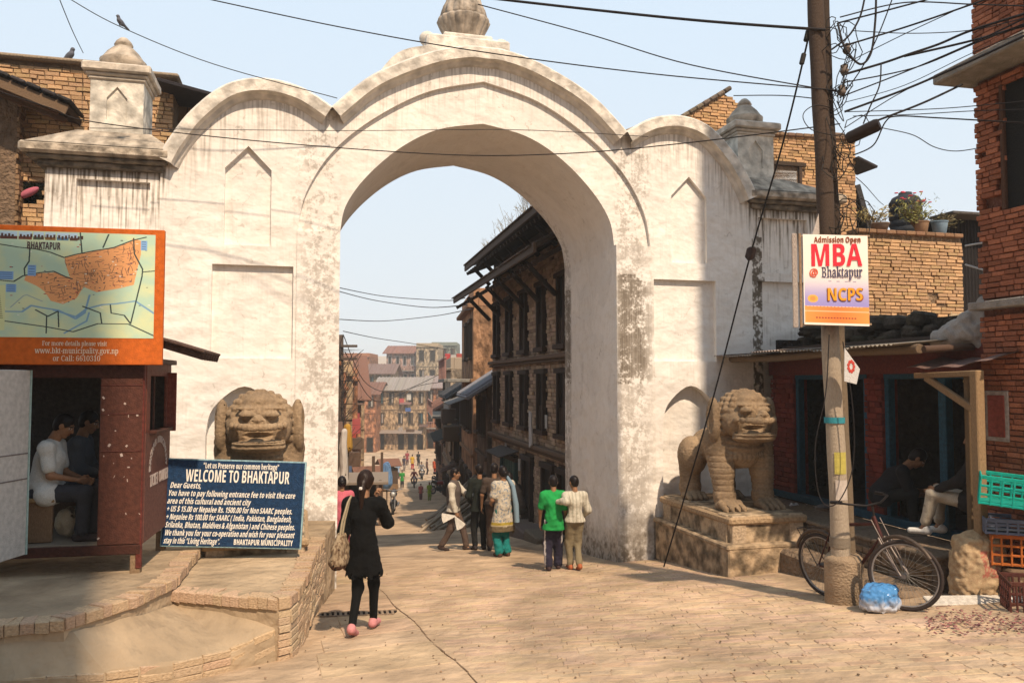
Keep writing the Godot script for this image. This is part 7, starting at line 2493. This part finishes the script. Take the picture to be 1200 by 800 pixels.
	# dry weeds on the roof
	var wd := thing("roof_weeds", "dry leafless weeds growing from the tiled roof of the old dark house", "weeds", o.transform * Vector3(0, 0, 0), ROW_YAW)
	var wm := MB.new()
	for i in 170:
		wm.col = jit(Color(0.3, 0.24, 0.15), 0.3)
		var a := Vector3(rng.randf_range(0.3, 7.5), 0, rng.randf_range(-1.2, 0.4))
		a.y = 5.15 + (0.72 - a.z) * 0.4
		var hh := rng.randf_range(0.25, 0.85) * (1.0 if a.x > 1.5 else 0.5)
		var d := Vector3(rng.randf_range(-0.3, 0.3), 1, rng.randf_range(-0.1, 0.5))
		wm.tube([a, a + d * hh * 0.5, a + d * hh + Vector3(rng.randf_range(-0.1, 0.1), 0, 0.05)], [0.008, 0.006, 0.003], 3, false)
		for k in 3:
			var p := a + d * hh * rng.randf_range(0.35, 0.95)
			wm.tube([p, p + Vector3(rng.randf_range(-0.14, 0.14), rng.randf_range(0.03, 0.16), rng.randf_range(-0.1, 0.14))], 0.004, 3, false)
	part("stems", wm, M.wood, wd).set_meta("kind", "stuff")

# a town house: X runs along the facade, Z = 0 is the facade, it stands from the ground to height h
func town_house(label: String, where: Vector3, yaw: float, w: float, d: float, h: float, cc: Color, floors: int, bays: int, roof := "flat", o_: Dictionary = {}) -> Node3D:
	var o := thing("town_house", label, "house", where, yaw, "brick houses along the street")
	add_box(o, "wall", Vector3(w / 2, h / 2 - 0.6, -d / 2), Vector3(w, h + 1.2, d), cc, M.far_wall)
	var fh := h / floors
	var wc: Color = o_.get("wood", Color(0.07, 0.045, 0.03))
	for fl in floors:
		if fl > 0: add_box(o, "string_course", Vector3(w / 2, fl * fh, 0.04), Vector3(w, 0.14, 0.12), cc * 0.75, M.brick, 0.02)
		for b in bays:
			var x := w * (b + 0.5) / bays + rng.randf_range(-0.08, 0.08)
			var ww := minf(w / bays * 0.42, 1.1)
			var big := fl == 0
			var y0 := fl * fh + (0.05 if big else fh * 0.3)
			var y1 := fl * fh + (fh * 0.74 if big else fh * 0.82)
			if rng.randf() < 0.08: continue
			var win := add_box(o, "door" if big else "window", Vector3(x, (y0 + y1) / 2, 0.0), Vector3(ww * (1.35 if big else 1.0), y1 - y0, 0.05), Color(0.02, 0.016, 0.015), M.wood)
			add_box(win, "lintel", Vector3(x, y1, 0.05), Vector3(ww * (1.5 if big else 1.3), 0.14, 0.14), wc, M.wood, 0.01)
			add_box(win, "frame", Vector3(x - ww * (0.66 if big else 0.5), (y0 + y1) / 2, 0.04), Vector3(0.1, y1 - y0, 0.1), wc, M.wood, 0.01)
			add_box(win, "frame", Vector3(x + ww * (0.66 if big else 0.5), (y0 + y1) / 2, 0.04), Vector3(0.1, y1 - y0, 0.1), wc, M.wood, 0.01)
			if not big:
				add_box(win, "sill", Vector3(x, y0, 0.07), Vector3(ww * 1.3, 0.1, 0.2), wc * 1.4, M.wood, 0.01)
				if rng.randf() < 0.5: add_box(win, "shutter", Vector3(x + ww * 0.25, (y0 + y1) / 2, 0.04), Vector3(ww * 0.45, (y1 - y0) * 0.9, 0.03), jit([Color(0.1, 0.07, 0.05), Color(0.3, 0.27, 0.24), Color(0.05, 0.12, 0.14)][rng.randi() % 3], 0.2), M.old_paint)
	if roof == "gable" or roof == "tin":
		var tin := roof == "tin"
		var rc: Color = o_.get("roof", Color(0.2, 0.1, 0.07) if not tin else Color(0.3, 0.3, 0.32))
		var rise: float = o_.get("rise", d * 0.32)
		var ov := 0.7
		var ln := Vector2(d / 2 + ov, rise * (1.0 + 2.0 * ov / d)).length()
		var ang := atan2(rise, d / 2)
		for s in [1.0, -1.0]:
			var mid := Vector3(w / 2, h + rise - rise * (d / 2 + ov) / d, -d / 2 + s * (d / 2 + ov) / 2)
			var sl := add_box(o, "roof", mid + Vector3(0, 0.06, 0), Vector3(w + 2 * ov, 0.12, ln), rc, M.rust, 0.02, Basis(Vector3.RIGHT, ang * s))
			if s > 0:
				var n := int((w + 2 * ov) / 0.5)
				var rg := MB.new()
				for i in n:
					rg.col = jit(rc, 0.2)
					rg.box(mid + Vector3(-w / 2 - ov + 0.25 + i * 0.5, 0.14, 0), Vector3(0.16, 0.1, ln), 0.03, Basis(Vector3.RIGHT, ang * s))
				part("roof_ribs", rg, M.rust, sl).set_meta("kind", "stuff")
		for x in [0.0, w]:
			var g := MB.new()
			g.col = cc
			g.extrude(PackedVector2Array([Vector2(-d, h - 0.01), Vector2(0, h - 0.01), Vector2(-d / 2, h + rise)]), -0.1, 0.1, Transform3D(Basis(Vector3(0, 0, 1), Vector3(0, 1, 0), Vector3(-1, 0, 0)), Vector3(x + (0.11 if x == 0.0 else -0.11), 0, 0)))
			part("gable", g, M.brick, o)
	else:
		for q in [[Vector3(w / 2, h + 0.35, -0.1), Vector3(w, 0.7, 0.2)], [Vector3(0.1, h + 0.35, -d / 2), Vector3(0.2, 0.7, d - 0.42)], [Vector3(w - 0.1, h + 0.35, -d / 2), Vector3(0.2, 0.7, d - 0.42)]]:
			add_box(o, "parapet", q[0], q[1], cc * 1.05, M.brick, 0.02)
		add_box(o, "cornice", Vector3(w / 2, h, 0.1), Vector3(w + 0.2, 0.16, 0.3), cc * 0.7, M.concrete, 0.03)
	for i in o_.get("clutter", 0):
		var cx := w * rng.randf_range(0.45, 1.0)
		var cy := h * rng.randf_range(0.15, 0.95)
		match i % 4:
			0: add_box(o, "shop_sign", Vector3(cx, cy, 0.5), Vector3(rng.randf_range(0.5, 1.2), rng.randf_range(0.35, 0.9), 0.05), jit([Color(0.4, 0.06, 0.04), Color(0.06, 0.12, 0.3), Color(0.5, 0.45, 0.38), Color(0.45, 0.3, 0.05)][rng.randi() % 4], 0.2), M.plain, 0.01, Basis(Vector3.UP, rng.randf_range(-0.6, 0.6)))
			1: add_box(o, "hung_cloth", Vector3(cx, cy, 0.25), Vector3(rng.randf_range(0.3, 0.7), rng.randf_range(0.5, 1.1), 0.03), jit([Color(0.5, 0.47, 0.42), Color(0.4, 0.08, 0.08), Color(0.1, 0.15, 0.28)][rng.randi() % 3], 0.2), M.cloth, 0.01)
			2: add_box(o, "window_canopy", Vector3(cx, cy, 0.4), Vector3(rng.randf_range(0.9, 1.6), 0.05, 0.8), jit(Color(0.16, 0.1, 0.08), 0.3), M.rust, 0.01, Basis(Vector3.RIGHT, 0.4))
			3: add_box(o, "timber_balcony", Vector3(cx, cy, 0.4), Vector3(rng.randf_range(1.0, 1.8), 0.7, 0.75), jit(Color(0.12, 0.075, 0.05), 0.25), M.wood, 0.02)
	if o_.has("awning"):
		var aw := corrugated(o_.awning, w * 0.9, 1.3, 0.15, 0.02)
		var a := part("awning", aw, M.rust, o, Vector3(w * 0.05, o_.get("awning_h", fh), 0.0))
		a.rotation.x = 0.35
	if o_.has("balcony"):
		var y: float = fh * o_.balcony
		add_box(o, "balcony", Vector3(w / 2, y, 0.55), Vector3(w * 0.9, 0.14, 1.1), Color(0.3, 0.28, 0.25), M.concrete, 0.02)
		for i in 12: add_box(o, "baluster", Vector3(w * 0.06 + i * w * 0.88 / 11.0, y + 0.45, 1.05), Vector3(0.07, 0.8, 0.07), Color(0.35, 0.2, 0.17), M.old_paint, 0.01)
		add_box(o, "balcony_rail", Vector3(w / 2, y + 0.88, 1.05), Vector3(w * 0.9, 0.08, 0.1), Color(0.35, 0.2, 0.17), M.old_paint, 0.01)
	return o

func motorcycle(label: String, where: Vector3, yaw: float, cc: Color) -> Node3D:
	var o := thing("motorcycle", label, "motorcycle", where, yaw, "motorcycles in the street")
	for z in [0.66, -0.62]:
		var m := MB.new()
		m.col = Color(0.03, 0.028, 0.028)
		var pts := []
		for k in 25: pts.append(Vector3(0, 0.3 + sin(k * TAU / 24) * 0.25, z + cos(k * TAU / 24) * 0.25))
		m.tube(pts, 0.05, 6, false)
		var w := part("wheel", m, M.rubber, o)
		var r := MB.new()
		r.col = Color(0.3, 0.3, 0.31)
		for k in 5: r.bar(Vector3(0, 0.3, z), Vector3(0, 0.3 + sin(k * 1.257) * 0.21, z + cos(k * 1.257) * 0.21), 0.03, 0.03)
		part("rim", r, M.metal, w)
	var f := Field.new(Vector3(-0.3, 0.1, -1.0), Vector3(0.3, 1.2, 1.0), 0.035, 45.0)
	f.ell(Vector3(0, 0.82, 0.16), Vector3(0.15, 0.13, 0.28))
	f.cap(Vector3(0, 0.8, -0.1), Vector3(0, 0.84, -0.6), 0.11, 0.1)
	f.cap(Vector3(0, 0.42, 0.12), Vector3(0, 0.42, -0.15), 0.16)
	f.done()
	var b := MB.new()
	f.to(b, func(p: Vector3) -> Color: return cc if p.z > -0.12 and p.y > 0.62 else Color(0.03, 0.028, 0.028))
	part("tank_and_seat", b, M.metal, o)
	var k := MB.new()
	k.col = Color(0.25, 0.25, 0.26)
	for s in [-1.0, 1.0]: k.tube([Vector3(0.07 * s, 0.3, 0.66), Vector3(0.08 * s, 0.95, 0.42)], 0.025, 6)
	k.tube([Vector3(-0.36, 1.05, 0.3), Vector3(-0.1, 1.0, 0.42), Vector3(0.1, 1.0, 0.42), Vector3(0.36, 1.05, 0.3)], 0.018, 6)
	k.tube([Vector3(0.16, 0.32, -0.1), Vector3(0.18, 0.34, -0.8)], 0.045, 6)
	part("fork_and_bars", k, M.metal, o)
	var h := MB.new()
	h.col = Color(0.6, 0.6, 0.58)
	h.blob(Vector3(0, 0.86, 0.54), Vector3(0.1, 0.1, 0.06), 7)
	part("headlight", h, M.metal, o)
	var g := MB.new()
	g.col = cc
	g.box(Vector3(0, 0.6, 0.66), Vector3(0.13, 0.03, 0.4), 0.01)
	part("mudguard", g, M.metal, o)
	return o

func rider(label: String, m: Node3D, top: Color) -> void:
	person(label, m.transform * Vector3(0, -0.02, -0.22), m.rotation.y, {"H": 1.6, "cell": 0.034, "pelvis": Vector3(0, 0.98, 0), "lean": 0.15, "hand_l": Vector3(0.3, 1.15, 0.5), "hand_r": Vector3(-0.3, 1.15, 0.5), "foot_l": Vector3(0.2, 0.36, 0.2), "foot_r": Vector3(-0.2, 0.36, 0.2), "knee_l": Vector3(0.5, 0.5, 1), "knee_r": Vector3(-0.5, 0.5, 1),
		"top": {"col": top, "fold": 0.0}, "bottom": {"col": Color(0.05, 0.045, 0.05), "fold": 0.0}}, "motorcycle riders down the street")

func build_street() -> void:
	build_old_house()
	var orange := Color(0.42, 0.19, 0.1)
	var cream := Color(0.47, 0.33, 0.2)
	# left side, facades turned to the street; from the gate outwards
	var yl := 0.25
	var left := [
		[20.0, 7.0, 6.8, orange * 0.9, 3, 3, "flat", "brick house just beyond the gate on the left, mostly hidden by the pier", {}],
		[27.4, 6.0, 5.4, orange, 3, 3, "flat", "orange brick house with a flat roof, first to show left of the arch opening", {"clutter": 9, "awning": Color(0.2, 0.17, 0.15)}],
		[33.8, 7.0, 5.2, orange * 1.1, 2, 3, "flat", "bright orange brick house with a flat roof behind the tangled pole", {"clutter": 9, "balcony": 1}],
		[41.2, 8.0, 6.6, cream, 3, 3, "flat", "cream topped house on the left side of the street beyond the pole", {"clutter": 9, "awning": Color(0.3, 0.27, 0.24)}],
		[49.8, 8.0, 7.2, orange * 0.95, 3, 3, "flat", "terracotta house with a shop awning and balcony on the left side of the street", {"clutter": 9, "balcony": 1}],
		[58.6, 10.0, 7.0, orange * 1.05, 3, 4, "gable", "gabled brick house left of the street near the small kiosk roofs", {"clutter": 9, "awning": Color(0.2, 0.12, 0.08)}],
		[69.5, 12.0, 7.6, cream * 0.85, 3, 4, "flat", "dull cream house at the far end of the left row", {}]]
	for q in left:
		var z: float = q[0]
		var x := -1.5 - 0.16 * z
		town_house(q[7], V(x - 6.5 * cos(yl), gh(x, z), z - 6.5 * sin(yl)), yl, 6.5, q[1] * 0.9, q[2], q[3], q[4], q[5], q[6], q[8])
	# right side beyond the old dark house
	var right := [
		[29.2, 3.6, 4.6, Color(0.17, 0.115, 0.08), 2, 2, "tin", "low dark shop house with a pale tin awning next to the old brick house", {"awning": Color(0.2, 0.19, 0.18), "awning_h": 4.45, "roof": Color(0.25, 0.25, 0.27)}],
		[37.5, 6.5, 8.6, Color(0.4, 0.22, 0.12), 3, 3, "flat", "tall sunlit orange brick house behind the tin awning on the right", {"balcony": 2}],
		[46.0, 7.5, 6.2, Color(0.1, 0.09, 0.085), 3, 3, "tin", "house clad in blackened corrugated sheets on the right", {"clutter": 8, "awning_h": 4.2, "awning": Color(0.05, 0.048, 0.047), "roof": Color(0.06, 0.06, 0.065)}],
		[56.0, 9.0, 8.4, Color(0.42, 0.33, 0.24), 3, 3, "flat", "pale house with a roof terrace on the right side of the street", {"balcony": 2}],
		[70.0, 12.0, 7.4, Color(0.33, 0.2, 0.13), 3, 4, "gable", "brown gabled house at the far end of the right row", {}]]
	for q in right:
		var z: float = q[0]
		var x := 2.55 - 0.13 * z
		town_house(q[7], V(x, gh(x, z), z), -1.4415, q[1], 6.0, q[2], q[3], q[4], q[5], q[6], q[8])
	# square at the foot of the hill and the houses that climb behind it
	var mid := [
		[441, 498, 112.0, 8.3, cream * 0.95, 3, 5, "tin", "wide sandy coloured house with a long tin roof closing the street", {"roof": Color(0.3, 0.26, 0.23), "awning": Color(0.3, 0.24, 0.2), "rise": 1.6, "clutter": 7}, 10.0],
		[499, 532, 114.0, 8.6, orange * 0.95, 3, 3, "tin", "orange brick house with a slanting roof closing the street on the right", {"roof": Color(0.28, 0.22, 0.2), "balcony": 1, "rise": 1.5, "clutter": 6}, 10.0],
		[415, 440, 108.0, 7.8, orange, 3, 2, "gable", "narrow orange gabled house closing the street on the left", {"rise": 1.4}, 9.0],
		[430, 458, 135.0, 10.5, cream * 0.7, 3, 3, "gable", "small brown roofed house on the slope left of the pink building", {"rise": 1.5, "roof": Color(0.2, 0.13, 0.11)}, 9.0],
		[452, 487, 152.0, 13.4, Color(0.46, 0.3, 0.24), 4, 4, "gable", "pink and white building with a red roof high on the slope", {"rise": 1.5, "roof": Color(0.26, 0.13, 0.1), "balcony": 3, "wood": Color(0.4, 0.38, 0.38)}, 12.0],
		[487, 513, 150.0, 14.6, Color(0.42, 0.33, 0.22), 4, 2, "flat", "plain yellow block with a flat roof beside the pink building", {}, 11.0],
		[505, 535, 165.0, 14.6, Color(0.22, 0.24, 0.2), 4, 3, "flat", "grey green block behind the yellow block", {}, 10.0],
		[385, 432, 140.0, 13.0, orange * 0.9, 4, 3, "flat", "orange block on the slope behind the left row", {}, 9.0]]
	for q in mid:
		var a := at(q[0], 520, q[2])
		var b := at(q[1], 520, q[2])
		var base := gh(a.x, q[2]) + maxf(0.0, q[2] - 130.0) * 0.06
		town_house(q[8], Vector3(a.x, base, a.z), 0.0, b.x - a.x, q[10], q[3], q[4], q[5], q[6], q[7], q[9])
	# distant pole with its knot of wires
	var pb := on_ground(404, 615)
	pb = V(-6.75, gh(-6.75, 32.0), 32.0)
	var dp := thing("distant_pole", "weathered pole wrapped in wires at the left side of the street beyond the arch", "pole", pb)
	var pm := MB.new()
	pm.col = Color(0.14, 0.1, 0.075)
	pm.tube([Vector3.ZERO, Vector3(0.02, 3, 0), Vector3(-0.02, 7.15, 0)], [0.14, 0.12, 0.1], 10)
	part("pole", pm, M.wood, dp)
	for y in [6.2, 6.7]: add_box(dp, "crossarm", Vector3(0, y, 0.1), Vector3(1.3, 0.1, 0.1), Color(0.12, 0.09, 0.07), M.wood, 0.01)
	var kn := MB.new()
	kn.col = Color(0.06, 0.05, 0.05)
	for i in 36:
		var c := Vector3(rng.randf_range(-0.3, 1.0), rng.randf_range(3.0, 6.9), rng.randf_range(0, 0.3))
		kn.tube([Vector3(0, c.y, 0.1), c, Vector3(0.03, c.y - rng.randf_range(0.4, 1.4), 0.12)], 0.014, 4, false)
	part("wire_tangle", kn, M.rubber, dp).set_meta("kind", "stuff")
	# stall with a board roof, cloths and goods
	var s0 := at(423, 600, 26.0)
	var st := thing("market_stall", "wooden market stall with a flat board roof at the left of the street", "stall", Vector3(s0.x, gh(s0.x, 26.0), s0.z), 0.15)
	for x in [-0.55, 0.6]:
		for z in [-0.5, 0.5]: add_box(st, "post", Vector3(x, 0.75, z), Vector3(0.09, 1.5, 0.09), Color(0.13, 0.09, 0.06), M.wood)
	add_box(st, "board_roof", Vector3(0.05, 1.5, 0), Vector3(1.6, 0.09, 1.5), Color(0.3, 0.25, 0.2), M.wood, 0.01, Basis(Vector3.RIGHT, 0.1))
	add_box(st, "counter", Vector3(0, 0.5, 0), Vector3(1.2, 0.5, 1.0), Color(0.1, 0.07, 0.05), M.wood)
	add_box(st, "back", Vector3(-0.1, 1.0, -0.52), Vector3(1.1, 0.9, 0.04), Color(0.05, 0.04, 0.035), M.wood)
	for q in [[402, 535, 25.0, Color(0.6, 0.55, 0.5), 0.3, 1.5, "white cloth hanging beside the market stall"], [407, 512, 25.5, Color(0.5, 0.28, 0.05), 0.32, 0.6, "yellow cloth hanging above the market stall"], [453, 556, 40.0, Color(0.15, 0.28, 0.5), 0.6, 0.8, "blue cloth hung up by the roadside down the street"]]:
		var p := at(q[0], q[1], q[2])
		var c := thing("hanging_cloth", q[6], "cloth", p)
		var f := Field.new(Vector3(-0.5, -1.0, -0.3), Vector3(0.5, 1.0, 0.3), 0.035, 40.0)
		f.cap(Vector3(0, -q[5] / 2, 0), Vector3(0, q[5] / 2, 0), q[4] * 0.5, q[4] * 0.35)
		f.done()
		f.ripple(func(v: Vector3) -> float: return 0.05 * fold.get_noise_3d(v.x * 0.9, v.y * 0.2, v.z * 0.9))
		var mb := MB.new()
		f.to(mb, q[3])
		part("cloth", mb, M.cloth, c)
		var pole := MB.new()
		pole.col = Color(0.12, 0.09, 0.06)
		var drop: float = p.y - gh(p.x, q[2])
		pole.tube([Vector3(0.0, -drop, -0.1), Vector3(0.0, q[5] / 2 + 0.1, -0.1)], 0.035, 6)
		part("pole", pole, M.wood, c)
	for q in [[437, 600, 30.0, "bare wooden post in front of the market stall", 2.3], [447, 590, 36.0, "thin post by the roadside behind the stall", 2.6]]:
		var p := at(q[0], q[1], q[2])
		var po := thing("wooden_post", q[3], "post", Vector3(p.x, gh(p.x, q[2]), p.z))
		add_box(po, "post", Vector3(0, q[4] / 2, 0), Vector3(0.1, q[4], 0.1), Color(0.13, 0.09, 0.06), M.wood, 0.01)
	for q in [[455, 520, 62.0, "small brown tiled shop roof jutting into the street on the left", 2.6], [430, 560, 44.0, "low shop lean-to with baskets on its roof at the left", 2.0]]:
		var p := at(q[0], q[1], q[2])
		var so := thing("street_kiosk", q[3], "kiosk", Vector3(p.x, gh(p.x, q[2]), p.z), 0.4)
		so.scale = Vector3(0.6, 0.8, 0.7)
		add_box(so, "body", Vector3(0, q[4] * 0.4, 0), Vector3(2.0, q[4] * 0.9, 1.8), Color(0.1, 0.065, 0.045), M.wood)
		for s in [1.0, -1.0]: add_box(so, "roof", Vector3(0, q[4] + 0.15, 0.65 * s), Vector3(2.8, 0.1, 1.5), Color(0.22, 0.11, 0.075), M.rust, 0.02, Basis(Vector3.RIGHT, 0.4 * s))
		add_box(so, "counter", Vector3(0, 0.5, 1.05), Vector3(1.9, 0.5, 0.4), Color(0.25, 0.16, 0.09), M.wood)
	# bamboo poles leaning in a heap
	var base := V(-2.2, 0, 23.6)
	var first: Node3D
	for i in 40:
		var x := -2.4 + 1.3 * (i % 8) / 8.0 + rng.randf_range(-0.1, 0.1)
		var z := 22.8 + 3.0 * float(i) / 40.0
		var hh := gh(x, z) + 0.08 + 0.07 * float(i / 8) + rng.randf() * 0.06
		if first == null:
			first = thing("bamboo_pole", "grey bamboo pole in the heap leaning against the houses right of the street", "pole", Vector3.ZERO, 0.0, "heap of bamboo poles")
			var m := MB.new()
			m.col = Color(0.42, 0.34, 0.25)
			var pts := []
			var rad := []
			for k in 13:
				pts.append(Vector3(0, 0, -k * 0.24))
				rad.append(0.038 + (0.008 if k % 2 else 0.0))
			m.tube(pts, rad, 7)
			part("culm", m, M.wood, first)
		var o: Node3D = first if i == 0 else dup(first, str(first.get_meta("label")), Vector3.ZERO)
		o.position = V(x, hh, z - 1.0)
		o.rotation = Vector3(rng.randf_range(0.1, 0.34), rng.randf_range(-0.75, -0.35), 0)
	# motorcycles
	motorcycle("parked black motorcycle facing up the street left of centre", on_ground(461, 602), 0.1, Color(0.05, 0.05, 0.055))
	var r1 := motorcycle("motorcycle ridden up the street by someone in red", on_ground(485, 571), 0.15, Color(0.25, 0.03, 0.03))
	rider("rider in a dark red top on the nearer ridden motorcycle", r1, Color(0.3, 0.04, 0.04))
	var r2 := motorcycle("motorcycle ridden farther up the street by someone in grey", on_ground(494, 561), 0.2, Color(0.1, 0.1, 0.1))
	rider("rider in grey on the farther ridden motorcycle", r2, Color(0.2, 0.19, 0.19))
	motorcycle("parked red and black motorcycle nearest the bamboo heap", on_ground(515, 580), 0.9, Color(0.2, 0.02, 0.02))
	motorcycle("parked black motorcycle second from the bamboo heap", on_ground(513, 572), 0.8, Color(0.04, 0.04, 0.045))
	motorcycle("parked dark blue motorcycle farthest from the bamboo heap", on_ground(514, 565), 0.9, Color(0.03, 0.04, 0.09))
	# laundry on the right-hand roof terrace, dark canopy
	var ld := thing("laundry", "red and white washing on the roof terrace at the right of the street", "laundry", at(531, 420, 58.0))
	for i in 5: add_box(ld, "cloth", Vector3(-0.4 + i * 0.42, -0.1 * (i % 2), 0.1 * i), Vector3(0.38, 0.7, 0.05), [Color(0.5, 0.06, 0.06), Color(0.55, 0.5, 0.45), Color(0.45, 0.1, 0.08), Color(0.2, 0.12, 0.2), Color(0.5, 0.07, 0.05)][i], M.cloth, 0.02)
	add_box(ld, "line_post", Vector3(-0.7, -0.5, 0), Vector3(0.06, 2.2, 0.06), Color(0.15, 0.1, 0.07), M.wood)

func _ready() -> void:
	set_stage()
	rng.seed = 11
	make_materials()
	make_brick_meshes()
	make_body_fields()
	build_ground()
	build_paving()
	var gate := build_gate()
	build_lions(gate)
	build_platform()
	build_kiosk()
	build_welcome_board()
	build_left_houses(gate)
	build_shops(gate)
	build_pole()
	build_wires()
	build_bicycle()
	build_goods()
	build_street()
	build_people()
